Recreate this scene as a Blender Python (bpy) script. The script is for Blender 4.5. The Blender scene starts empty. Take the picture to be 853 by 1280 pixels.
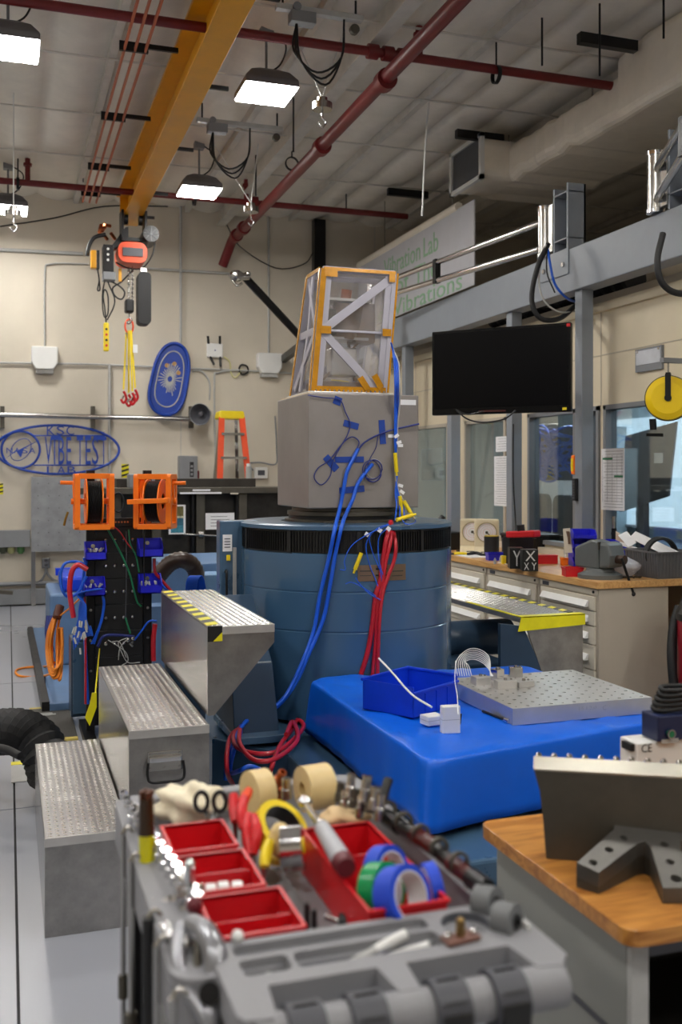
import bpy, math, random
from mathutils import Vector, Matrix, geometry
from math import sin, cos, pi, radians, sqrt
random.seed(7)
SC = bpy.context.scene
COL = SC.collection

# ---------------------------------------------------------------- camera
FPX = 1244.0                      # focal length in pixels of the 853x1280 frame (35 mm lens)
YAW = math.atan(416.5/FPX)
CAMZ = 1.6; HOR = 592.0
F = Vector((sin(YAW), cos(YAW), 0)); R = Vector((cos(YAW), -sin(YAW), 0)); U = Vector((0, 0, 1))
EYE = Vector((0, 0, CAMZ))
cd = bpy.data.cameras.new('camera'); cam = bpy.data.objects.new('camera', cd); COL.objects.link(cam)
cam.location = EYE; cam.rotation_euler = (pi/2, 0, -YAW)
cd.sensor_fit = 'HORIZONTAL'; cd.sensor_width = 24.0; cd.lens = 24.0*FPX/853
cd.shift_y = -(640-HOR)/1280.0 * (1280/853) 
cd.clip_start = 0.05
cd.dof.use_dof = True; cd.dof.focus_distance = 5.1; cd.dof.aperture_fstop = 3.2
SC.camera = cam
# ---------------------------------------------------------------- world and exposure
w = bpy.data.worlds.new('world'); SC.world = w; w.use_nodes = True
w.node_tree.nodes['Background'].inputs[0].default_value = (.9, .95, 1, 1)
w.node_tree.nodes['Background'].inputs[1].default_value = .25
SC.view_settings.view_transform = 'Standard'; SC.view_settings.look = 'None'
SC.view_settings.gamma = 1; SC.view_settings.use_curve_mapping = False
SC.view_settings.exposure = 1.6
LAMP = 34.0                       # emission of every high bay lamp panel

def ray(px, py): return F + R*((px-426.5)/FPX) + U*((HOR-py)/FPX)
def at(px, py, d): return EYE + ray(px, py)*d
def onz(px, py, z): r = ray(px, py); return EYE + r*((z-CAMZ)/r.z)
def onx(px, py, x): r = ray(px, py); return EYE + r*(x/r.x)
def ony(px, py, y): r = ray(px, py); return EYE + r*(y/r.y)

# ---------------------------------------------------------------- mesh builder
class MB:
    def __init__(s): s.v = []; s.f = []; s.sm = []
    def add(s, vs, fs, smooth=False):
        o = len(s.v); s.v += [Vector(q) for q in vs]
        s.f += [tuple(i+o for i in q) for q in fs]; s.sm += [smooth]*len(fs); return s
    def box(s, x0, y0, z0, x1, y1, z1):
        if x0 > x1: x0, x1 = x1, x0
        if y0 > y1: y0, y1 = y1, y0
        if z0 > z1: z0, z1 = z1, z0
        return s.add([(x0,y0,z0),(x1,y0,z0),(x1,y1,z0),(x0,y1,z0),(x0,y0,z1),(x1,y0,z1),(x1,y1,z1),(x0,y1,z1)],
                     [(0,3,2,1),(4,5,6,7),(0,1,5,4),(1,2,6,5),(2,3,7,6),(3,0,4,7)])
    def hexa(s, b, t):   # bottom 4 (ccw), top 4
        return s.add(list(b)+list(t), [(0,3,2,1),(4,5,6,7),(0,1,5,4),(1,2,6,5),(2,3,7,6),(3,0,4,7)])
    def obox(s, c, size, m=None):
        m = m or Matrix.Identity(3); c = Vector(c); a, b, h = size[0]/2, size[1]/2, size[2]/2
        vs = [c+m@Vector(q) for q in [(-a,-b,-h),(a,-b,-h),(a,b,-h),(-a,b,-h),(-a,-b,h),(a,-b,h),(a,b,h),(-a,b,h)]]
        return s.add(vs, [(0,3,2,1),(4,5,6,7),(0,1,5,4),(1,2,6,5),(2,3,7,6),(3,0,4,7)])
    def bar(s, p0, p1, wd, h, up=(0,0,1)):   # rectangular bar from p0 to p1
        p0 = Vector(p0); p1 = Vector(p1); d = (p1-p0); L = d.length; d.normalize(); up = Vector(up)
        if abs(d.dot(up)) > .98: up = Vector((0,1,0))
        x = d.cross(up).normalized(); z = x.cross(d)
        m = Matrix((x, d, z)).transposed()
        return s.obox((p0+p1)/2, (wd, L, h), m)
    def cyl(s, p0, p1, r, n=16, r1=None, caps=True, smooth=True):
        p0 = Vector(p0); p1 = Vector(p1); r1 = r if r1 is None else r1; d = (p1-p0).normalized()
        a = d.orthogonal().normalized(); b = d.cross(a); vs = []
        for i in range(n):
            t = 2*pi*i/n; q = a*cos(t)+b*sin(t); vs += [p0+q*r, p1+q*r1]
        s.add(vs, [(2*i, 2*((i+1)%n), 2*((i+1)%n)+1, 2*i+1) for i in range(n)], smooth)
        if caps:
            s.add([vs[2*i] for i in range(n)][::-1], [tuple(range(n))]); s.add([vs[2*i+1] for i in range(n)], [tuple(range(n))])
        return s
    def tube(s, pts, r, n=8, closed=False, sub=5, smooth=True, flat=None):
        P = [Vector(q) for q in pts]
        if sub and len(P) > 2: P = catmull(P, sub, closed)
        m = len(P); T = []
        for i in range(m):
            a = P[(i-1) % m] if (closed or i > 0) else P[i]; b = P[(i+1) % m] if (closed or i < m-1) else P[i]
            t = b-a; T.append(t.normalized() if t.length > 1e-9 else Vector((0,0,1)))
        nn = T[0].orthogonal().normalized(); vs = []
        for i in range(m):
            nn = nn - T[i]*nn.dot(T[i]); nn.normalize(); b = T[i].cross(nn)
            for k in range(n):
                a = 2*pi*k/n; vs.append(P[i]+(nn*cos(a)+b*sin(a))*(r if not callable(r) else r(i/(m-1))))
        fs = []
        for i in range(m if closed else m-1):
            j = (i+1) % m
            for k in range(n): fs.append((i*n+k, i*n+(k+1)%n, j*n+(k+1)%n, j*n+k))
        s.add(vs, fs, smooth)
        if not closed: s.add(vs[:n][::-1], [tuple(range(n))]); s.add(vs[-n:], [tuple(range(n))])
        return s
    def lathe(s, prof, c=(0,0,0), n=32, axis=(0,0,1), smooth=True, flat_ends=False):
        c = Vector(c); d = Vector(axis).normalized(); a = d.orthogonal().normalized(); b = d.cross(a); vs = []
        for (r, z) in prof:
            for k in range(n):
                t = 2*pi*k/n; vs.append(c+d*z+(a*cos(t)+b*sin(t))*max(r, 1e-5))
        for i in range(len(prof)-1):
            o = i*n; q = vs[o:o+2*n]
            s.add(q, [(k, (k+1)%n, n+(k+1)%n, n+k) for k in range(n)], smooth)
        return s
    def prism(s, poly, o, u, v, th, holes=()):   # polygon (2d) on frame o,u,v, extruded th along u x v
        o = Vector(o); u = Vector(u); v = Vector(v); nrm = u.cross(v).normalized()
        loops = [list(poly)]+[list(h) for h in holes]
        flat = [q for l in loops for q in l]
        tri = geometry.tessellate_polygon([[Vector((q[0], q[1], 0)) for q in l] for l in loops])
        n = len(flat); bot = [o+u*q[0]+v*q[1] for q in flat]; top = [q+nrm*th for q in bot]
        fs = []
        for t in tri:
            a, b, c = [flat[i] for i in t]
            ccw = (b[0]-a[0])*(c[1]-a[1])-(b[1]-a[1])*(c[0]-a[0]) > 0
            t = tuple(t) if ccw else tuple(t[::-1])
            fs.append(tuple(i+n for i in t)); fs.append(t[::-1])
        k = 0
        for li, l in enumerate(loops):
            ar = sum(l[i][0]*l[(i+1)%len(l)][1]-l[(i+1)%len(l)][0]*l[i][1] for i in range(len(l)))
            for i in range(len(l)):
                a, b = k+i, k+(i+1)%len(l); q = (a, b, b+n, a+n)
                if (ar > 0) != (li == 0): q = q[::-1]
                fs.append(q)
            k += len(l)
        return s.add(bot+top, fs)
    def sphere(s, c, r, n=12, sc=(1,1,1)):
        c = Vector(c); vs = []; m = n//2
        for i in range(m+1):
            for k in range(n):
                a = pi*i/m; t = 2*pi*k/n
                vs.append(c+Vector((r*sc[0]*sin(a)*cos(t), r*sc[1]*sin(a)*sin(t), r*sc[2]*cos(a))))
        return s.add(vs, [(i*n+k, (i+1)*n+k, (i+1)*n+(k+1)%n, i*n+(k+1)%n) for i in range(m) for k in range(n)], True)
    def ring(s, c, axis, ro, ri, h, n=32):   # flat ring / tape roll centred on c
        return s.lathe([(ri,-h/2),(ro,-h/2)], c, n, axis, False).lathe([(ro,-h/2),(ro,h/2)], c, n, axis, True)\
                .lathe([(ro,h/2),(ri,h/2)], c, n, axis, False).lathe([(ri,h/2),(ri,-h/2)], c, n, axis, True)
    def move(s, d, m=None):
        s.v = [(m@q if m else q)+Vector(d) for q in s.v]; return s

def catmull(P, sub, closed=False):
    out = []; m = len(P)
    for i in range(m if closed else m-1):
        p0 = P[(i-1) % m] if (closed or i > 0) else P[0]*2-P[1]
        p1 = P[i]; p2 = P[(i+1) % m]
        p3 = P[(i+2) % m] if (closed or i < m-2) else P[-1]*2-P[-2]
        for k in range(sub):
            t = k/sub
            out.append(.5*((2*p1)+(p2-p0)*t+(2*p0-5*p1+4*p2-p3)*t*t+(3*p1-p0-3*p2+p3)*t**3))
    if not closed: out.append(P[-1])
    return out

def circ(cx, cy, r, n=12, ph=0): return [(cx+r*cos(2*pi*i/n+ph), cy+r*sin(2*pi*i/n+ph)) for i in range(n)]
def rrect(x0, y0, x1, y1, r, n=4):
    o = []
    for cx, cy, a in ((x1-r,y0+r,-pi/2),(x1-r,y1-r,0),(x0+r,y1-r,pi/2),(x0+r,y0+r,pi)):
        for i in range(n+1): t = a+i*pi/2/n; o.append((cx+r*cos(t), cy+r*sin(t)))
    return o

# ---------------------------------------------------------------- materials
MATS = {}
def mat(name, col, rough=.5, metal=0, var=.12, nscale=6, bump=.0, bscale=40, emit=0, trans=0, alpha=1, coat=0, wave=None, stretch=None, spec=.5):
    if name in MATS: return MATS[name]
    m = bpy.data.materials.new(name); m.use_nodes = True; nt = m.node_tree; b = nt.nodes['Principled BSDF']; L = nt.links
    c = [((x/255) if x > 1 else x) for x in col] if max(col) > 1 else list(col)
    if max(col) > 1: c = [(x/12.92 if x <= .04045 else ((x+.055)/1.055)**2.4) for x in c]
    tc = nt.nodes.new('ShaderNodeTexCoord'); mp = nt.nodes.new('ShaderNodeMapping'); L.new(tc.outputs['Object'], mp.inputs[0])
    if stretch: mp.inputs['Scale'].default_value = stretch
    if var:
        nz = nt.nodes.new('ShaderNodeTexNoise'); nz.inputs['Scale'].default_value = nscale; nz.inputs['Detail'].default_value = 5
        nz.inputs['Roughness'].default_value = .65; L.new(mp.outputs[0], nz.inputs['Vector'])
        rp = nt.nodes.new('ShaderNodeMapRange'); rp.inputs[1].default_value = .3; rp.inputs[2].default_value = .7; L.new(nz.outputs[0], rp.inputs[0])
        mx = nt.nodes.new('ShaderNodeMix'); mx.data_type = 'RGBA'; L.new(rp.outputs[0], mx.inputs[0])
        mx.inputs[6].default_value = [x*(1-var) for x in c]+[1]; mx.inputs[7].default_value = [min(1, x*(1+var)) for x in c]+[1]
        L.new(mx.outputs[2], b.inputs['Base Color'])
        r2 = nt.nodes.new('ShaderNodeMapRange'); r2.inputs[3].default_value = max(.02, rough-.06); r2.inputs[4].default_value = min(1, rough+.08)
        L.new(nz.outputs[0], r2.inputs[0]); L.new(r2.outputs[0], b.inputs['Roughness'])
    else:
        b.inputs['Base Color'].default_value = c+[1]; b.inputs['Roughness'].default_value = rough
    b.inputs['Metallic'].default_value = metal; b.inputs['Specular IOR Level'].default_value = spec
    if coat: b.inputs['Coat Weight'].default_value = coat; b.inputs['Coat Roughness'].default_value = .15
    if bump:
        n2 = nt.nodes.new('ShaderNodeTexNoise'); n2.inputs['Scale'].default_value = bscale; n2.inputs['Detail'].default_value = 4; L.new(mp.outputs[0], n2.inputs['Vector'])
        bp = nt.nodes.new('ShaderNodeBump'); bp.inputs['Strength'].default_value = bump; bp.inputs['Distance'].default_value = .01
        L.new(n2.outputs[0], bp.inputs['Height']); L.new(bp.outputs[0], b.inputs['Normal'])
    if emit: b.inputs['Emission Color'].default_value = c+[1]; b.inputs['Emission Strength'].default_value = emit
    if trans: b.inputs['Transmission Weight'].default_value = trans
    if alpha < 1: b.inputs['Alpha'].default_value = alpha
    MATS[name] = m; return m
def glass_mat(name, tint, gloss, haze=0):
    m = bpy.data.materials.new(name); m.use_nodes = True; nt = m.node_tree; nt.nodes.clear(); L = nt.links
    o = nt.nodes.new('ShaderNodeOutputMaterial'); t = nt.nodes.new('ShaderNodeBsdfTransparent'); t.inputs[0].default_value = (*tint, 1)
    g = nt.nodes.new('ShaderNodeBsdfGlossy'); g.inputs['Roughness'].default_value = .03+haze*.2
    fr = nt.nodes.new('ShaderNodeLayerWeight'); fr.inputs[0].default_value = .35
    ad = nt.nodes.new('ShaderNodeMath'); ad.operation = 'MULTIPLY_ADD'; ad.inputs[1].default_value = .5; ad.inputs[2].default_value = gloss; L.new(fr.outputs['Fresnel'], ad.inputs[0])
    mx = nt.nodes.new('ShaderNodeMixShader'); L.new(ad.outputs[0], mx.inputs[0]); L.new(t.outputs[0], mx.inputs[1]); L.new(g.outputs[0], mx.inputs[2])
    last = mx
    if haze:
        d = nt.nodes.new('ShaderNodeBsdfDiffuse'); d.inputs[0].default_value = (.8,.8,.85,1)
        nz = nt.nodes.new('ShaderNodeTexNoise'); nz.inputs['Scale'].default_value = 5
        mr = nt.nodes.new('ShaderNodeMapRange'); mr.inputs[1].default_value = .35; mr.inputs[2].default_value = .7; mr.inputs[3].default_value = haze*.4; mr.inputs[4].default_value = haze*1.6
        L.new(nz.outputs[0], mr.inputs[0])
        m2 = nt.nodes.new('ShaderNodeMixShader'); L.new(mr.outputs[0], m2.inputs[0]); L.new(mx.outputs[0], m2.inputs[1]); L.new(d.outputs[0], m2.inputs[2]); last = m2
    L.new(last.outputs[0], o.inputs[0]); return m
def wood_mat(name, c1, c2, stretch, scale=4, rough=.35):
    m = mat(name, c1, rough, 0, .01, 3); nt = m.node_tree; L = nt.links; b = nt.nodes['Principled BSDF']
    mp = [n for n in nt.nodes if n.type == 'MAPPING'][0]; mp.inputs['Scale'].default_value = stretch
    nz = nt.nodes.new('ShaderNodeTexNoise'); nz.inputs['Scale'].default_value = scale; nz.inputs['Detail'].default_value = 8; nz.inputs['Distortion'].default_value = 1.2; L.new(mp.outputs[0], nz.inputs[0])
    cr = nt.nodes.new('ShaderNodeValToRGB'); L.new(nz.outputs[0], cr.inputs[0])
    lin = lambda c: [((x/255+.055)/1.055)**2.4 for x in c]+[1]
    cr.color_ramp.elements[0].position = .36; cr.color_ramp.elements[0].color = lin(c2); cr.color_ramp.elements[1].position = .62; cr.color_ramp.elements[1].color = lin(c1)
    L.new(cr.outputs[0], b.inputs['Base Color']); return m

wallp = mat('wall paint', (205,196,180), .6, 0, .05, 1.5, .05, 60)
creamp = mat('cream panel', (215,202,176), .5, 0, .04, 2)
floorp = mat('grey floor paint', (150,153,162), .28, 0, .03, .7, .03, 8)
jointp = mat('joint filler', (70,70,72), .9)
ceilp = mat('insulation sheeting', (222,216,205), .55, 0, .08, 3, .6, 7)
purl = mat('white purlin', (200,196,188), .5)
dark = mat('dark recess', (28,27,26), .8)
redpipe = mat('red pipe', (110,24,26), .4, 0, .15)
yellow = mat('yellow crane paint', (222,156,16), .35, 0, .08, 4)
orangebar = mat('copper conductor bar', (176,92,58), .5)
black = mat('black plastic', (22,22,24), .45)
blackm = mat('black metal', (20,20,22), .35, .3)
rubber = mat('black rubber', (24,24,26), .6, 0, .1, 20)
blue = mat('shaker blue', (66,96,124), .28, 0, .08, 3, .02, 30, coat=.3)
dblue = mat('dark shaker blue', (40,62,84), .35, 0, .1, 4)
lblue = mat('machine pale blue', (92,122,160), .4)
cable_b = mat('blue cable', (24,92,214), .35)
cable_n = mat('navy cable', (30,44,120), .4)
cable_r = mat('red hose', (186,28,44), .3, coat=.3)
cable_o = mat('orange cable', (238,140,34), .4)
green_c = mat('green cable', (30,120,80), .4)
bin_b = mat('blue bin plastic', (34,36,200), .3)
cloth_b = mat('royal blue cloth', (0,98,222), .36, 0, .05, 5, .12, 14, spec=.5)
bluepl = mat('bright blue plastic', (16,62,205), .3)
alu = mat('brushed aluminium', (200,198,195), .34, .65, .10, 5, .03, 50)
aluraw = mat('cast aluminium block', (144,138,135), .46, .45, .12, 3, .03, 40)
alud = mat('mottled aluminium', (158,156,154), .30, .85, .28, 6, .03, 30)
treadm = mat('tread aluminium', (158,156,154), .34, .8, .12, 6)
lugm = mat('tread lug glint', (226,224,220), .25, .8, .04)  # paler than the tread, so the lugs carry their glints in the colour
polal = mat('polished aluminium side', (172,168,164), .16, .95, .12, 3)
chrome = mat('chrome', (222,222,224), .12, 1, .03)
steel = mat('stainless steel', (180,178,174), .22, 1, .06)
darksteel = mat('dark fixture steel', (92,88,80), .45, .7, .15, 6, .04, 60)
greybeam = mat('grey beam paint', (134,140,148), .4, 0, .05)
greyp = mat('grey plastic', (128,130,134), .5, 0, .06)
dgreyp = mat('dark grey plastic', (72,73,80), .5, 0, .06)
lgrey = mat('light grey enamel', (176,176,174), .45)
white = mat('white plastic', (226,226,224), .4, 0, .03)
paper = mat('white paper', (232,232,234), .7, 0, .02)
orange = mat('orange printed plastic', (255,124,16), .35, 0, .06)
orangel = mat('orange fibreglass', (228,78,34), .4)
red = mat('red plastic', (204,22,32), .35, 0, .06)
yel = mat('yellow plastic', (236,208,24), .35, 0, .05)
yelt = mat('yellow tape', (232,222,20), .4)
blkt = mat('black tape', (24,24,24), .4)
kapton = mat('amber tape', (198,136,2), .2, .2, .18, 30, coat=.4)
masking = mat('masking tape', (222,196,140), .45)
cabin = mat('cabinet enamel', (206,198,182), .45, 0, .03)
cabside = mat('cabinet side enamel', (184,174,158), .5, 0, .03)
copper = mat('copper', (190,110,70), .3, 1)
bluetape = mat('blue tape', (14,60,150), .6)
greent = mat('green tape', (10,140,90), .4)
signb = mat('sign blue', (20,62,160), .35)
officew = mat('office wall', (170,190,200), .6)
steelblk = mat('black granite steel', (58,56,54), .4, .5, .3, 8)
clear = glass_mat('window glass', (.90,.95,.95), .05)
film = glass_mat('clear film', (.93,.92,.93), .07, .12)
butcher = wood_mat('butcher block', (214,168,108), (188,138,80), (14,1.2,14), 3)
lam = wood_mat('oak laminate', (196,136,66), (150,92,34), (3,20,20), 1.6, .32)

# ---------------------------------------------------------------- object helpers
WM = {}    # world matrix of things and parts
def mesh_of(mb, name, m, bevel=0):
    me = bpy.data.meshes.new(name); me.from_pydata([tuple(q) for q in mb.v], [], mb.f)
    me.polygons.foreach_set('use_smooth', mb.sm); me.materials.append(m); me.update(); return me
def tag(o, label=None, cat=None, group=None, kind=None):
    if label: o['label'] = label
    if cat: o['category'] = cat
    if group: o['group'] = group
    if kind: o['kind'] = kind
    return o
def bev(o, wd, seg=2):
    if wd:
        b = o.modifiers.new('bevel', 'BEVEL'); b.width = wd; b.segments = seg; b.limit_method = 'ANGLE'; b.angle_limit = radians(35)
    return o
def thing(name, label, cat, loc=(0,0,0), rot=(0,0,0), group=None):
    o = bpy.data.objects.new(name, None); COL.objects.link(o); o.location = loc; o.rotation_euler = rot; o.empty_display_size = .1
    tag(o, label, cat, group); from mathutils import Euler
    WM[o.name] = Matrix.Translation(Vector(loc)) @ Euler(rot).to_matrix().to_4x4(); return o
def part(name, mb, m, parent, bevel=0, kind=None, local=False, label=None):
    M = WM[parent.name]
    if not local:
        Mi = M.inverted(); mb.v = [Mi@q for q in mb.v]
    me = mesh_of(mb, name, m); o = bpy.data.objects.new(name, me); COL.objects.link(o); o.parent = parent
    WM[o.name] = M.copy(); bev(o, bevel); tag(o, label, None, None, kind); return o
def solo(name, mb, m, label=None, cat=None, group=None, bevel=0, kind=None):
    xs = [q.x for q in mb.v]; ys = [q.y for q in mb.v]; zs = [q.z for q in mb.v]
    c = Vector(((min(xs)+max(xs))/2, (min(ys)+max(ys))/2, min(zs)))
    mb.v = [q-c for q in mb.v]; o = bpy.data.objects.new(name, mesh_of(mb, name, m)); COL.objects.link(o); o.location = c
    WM[o.name] = Matrix.Translation(c); bev(o, bevel); tag(o, label, cat, group, kind); return o
def struct(name, mb, m, bevel=0): return solo(name, mb, m, kind='structure', bevel=bevel)
def dup(o, loc=None, rot=None, label=None, parent=None):
    c = o.copy(); COL.objects.link(c); c.parent = parent
    if loc is not None: c.location = loc
    if rot is not None: c.rotation_euler = rot
    if label: c['label'] = label
    for ch in list(o.children): dup(ch, parent=c)
    return c
def text(s, wd, ht, o, u, v, th=.002, keep=False):   # mesh letters fitted to wd x ht in plane o,u,v
    cu = bpy.data.curves.new('t', 'FONT'); cu.body = s; cu.extrude = 0; cu.resolution_u = 3
    ob = bpy.data.objects.new('t', cu); COL.objects.link(ob)
    dg = bpy.context.evaluated_depsgraph_get(); dg.update(); me = bpy.data.meshes.new_from_object(ob.evaluated_get(dg))
    vs = [q.co.copy() for q in me.vertices]; fs = [tuple(q.vertices) for q in me.polygons]
    bpy.data.objects.remove(ob); bpy.data.curves.remove(cu)
    x0 = min(q.x for q in vs); x1 = max(q.x for q in vs); y0 = min(q.y for q in vs); y1 = max(q.y for q in vs)
    o = Vector(o); u = Vector(u); v = Vector(v); n = u.cross(v).normalized(); mb = MB(); sx = wd/(x1-x0); sy = ht/(y1-y0)
    if keep: sx = sy = min(sx, sy)
    base = [o+u*((q.x-x0)*sx)+v*((q.y-y0)*sy) for q in vs]; N = len(vs)
    from collections import Counter
    ec = Counter()
    for q in fs:
        for i in range(len(q)): ec[(q[i], q[(i+1)%len(q)])] += 1
    side = [(a, b, b+N, a+N) for (a, b) in ec if (b, a) not in ec]
    mb.add(base+[q+n*th for q in base], [tuple(i+N for i in q) for q in fs]+[q[::-1] for q in fs]+side); bpy.data.meshes.remove(me)
    return mb
# ================================================================ SETTING
CEIL = 5.05; YB = 12.74; XO = 4.4    # ceiling height, back wall, office wall plane
fl = struct('floor', MB().box(-6.2,-4.2,-.12, 9.2,YB+.1,-.012), jointp)
xs = [-6.1,-2.97,.03,3.03,6.03,9.1]; ysl = [-4.1,-1,2,5,8,11,YB]
for i in range(5):
    for j in range(6):
        part('floor_slab', MB().box(xs[i]+.005,ysl[j]+.005,-.012, xs[i+1]-.005,ysl[j+1]-.005,0), floorp, fl)
wb = struct('wall_back', MB().box(-6.2,YB,0, 9.2,YB+.1,CEIL+.1), wallp)
for x in (-3.2,-.55,2.1,4.75): part('wall_joint', MB().box(x-.004,YB-.003,0, x+.004,YB,CEIL), lgrey, wb)
struct('wall_left', MB().box(-6.3,-4.2,0,-6.2,YB,CEIL+.1), wallp)
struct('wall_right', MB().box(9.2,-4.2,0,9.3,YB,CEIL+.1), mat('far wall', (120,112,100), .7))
struct('wall_front', MB().box(-6.2,-4.3,0,9.2,-4.2,CEIL+.1), wallp)
# ceiling: sagging insulation bays between purlins running along the hall
NX = 330; x0c, x1c = -6.2, 9.2; PIT = .46; vs = []; fs = []
ysc = [-4.2+i*(YB+4.2)/46 for i in range(47)]
for j, y in enumerate(ysc):
    for i in range(NX+1):
        x = x0c+(x1c-x0c)*i/NX; ph = ((x-.34)/PIT) % 1
        z = CEIL-.075*sin(pi*ph)**.7*(1+.25*sin(y*1.9+x*3)+.12*sin(y*7+x*5)) if 0 < ph < 1 else CEIL
        vs.append((x, y, z))
for j in range(46):
    for i in range(NX): a = j*(NX+1)+i; fs.append((a, a+NX+1, a+NX+2, a+1))
ce = struct('ceiling', MB().add(vs, fs, True), ceilp)
struct('trim_1', MB().box(-6.2,-4.2,CEIL+.02,9.2,YB,CEIL+.1), dark)
k = 0
x = -6.2+.3
while x < 9.1:
    xx = .34+round((x-.34)/PIT)*PIT
    if k % 3 == 0: part('purlin', MB().box(xx-.03,-4.2,CEIL-.10, xx+.03,YB,CEIL+.02), purl, ce)
    x += PIT; k += 1
for y in (2.3,4.3,5.6,6.9,8.2,9.5,10.8,12.0):
    part('ceiling_strap', MB().box(-6.2,y-.012,CEIL-.115, 9.2,y+.012,CEIL-.105), purl, ce)
for xb, zz in ((2.62,4.82),(-1.3,4.86),(5.6,4.86)):
    part('roof_beam', MB().box(xb-.06,-4.2,zz-.01,xb+.06,YB,zz+.01).box(xb-.008,-4.2,zz,xb+.008,YB,CEIL), purl, ce)
# ---- office enclosure: wall plane at XO with windows
def yw(px): return onx(px, 592, XO).y
ZS, ZH, ZT = .99, 2.13, 2.93
wins = [(yw(862)-1.2, yw(757)), (yw(751), yw(739.5)), (yw(722), yw(662)), (yw(634), yw(583)), (yw(562), yw(505)), (yw(497), yw(478))]
wins = [(min(a,b), max(a,b)) for a, b in wins]
wo = struct('wall_office', MB().box(XO,2.4,0, XO+.1,YB,ZS).box(XO,2.4,ZH, XO+.1,YB,ZT), creamp)
ys = 2.4; mbp = MB()
for a, b in wins: mbp.box(XO,ys,ZS,XO+.1,a,ZH); ys = b
mbp.box(XO,ys,ZS,XO+.1,YB,ZH); part('wall_pier', mbp, creamp, wo)
y = 3.0
for y in (yw(812)-.55, yw(752), yw(700), yw(640), yw(560), yw(520)):
    part('panel_joint', MB().box(XO-.004,y-.004,ZH,XO,y+.004,ZT), cabside, wo)
part('panel_joint', MB().box(XO-.004,2.4,2.52,XO,YB,2.528), cabside, wo)
part('cap_rail', MB().box(XO-.03,2.4,ZT-.07,XO+.13,YB,ZT), creamp, wo, .006)
for i, (a, b) in enumerate(wins):
    fr = MB(); t = .035
    fr.box(XO-.02,a,ZS,XO+.08,a+t,ZH).box(XO-.02,b-t,ZS,XO+.08,b,ZH).box(XO-.02,a,ZH-t,XO+.08,b,ZH).box(XO-.02,a,ZS,XO+.08,b,ZS+t)
    wn = struct('window_%d' % (i+1), fr, greyp if i < 3 else cabside)
    part('pane', MB().box(XO+.03,a+t,ZS+t,XO+.036,b-t,ZH-t), clear, wn)
struct('ceiling_office', MB().box(XO,2.4,ZT-.02,9.2,YB,ZT+.06), cabside)
struct('wall_office_inner', MB().box(7.6,2.4,0,7.7,YB,ZT-.02), officew)
struct('wall_office_end', MB().box(XO+.1,2.3,0,7.6,2.4,ZT), officew)
# inner office contents seen through the glass
ol = thing('office_ceiling_light', 'long lit fluorescent strip inside the glazed office, nearer one', 'light', (6.0,6.2,2.86), group=None)
part('lit_tube', MB().box(5.9,5.2,2.80,6.1,7.4,2.83), mat('office tube', (225,240,255), .5, var=0, emit=13), ol)
part('housing', MB().box(5.85,5.15,2.83,6.15,7.45,2.91), white, ol)
ol2 = dup(ol, Vector((6.0,9.6,2.86)), label='long lit fluorescent strip inside the glazed office, farther one')
t = thing('wall_monitor', 'dark monitor seen from behind through the right office window', 'monitor', (5.0,6.0,1.5))
c = onx(806,568,5.05)
part('back_shell', MB().hexa([onx(775,640,5.0),onx(836,620,5.0),onx(838,620,5.06),onx(777,640,5.06)],[onx(782,545,5.0),onx(846,527,5.0),onx(848,527,5.06),onx(784,545,5.06)]), dgreyp, t)
part('sticker', MB().box(*(onx(818,579,4.99)), *(onx(829,566,4.995))), paper, t)
part('stand', MB().box(5.0,c.y-.05,.75,5.06,c.y+.05,1.4), black, t)
t = thing('office_desk', 'long dark desk against the glass inside the office', 'desk', (5.2,6.5,0))
part('desk_top', MB().box(4.7,3,.70,5.7,9.5,.75), dgreyp, t)
for yy in (3.1,6.2,9.3): part('panel_leg', MB().box(4.75,yy,0,5.65,yy+.04,.70), dark, t)
def chair(px, lab, X=6.1):
    c = onx(px, 640, X); x, y = c.x, c.y
    t = thing('office_chair', lab, 'chair', (x,y,0))
    part('backrest', MB().prism(rrect(-.24,0,.24,.55,.12), (x,y,.8), (0,1,0), (0,0,1), .07), blackm, t, .02)
    part('seat', MB().box(x-.5,y-.25,.44,x-.02,y+.25,.52), rubber, t, .03)
    part('column', MB().cyl((x-.25,y,.1),(x-.25,y,.44),.03), black, t)
    b = MB()
    for k in range(5): a = k*2*pi/5; b.bar((x-.25,y,.08),(x-.25+.28*cos(a),y+.28*sin(a),.06),.05,.03)
    part('star_base', b, black, t)
chair(704, 'black office chair behind the middle window, right of the blue cable board')
chair(672, 'black office chair behind the middle window, left of the other one', 6.3)
t = thing('cable_board', 'dark wall board strung with blue cables inside the office', 'board', onx(690,560,5.6))
a = onx(655,600,5.6); b = onx(726,532,5.6)
part('backboard', MB().box(5.6,a.y,a.z,5.64,b.y,b.z), dgreyp, t)
cm = MB(); y0, y1 = sorted((a.y,b.y)); rr = random.Random(3)
for k in range(16):
    cm.tube([(5.57-.01*(k%3), y0+(y1-y0)*rr.random(), a.z+(b.z-a.z)*rr.random()) for _ in range(5)], .012, 5)
for k in range(6):
    z = a.z+(b.z-a.z)*(.2+.12*k); cm.tube([(5.58,y0+.1,z),(5.57,(y0+y1)/2,z+.03),(5.58,y1-.1,z)], .014, 5)
part('stand_leg', MB().box(5.6,y0,0,5.64,y0+.05,a.z).box(5.6,y1-.05,0,5.64,y1,a.z), dgreyp, t); part('blue_wiring', cm, cable_b, t, kind='stuff')
t = thing('office_whiteboard', 'pale whiteboard on the far office wall behind the right window', 'whiteboard', onx(840,590,7.55))
a = onx(822,655,7.55); b = onx(852,500,7.55)
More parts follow.
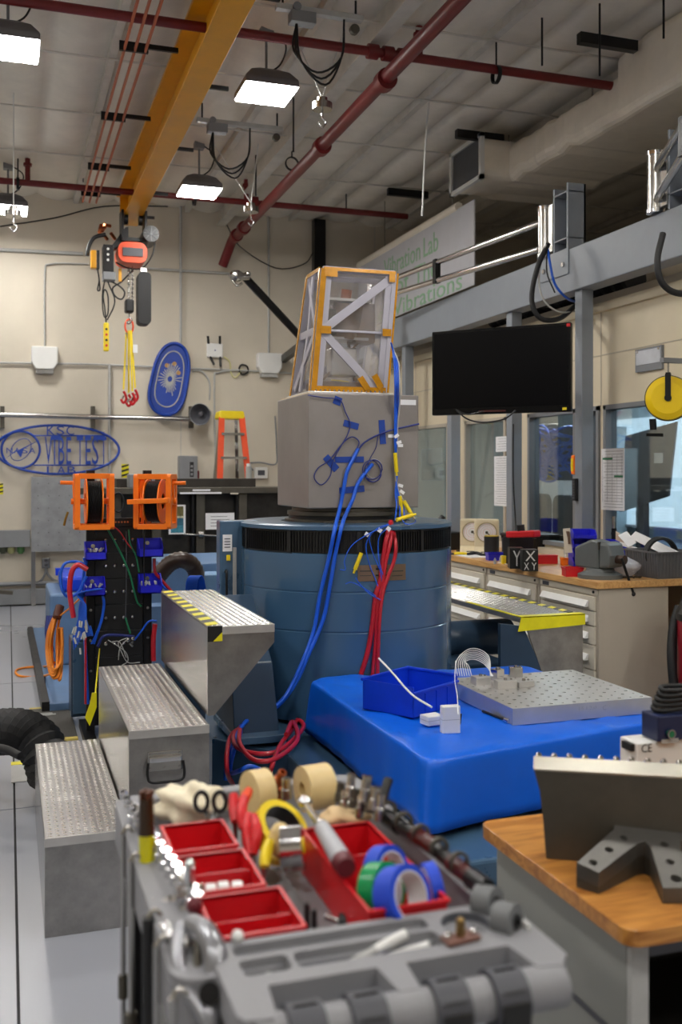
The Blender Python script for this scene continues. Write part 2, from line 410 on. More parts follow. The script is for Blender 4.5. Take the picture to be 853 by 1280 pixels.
part('board', MB().box(7.55,a.y-.9,.95,7.59,a.y+1.1,2.3), mat('whiteboard', (205,226,240), .3, emit=.35), t); part('tray', MB().box(7.48,a.y-.9,.92,7.59,a.y+1.1,.95), greyp, t)  # board surface is given a faint glow of its own to look lit
t = thing('office_cupboard', 'tall pale cupboard behind the left office windows', 'cupboard', (7.2,11.2,0))
part('body', MB().box(6.8,10.9,0,7.5,12.6,2.2), officew, t); part('door', MB().box(6.77,10.95,.1,6.8,11.73,2.15), white, t); part('door', MB().box(6.77,11.77,.1,6.8,12.55,2.15), white, t)
# papers taped on the office glass
def sheet(name, px0, py0, px1, py1, X, lab, lines=True, grn=False):
    a = onx(px0,py1,X); b = onx(px1,py0,X); y0, y1 = sorted((a.y,b.y)); z0, z1 = sorted((a.z,b.z))
    t = thing(name, lab, 'paper', (X,y0,z0)); part('sheet', MB().box(X,y0,z0,X+.002,y1,z1), paper, t)
    if lines:
        m = MB(); h = z1-z0; n = int(h/.022)
        for i in range(1, n):
            z = z1-h*i/n; m.box(X-.0008,y0+.02,z,X,y1-.03-(i*37%5)*.008,z+.003)
        if grn:
            for q in range(5): yy = y0+.03+(y1-y0-.05)*q/4; m.box(X-.0008,yy,z0+.06,X,yy+.002,z1-.05)
        part('printed_line', m, greyp, t, kind='stuff')
    if grn: part('green_header', MB().box(X-.0012,(y0+y1)/2,z1-.085,X-.0004,y1-.02,z1-.07).box(X-.0012,y0+.02,z1-.22,X-.0004,(y0+y1)/2-.02,z1-.205), green_c, t)
sheet('wall_chart', 752,560,781,637, XO-.022, 'large white table chart taped on the right office window', grn=True)
sheet('small_note', 620,545,634.5,565, XO-.022, 'small white note taped high on the window right of the recorders')
sheet('long_note', 618,570,634.5,632, XO-.022, 'tall white sheet of text taped below the small note')
sheet('yellowish_poster', 527,560,553,600, XO+.04, 'pale poster inside the leftmost office window', lines=False)
# white plaque on the cream wall
a = onx(796,466,XO-.01); b = onx(829,431,XO-.01)
t = thing('wall_clipboard', 'blank metal-edged white board on the cream office wall', 'board', (XO-.01,b.y,a.z))
y0, y1 = sorted((a.y,b.y)); part('backing', MB().box(XO-.02,y0,a.z,XO,y1,b.z), greyp, t); part('white_sheet', MB().box(XO-.023,y0+.012,a.z+.05,XO-.02,y1-.012,b.z-.015), mat('board sheet', (196,198,204), .5), t)
for yy in (y0+.03,y1-.03): part('clip', MB().box(XO-.028,yy-.008,b.z-.03,XO-.02,yy+.008,b.z-.012), steel, t)

# ================================================================ grey steel frame along the office
BX = 4.1
bm = thing('steel_gantry', 'grey painted steel runway frame standing in front of the office wall', 'frame', (BX,8,0))
part('beam', MB().box(BX,3.2,3.0,BX+.16,12.5,3.33), greybeam, bm, .008)
for px in (730.5,643,567.5,510): 
    c = onx(px,600,BX+.08); part('post', MB().box(BX+.03,c.y-.05,0,BX+.13,c.y+.05,3.0), greybeam, bm, .004)
part('post', MB().box(BX+.03,3.8,0,BX+.13,3.9,3.0), greybeam, bm, .004)
def plate_bolts(px0,px1):
    a = onx(px0,400,BX).y; b = onx(px1,400,BX).y; y0,y1 = sorted((a,b))
    p = part('joint_plate', MB().box(BX-.012,y0,3.14,BX,y1,3.34), greybeam, bm, .003)
    for yy in (y0+.06,y1-.06): part('bolt', MB().cyl((BX-.03,yy,3.22),(BX-.012,yy,3.22),.02,6,smooth=False), steel, p)
plate_bolts(678,712)
def boom(px, tip, lab, glab):
    c = onx(px, 300, BX+.02); x, y = BX+.02, c.y
    t = thing('support_boom', lab, 'arm', (x,y,3.33))
    br = MB(); br.box(x-.02,y-.30,3.33,x+.14,y-.28,3.85).box(x-.02,y-.10,3.33,x+.14,y-.08,3.85).box(x+.12,y-.3,3.33,x+.14,y-.08,3.85)
    for z in (3.42,3.78): br.box(x-.02,y-.3,z,x+.14,y-.08,z+.012)
    part('channel_bracket', br, greybeam, t, .002)
    part('hinge_barrel', MB().cyl((x-.02,y+.05,3.36),(x-.02,y+.05,3.72),.055,24).cyl((x-.02,y+.05,3.52),(x-.02,y+.05,3.53),.0565,24), steel, t)
    for z in (3.335,3.72): part('hinge_cap', MB().cyl((x-.02,y+.05,z),(x-.02,y+.05,z+.025),.062,24), chrome, t)
    part('hinge_plate', MB().box(x-.03,y-.08,3.36,x+.04,y+.0,3.74), steel, t, .004)
    p0 = Vector((x-.02,y+.05,0)); tip = Vector(tip)
    for z0, z1 in ((3.63,3.61),(3.42,3.47)):
        part('tube', MB().cyl((p0.x,p0.y,z0),(tip.x,tip.y,z1),.027,16), chrome, t)
    q = p0.lerp(Vector((tip.x,tip.y,0)), .55)
    part('tube_clamp', MB().box(q.x-.03,q.y-.03,3.42,q.x+.03,q.y+.03,3.65), blackm, t, .004)
    part('end_joint', MB().cyl((tip.x,tip.y,3.36),(tip.x,tip.y,3.66),.04,16).cyl((tip.x,tip.y,3.28),(tip.x,tip.y,3.36),.065,16), steel, t)
    for k in range(2): part('knob', MB().cyl((tip.x,tip.y,3.3+.06*k),(tip.x-.1,tip.y-.1,3.3+.06*k),.018,10), black, t)
    return t
boom(688, (3.72,10.1,0), 'polished twin-tube boom reaching left over the television', None)
boom(829, (3.35,4.1,0), 'polished twin-tube boom at the right picture edge on the beam', None)
def wire(name, pts, r, m, lab, cat='cable', group=None, n=7): return solo(name, MB().tube(pts, r, n), m, lab, cat, group)
c = onx(688,310,BX-.02)
A = lambda px,py,d: at(px,py,d)
wire('boom_hose', [A(686,305,7.62),A(672,335,7.55),A(665,375,7.55),A(676,398,7.55),A(700,398,7.6),A(722,380,8.0)], .020, rubber, 'thick black hose looping down from the left boom hinge')
wire('boom_cable', [A(684,305,7.62),A(688,330,7.55),A(694,355,7.55),A(708,372,7.6),A(722,378,8.0)], .010, cable_b, 'blue cable draped from the left boom hinge to the beam')
wire('boom_cable', [A(683,306,7.6),A(674,345,7.55),A(680,375,7.5),A(700,390,7.55),A(724,388,8.0)], .007, lgrey, 'thin grey cable sagging under the beam beside the blue one')
wire('boom_cable', [A(685,306,7.6),A(684,340,7.55),A(694,366,7.55)], .006, black, 'thin black cable hanging straight from the left boom hinge')
wire('boom_hose', [A(829,292,5.75),A(822,325,5.7),A(827,352,5.7),A(845,366,5.75),A(880,367,5.8)], .019, rubber, 'thick black hose looping below the right boom hinge')
# corrugated black duct hose lying on the office roof
hp = catmull([Vector(q) for q in ((4.55,8.8,3.12),(4.5,8.0,3.12),(4.55,7.2,3.12),(4.62,6.6,3.12))], 9)
N = len(hp)-1
solo('flexible_duct_hose', MB().tube(hp, lambda t: .095+.02*(int(t*N+.5)%2), 14, sub=0, smooth=False), rubber, 'black corrugated hose lying on the office roof behind the beam', 'hose')
solo('insulated_branch_duct', MB().tube([(5.0,4.6,3.31),(5.02,5.8,3.31),(5.1,7.2,3.31),(5.3,8.4,3.31)], .3, 18), mat('duct foil wrap', (205,193,172), .45, 0, .06, 4, .4, 7), 'tan wrapped duct lying on the office roof behind the beam', 'duct')
# ---- air ducts
ductm = mat('white duct wrap', (238,230,216), .45, 0, .06, 4, .5, 6)
def rect_loft(secs, m=MB):   # secs: list of 4-corner loops
    mb = MB(); n = len(secs)
    vs = [q for s in secs for q in s]; k = len(secs[0])
    fs = [(i*k+j, i*k+(j+1)%k, (i+1)*k+(j+1)%k, (i+1)*k+j) for i in range(n-1) for j in range(k)]
    return mb.add(vs, fs+[tuple(range(k))[::-1], tuple((n-1)*k+j for j in range(k))], False)
def sect(y, x0, x1, z0, z1, r=.09): return [(a, y, b) for a, b in rrect(x0,z0,x1,z1,r)]
d = thing('air_duct', 'big white wrapped air duct hung under the roof at upper right', 'duct', (5.1,7.5,4.45))
secs = []; rr = random.Random(5)
for i in range(22):
    y = 9.35-i*.125; j = lambda: rr.uniform(-.018,.018)
    secs.append(sect(y+j()*2, 4.62+j(), 5.6, 4.45+j(), 4.80+j()))
part('main_run', rect_loft(secs), ductm, d)
secs = [sect(y, 4.6+e, 5.75, 4.43-.02, 4.93+e2, .07) for y, e, e2 in ((6.85,.06,-.05),(6.8,-.0,.0),(6.4,-.02,.03),(5.75,0,.02),(5.62,.06,-.04))]
part('plenum_box', rect_loft(secs), ductm, d)
secs = [[(x+.0, a, b) for a, b in rrect(8.62,4.45,9.3,4.84,.08)] for x in (4.33,4.40,4.5,4.6,4.7)]
part('outlet_neck', rect_loft(secs), ductm, d)
secs = [sect(y, 4.8+(5.62-y)*.35, 5.9+(5.62-y)*.35, 4.43, 4.86, .1) for y in (5.62,5.2,4.7,4.0,3.0)]
part('near_run', rect_loft(secs), ductm, d)
g = MB(); 
g.box(4.29,8.60,4.43,4.33,8.65,4.87).box(4.29,9.27,4.43,4.33,9.32,4.87).box(4.29,8.6,4.83,4.33,9.32,4.87).box(4.29,8.6,4.43,4.33,9.32,4.47)
gr = part('grille_frame', g, white, d)
l = MB()
for k in range(24): z = 4.475+k*.015; l.box(4.305,8.65,z,4.325,9.27,z+.005)
part('louvre', l, greyp, gr, kind='stuff'); part('grille_back', MB().box(4.326,8.64,4.45,4.335,9.28,4.85), greyp, gr)
for y in (8.9,7.4,6.0): part('hanger_rod', MB().cyl((4.75,y,4.8),(4.75,y,5.0),.008,6), steel, d)
# ---- banner hanging on the office side
a = onx(593,245,4.45); yb0 = a.y; ztop = 4.36; zbot = 3.5; yb1 = onx(448,330,4.45).y
bn = thing('hanging_banner', 'long white banner with pale green lettering above the office', 'banner', (4.45,yb0,zbot))
part('cloth', MB().box(4.45,yb0,zbot,4.462,yb1,ztop), mat('banner cloth', (200,200,206), .6, 0, .03), bn)
part('top_rail', MB().tube([(4.47,yb0+.4,ztop+.03),(4.47,yb1,ztop+.03)], .05, 8, sub=0), ductm, bn)
bt = mat('pale green print', (150,190,156), .6, 0, .03)
def btext(s, px0, px1, zb, h):
    y1 = onx(px0,300,4.45).y; y0 = onx(px1,300,4.45).y
    wd_ = s.split(' '); n_ = len(s); cw_ = (y1-y0)/n_; k_ = 0
    for w__ in wd_:
        part('lettering', text(w__, cw_*(len(w__)+.2), h*(1 if w__ != 'of' else 1), (4.449,y1-cw_*k_,zb), (0,-1,0), (0,0,1), .003), bt, bn); k_ += len(w__)+1
btext('Vibration Lab', 480.5, 547, 4.035, .22); btext('Home of The', 459, 545, 3.76, .22); btext('Good Vibrations', 459, 576, 3.51, .19)
for yy in (9.6,11.6): part('hanging_wire', MB().cyl((4.46,yy,ztop),(4.46,yy,5.0),.006,6), steel, bn)
# ================================================================ ROOF SERVICES
rp = thing('sprinkler_pipe_network', 'dark red sprinkler pipes crossing under the roof', 'pipe', (2,8,4.7))
p0 = (.93,11.9,4.45); 
a = onz(575,0,4.62); b = onz(296,296,4.5)
dirv = (Vector((b.x,b.y,4.55))-Vector((a.x,a.y,4.55))).normalized()
XP = (a.x+b.x)/2
part('main_pipe', MB().cyl((XP,1,4.6),(XP,12.2,4.55),.055,18), redpipe, rp)
part('riser_elbow', MB().tube([(XP,12.15,4.55),(XP-.02,12.3,4.53),(XP-.05,12.4,4.42),(XP-.1,12.5,4.25)], .06, 14), redpipe, rp)
for t_ in (12.15,11.75,8.6,7.0): part('coupling', MB().cyl((XP,t_-.05,4.56),(XP,t_+.05,4.56),.08,16), redpipe, rp)
for yy, zz, r in ((6.95,4.74,.035),(11.2,4.72,.035)):
    part('cross_pipe', MB().cyl((-6,yy,zz),(6.5 if yy<8 else 4.6,yy,zz),r,14), redpipe, rp)
part('cross_pipe', MB().cyl((6.8,8,4.6),(6.8,8,3.0),.04,12), redpipe, rp)
for x, yy in ((XP,6.95),(XP,11.2),(XP-.12,6.95),(XP+.12,6.95)): part('coupling', MB().cyl((x-.04,yy,4.74),(x+.04,yy,4.74),.055,14), redpipe, rp)
for x, yy in ((2.95,6.95),(1.5,11.2),(.2,11.2),(2.6,11.2)): part('drop_stub', MB().cyl((x,yy,4.72),(x,yy,4.98),.028,10).cyl((x,yy,4.9),(x,yy,4.93),.045,10), redpipe, rp)
for x, yy in ((3.6,6.95),(.1,11.2),(2.0,11.2),(XP,9.6),(XP,5.2)):
    h = part('pipe_hanger', MB().cyl((x,yy,4.76),(x,yy,5.0),.007,6).ring((x,yy,4.70),(1,0,0) if x!=XP else (0,1,0),.07,.06,.03,16), blackm, rp)
# yellow crane beam
XC = 1.33
cr = thing('crane_beam', 'long yellow overhead crane beam under the roof', 'beam', (XC,6,4.48))
part('bottom_flange', MB().box(XC-.10,-2,4.48,XC+.10,11.75,4.50), yellow, cr, .003)
part('web', MB().box(XC-.008,-2,4.50,XC+.008,11.75,4.80), yellow, cr); part('top_flange', MB().box(XC-.14,-2,4.80,XC+.14,11.75,4.83), yellow, cr, .003)
for yy in (3,7.2,11.2): part('hanger_bracket', MB().box(XC-.05,yy-.05,4.83,XC+.05,yy+.05,4.96), yellow, cr)
part('end_stop', MB().box(XC-.1,11.72,4.50,XC+.1,11.75,4.8), yellow, cr)
cb = thing('conductor_bar_set', 'copper-coloured crane power bars beside the yellow beam', 'power rail', (XC-.45,6,4.7))
for k in range(3):
    part('conductor_bar', MB().box(XC-.38-.075*k,-2,4.69,XC-.365-.075*k,11.7,4.72), orangebar, cb)
for yy in (4.6,5.9,7.4,8.9,10.4,11.4):
    part('bar_bracket', MB().box(XC-.56,yy-.012,4.725,XC-.13,yy+.012,4.76).box(XC-.56,yy-.012,4.69,XC-.35,yy+.012,4.725), blackm, cb)
    part('bar_bracket', MB().box(XC+.1,yy-.012,4.49,XC+.25,yy+.012,4.52), blackm, cb)
# high bay lamps
def lampm(): return mat('lamp panel', (255,252,246), .5, var=0, emit=LAMP)
def lamp0():
    t = thing('high_bay_lamp', 'lit square high bay lamp hanging furthest away, right of the crane beam', 'lamp', (0,0,0))
    h = MB()
    prof = [[(sx*a, sy*a, z) for sx, sy in ((-1,-1),(1,-1),(1,1),(-1,1))] for a, z in ((.205,.0),(.205,.05),(.15,.12),(.08,.16))]
    vs = [q for s in prof for q in s]; fs = [(i*4+j, i*4+(j+1)%4, i*4+4+(j+1)%4, i*4+4+j) for i in range(3) for j in range(4)]+[(12,13,14,15)]
    h.add(vs, fs); part('hood', h, mat('lamp hood', (112,112,116), .5, .4), t, .01, local=True)
    part('lit_panel', MB().box(-.195,-.195,-.012,.195,.195,.0), lampm(), t, local=True)
    part('rod', MB().cyl((0,0,.16),(0,0,.55),.01,8), greyp, t, local=True)
    part('junction_box', MB().box(-.05,-.05,.44,.05,.05,.52), greyp, t, .005, local=True)
    part('flex_cord', MB().tube([(.02,0,.16),(.12,.02,.25),(.16,.02,.4),(.05,0,.48)], .007, 6), black, t, local=True)
    return t
L0 = lamp0()
def lp(px, py): q = onz(px, py, 4.5); return q
vis = [(249,240,'lit square high bay lamp hanging furthest away, right of the crane beam'),(333,117,'lit square high bay lamp hanging nearest, right of the crane beam'),
       (10,60,'large lit high bay lamp in the upper left corner'),(10,262,'small far lit lamp low at the left picture edge')]
for i, (px, py, lab) in enumerate(vis):
    q = lp(px, py)
    if i == 0: L0.location = q; L0['label'] = lab
    else: dup(L0, q, label=lab)
for i, q in enumerate([(2.2,3.2),(2.2,-.6),(-.9,3.2),(-.9,-.6),(-3.6,8.5),(-3.6,4.5),(-3.6,.5),(4.6,1.2),(4.4,-2.0)]):
    c = dup(L0, Vector((q[0],q[1],4.5)), label='lit high bay lamp out of view above or behind the camera'); c['group'] = 'high bay lamps out of view'
# hanging hooks with discs (drop cable pulleys)
def drop_hook(px, py, z, lab, top=((-.12,0),(.15,0))):
    c = onz(px, py, z); t = thing('drop_cable_hook', lab, 'hook', c)
    part('disc', MB().cyl(c+Vector((0,0,-.02)), c+Vector((0,0,.03)), .075, 20).cyl(c+Vector((0,0,.03)), c+Vector((0,0,.07)), .04, 14), steel, t)
    part('hook', MB().tube([c+Vector((0,0,-.02)),c+Vector((0,0,-.08)),c+Vector((.03,0,-.11)),c+Vector((.0,0,-.15)),c+Vector((-.03,0,-.12))], .008, 6), chrome, t)
    for dx, dy in top: part('cord', MB().tube([c+Vector((0,0,.07)), (c.x+dx, c.y+dy, 4.98)], .005, 6, sub=0), white, t)
drop_hook(403,134,4.35, 'drop cable hook hanging right of the nearest lamp', ((-.12,.3),(.2,.1)))
drop_hook(314,263,4.2, 'drop cable hook hanging beside the long red pipe', ((-.35,.3),(.15,.3)))
drop_hook(17,268,3.9, 'drop cable hook on a long white cord at left edge', ((0,0),))
wire('white_drop_cord', [A(528,270,8.5),A(531,200,8.5),A(536,128,8.5)], .008, white, 'pale cord hanging from the roof left of the duct grille', 'cord')
for i, (px, y0, y1, d_) in enumerate(((678,0,82,7.4),(750,0,95,7.2),(830,0,48,6.6),(367,130,190,9),(320,185,245,10.5),(104,165,228,11.3),(433,240,262,12))):
    q = at(px, y1, d_); z1 = q.z; solo('threaded_rod', MB().cyl(q, (q.x,q.y,5.0), .008, 6), blackm, ('longer','rightmost','short right-edge','far','middle far','far left','farthest small')[i]+' thin threaded hanger rod '+('above the cross pipe at upper right','left of the plenum box','at the right picture edge above the duct','left of the long red pipe, high up','beside the long red pipe','left of the copper power bars','above the test frame')[i], 'rod')
for px, py, L_ in ((338,350,1.1),(192,480,1.0)):  pass
# dark pieces of strut up under the right roof
for (px,py,lab) in ((760,55,'short dark strut under the roof beside the plenum'),(600,172,'short dark strut behind the duct grille'),(510,243,'dark strut above the banner')):
    q = onz(px,py,4.85); solo('roof_strut', MB().box(q.x-.25,q.y-.03,4.82,q.x+.25,q.y+.03,4.9), blackm, lab, 'strut')

# grey strut channels with looping black cords beside the lamps
for (pa,pb,lab) in (((345,8),(452,26),'grey strut channel with black cord loops beside the nearest lamp'),((246,150),(350,166),'grey strut channel with black cord loops above the far right lamp')):
    a = onz(pa[0],pa[1],4.84); b = Vector((onz(pb[0],pb[1],4.84).x,a.y,4.84)); t = thing('strut_channel', lab, 'strut', (a+b)/2)
    part('channel', MB().box(a.x,a.y-.03,4.82,b.x,a.y+.03,4.86), lgrey, t, .003)
    for x in (a.x+.05,b.x-.05): part('rod', MB().cyl((x,a.y,4.86),(x,a.y,5.0),.008,6), blackm, t)
    part('trolley', MB().box(a.x+.1,a.y-.05,4.74,a.x+.28,a.y+.05,4.82).cyl((a.x+.14,a.y-.06,4.84),(a.x+.14,a.y+.06,4.84),.03,10), greyp, t, .004)
    for k in range(3): part('cord_loop', MB().tube([(a.x+.15,a.y,4.75),(a.x+.13+.02*k,a.y-.02*k,4.55-.04*k),(a.x+.30+.03*k,a.y,4.42-.04*k),(a.x+.48,a.y,4.55),(a.x+.50,a.y,4.82)],.008,6), black, t)
    part('end_pulley', MB().cyl((b.x-.06,a.y-.02,4.76),(b.x-.06,a.y+.02,4.76),.035,12), darksteel, t)
# ================================================================ BACK WALL FITTINGS
YW = YB-.001
def W(px, py, off=.0): return ony(px, py, YW-off)
def wpipe(name, pts, r, m, lab, cat='conduit', off=.03, closed=False, sub=0, group=None):
    return solo(name, MB().tube([W(x,y,off) for x,y in pts], r, 8, closed, sub), m, lab, cat, group)
wpipe('wall_conduit', [(-20,311),(100,317),(104,317)], .022, lgrey, 'pipe high on the back wall left of the hoist')
wpipe('wall_conduit', [(175,335),(288,342)], .016, lgrey, 'pipe high on the back wall between hoist and hook arm')
wpipe('wall_conduit', [(-20,453),(110,455),(324,464),(372,467)], .012, lgrey, 'thin conduit crossing the back wall behind the white boxes')
wpipe('wall_conduit', [(137,455),(137,640)], .018, lgrey, 'upright conduit dropping beside the left of the slings')
wpipe('wall_conduit', [(226,250),(226,455)], .016, lgrey, 'upright conduit above the blue sled')
wpipe('wall_conduit', [(335,240),(336,300),(336,445)], .014, lgrey, 'upright conduit above the right white wall box')
wpipe('wall_conduit', [(56,440),(56,345),(64,330),(110,330)], .010, lgrey, 'thin bent conduit above the left white wall box', sub=5)
wpipe('wall_conduit', [(327,360),(327,372),(320,368),(300,345)], .010, lgrey, 'short bent conduit right of the silver hook arm head', sub=4)
wpipe('wall_conduit', [(270,600),(268,480),(273,466),(300,462)], .012, lgrey, 'bent conduit running from the ladder up to the crossing conduit', sub=5)
wpipe('wall_conduit', [(262,500),(262,478),(252,464),(240,464)], .012, lgrey, 'bent conduit right of the blue sled', sub=5)
solo('wall_spring_cable', MB().tube([W(0,283,.05),(W(70,272,.05)),W(130,258,.05),W(210,258,.05)], .008, 6), black, 'thin black cable sagging across the upper back wall', 'cable')
solo('wall_spring_cable', MB().tube([W(283,280,.05),W(300,308,.05),W(345,335,.05),W(380,330,.05),W(392,315,.05)], .007, 6), black, 'thin black cable looping below the red pipe elbow', 'cable')
# perforated standing pipe bar on brackets
t = thing('wall_rail_pipe', 'long galvanised pipe rail on brackets across the back wall', 'pipe', W(120,523,.12))
part('pipe', MB().tube([W(-20,518,.12),W(240,524,.12)], .032, 12, sub=0), steel, t)
for px in (3,116,239): part('bracket', MB().bar(W(px,508,.05), W(px,535,.05), .05, .1), darksteel, t)
wpipe('wall_hook', [(2,530),(0,537),(-4,530)], .01, steel, 'small hook under the pipe rail at left edge', 'hook', sub=4)
def wbox(name, px0, py0, px1, py1, dep, m, lab, cat, off=0, bevel=.01):
    a = W(px0,py1,off); b = W(px1,py0,off); return (a.x, YW-off-dep, a.z, b.x, YW-off, b.z)
def speaker_box(px0,py0,px1,py1,lab):
    x0,y0,z0,x1,y1,z1 = wbox('',px0,py0,px1,py1,.14,white,'','')
    t = thing('wall_antenna_box', lab, 'box', ((x0+x1)/2,y1,z0))
    part('housing', MB().prism([(x0,z0+.10),(x0+.05,z0+.02),(x1-.05,z0+.02),(x1,z0+.10),(x1,z1),(x0,z1)], (0,y1,0),(1,0,0),(0,0,1),.13), white, t, .015)
    part('lower_lip', MB().box(x0+.05,y1-.10,z0-.03,x1-.05,y1,z0+.03), lgrey, t, .01)
speaker_box(39,435,72,464,'white plastic box on the back wall at far left')
speaker_box(320,443,350,469,'white plastic box on the back wall right of the router')
t = thing('wireless_router', 'white square wireless router with four black antennae', 'router', W(267,440))
x0,y0,z0,x1,y1,z1 = wbox('',258,430,278,447,.05,0,'','')
part('case', MB().box(x0,y0,z0,x1,y1,z1), white, t, .015); part('status_light', MB().cyl(((x0+x1)/2,y0-.002,(z0+z1)/2),((x0+x1)/2,y0,(z0+z1)/2),.01,10), cable_n, t)
for (a,b,c_,d_) in ((261,432,260,420),(275,432,275,420),(262,444,268,456),(275,444,276,458)): part('antenna', MB().cyl(W(a,b,.03),W(c_,d_,.06),.016,8), black, t)
wire('router_cable', [W(280,446,.03),W(287,452,.03),W(289,466,.03),W(294,472,.03),W(300,466,.03),W(302,461,.03)], .010, mat('cream cable', (214,208,150), .5), 'cream cable hanging right of the router')
wpipe('cable_coil', [(302,456),(309,458),(310,465),(303,468),(299,462)], .012, black, 'small black cable coil on the conduit', 'cable', closed=True, sub=4)
# blue plastic sled hanging tilted
t = thing('blue_sled', 'glossy blue plastic snow sled hung tilted with a silver starburst', 'sled', W(212,475))
c = W(212,474,.06); ang = radians(-11); ux = Vector((cos(ang),0,sin(ang))); uz = Vector((-sin(ang),0,cos(ang)))
outl = [(.36*cos(a)*(1-.12*sin(a))*.62, .46*math.copysign(abs(sin(a))**.62, sin(a))) for a in [2*pi*i/36 for i in range(36)]]
outl = [(x*(1.0 if y < .2 else 1), y) for x, y in outl]
fr = Vector((0,-1,0))
part('deck', MB().prism(outl, c, ux, uz, .03), signb, t, .008)
rim = MB().tube([c+ux*x+uz*y+fr*.035 for x, y in outl], .022, 8, True, sub=0); part('rim', rim, signb, t)
part('inner_lip', MB().tube([c+ux*x*.72+uz*y*.78+fr*.035 for x, y in outl], .008, 6, True, sub=0), lgrey, t)
st = MB(); rr = random.Random(2)
for k in range(30):
    a = 2*pi*k/30; r1 = .10+.09*rr.random(); st.bar(c+fr*.034+(ux*cos(a)+uz*sin(a)*1.2)*.03, c+fr*.034+(ux*cos(a)*.8+uz*sin(a)*1.3)*r1, .010, .004, (0,1,0))
part('silver_ray', st, lgrey, t, kind='stuff')
for dx, dz in ((.02,.20),(-.07,.16),(.09,.1)): part('gold_patch', MB().prism(circ(dx,dz,.03,8), c+fr*.033, ux, uz, .002), mat('tan print', (176,136,84), .6), t)
# KSC VIBE TEST LAB sign
t = thing('oval_lab_sign', 'oval blue metal sign with open lettering and a round emblem at its left end', 'sign', W(74,560))
yo = YW-.08; X1 = Vector((1,0,0)); Z1 = Vector((0,0,1))
def wo_(px,py): return ony(px,py,yo)
a = wo_(-6,560); b = wo_(149,560); cz = wo_(74,562).z; cx = (a.x+b.x)/2; hx = (b.x-a.x)/2; hz = (wo_(74,531).z-wo_(74,592).z)/2
ov = [(cx+hx*cos(q), yo, cz+hz*sin(q)) for q in [2*pi*i/56 for i in range(56)]]
part('oval_ring', MB().tube(ov, .016, 6, True, 0), signb, t)
rc = wo_(26,562); rad = (wo_(50,560).x-wo_(2,560).x)/2
part('roundel_ring', MB().tube([(rc.x+rad*cos(q),yo,rc.z+rad*sin(q)) for q in [2*pi*i/40 for i in range(40)]], .014, 6, True, 0), signb, t)
part('orbit_ring', MB().tube([(rc.x+rad*.6*cos(q)*cos(.5)-rad*.28*sin(q)*sin(.5),yo,rc.z+rad*.8*cos(q)*sin(.5)*.9+rad*.5*sin(q)) for q in [2*pi*i/30 for i in range(30)]], .005, 5, True, 0), signb, t)
part('swoosh', MB().prism([(wo_(20,566).x,wo_(20,564).z),(wo_(52,548).x,wo_(52,548.5).z),(wo_(30,560).x,wo_(30,561).z),(wo_(26,573).x,wo_(26,572).z)][::-1],(0,yo,0),X1,Z1,.012), signb, t)
part('swoosh', MB().prism([(wo_(6,574).x,wo_(6,574).z),(wo_(22,562).x,wo_(22,563).z),(wo_(21,562).x,wo_(21,561.5).z)],(0,yo,0),X1,Z1,.012), signb, t)
def stext(s, x0, x1, ytop, ybot, lab=None):
    p = wo_(x0,ybot); q = wo_(x1,ytop)
    for i, ch in enumerate(s): pass
    n = len(s); tot = q.x-p.x; cw = tot/(n)
    for i, ch in enumerate(s):
        if ch == ' ': continue
        wdt = cw*.80 if ch != 'I' else cw*.3
        part('letter', text(ch, wdt, q.z-p.z, (p.x+cw*i+(cw*.8-wdt)/2, yo, p.z), X1, Z1, .014), signb, t)
stext('NASA', 8, 46, 560, 566.5); stext('KSC', 58.5, 95, 533, 543.5); 
for chh,x0_,x1_ in (('V',56,65),('I',67.5,69),('B',73,80.5),('E',83,89),('T',96,104),('E',107,113.5),('S',115,123),('T',126,133)):
    p_ = wo_(x0_,580.5); q_ = wo_(x1_,546); part('letter', text(chh, q_.x-p_.x, q_.z-p_.z, (p_.x,yo,p_.z), X1, Z1, .014), signb, t)
stext('LAB', 58.5, 97, 583, 592)
for py in (544.5, 581.5): part('bar', MB().cyl(wo_(42,py),wo_(136,py),.009,6), signb, t)
bbq = MB(); 
for (x0,x1) in ((64,76),(96,104),(106,114),(117,131)): part('bar_block', MB().box(wo_(x0,550).x,yo-.012,wo_(x0,550).z,wo_(x1,545).x,yo,wo_(x1,545).z), signb, t)
for px,py in ((2,545),(70,531.5),(130,540),(100,592)): part('standoff', MB().cyl(wo_(px,py),wo_(px,py)+Vector((0,.08,0)),.01,8), steel, t)
# left of the wall: perforated plate, grey trough, outlet, baseboard rail
t = thing('perforated_plate', 'large grey steel plate with rows of small holes leaning on the back wall', 'plate', W(80,690))
a = ony(39,690,12.55); b = ony(121,596,12.55)
part('sheet', MB().box(a.x,12.55,a.z,b.x,12.58,b.z), mat('plate grey', (150,152,156), .5, .5, .18, 6), t)
hl = MB()
for i in range(6):
    for j in range(6):
        x = a.x+.08+(b.x-a.x-.16)*i/5; z = a.z+.08+(b.z-a.z-.16)*j/5; part('hole', MB().cyl((x,12.546,z),(x,12.55,z),.006,6), dgreyp, t)
part('foot_bracket', MB().box(a.x,12.58,.0,a.x+.05,12.62,a.z+.1), steel, t); part('foot_bracket', MB().box(b.x-.05,12.58,0,b.x,12.62,a.z+.1), steel, t)
t = thing('wall_trough', 'grey metal wireway box on the back wall at far left', 'box', W(10,683))
a = W(-30,684); b = W(37.5,662); part('body', MB().box(a.x,YW-.16,a.z,b.x,YW,b.z), greyp, t, .005)
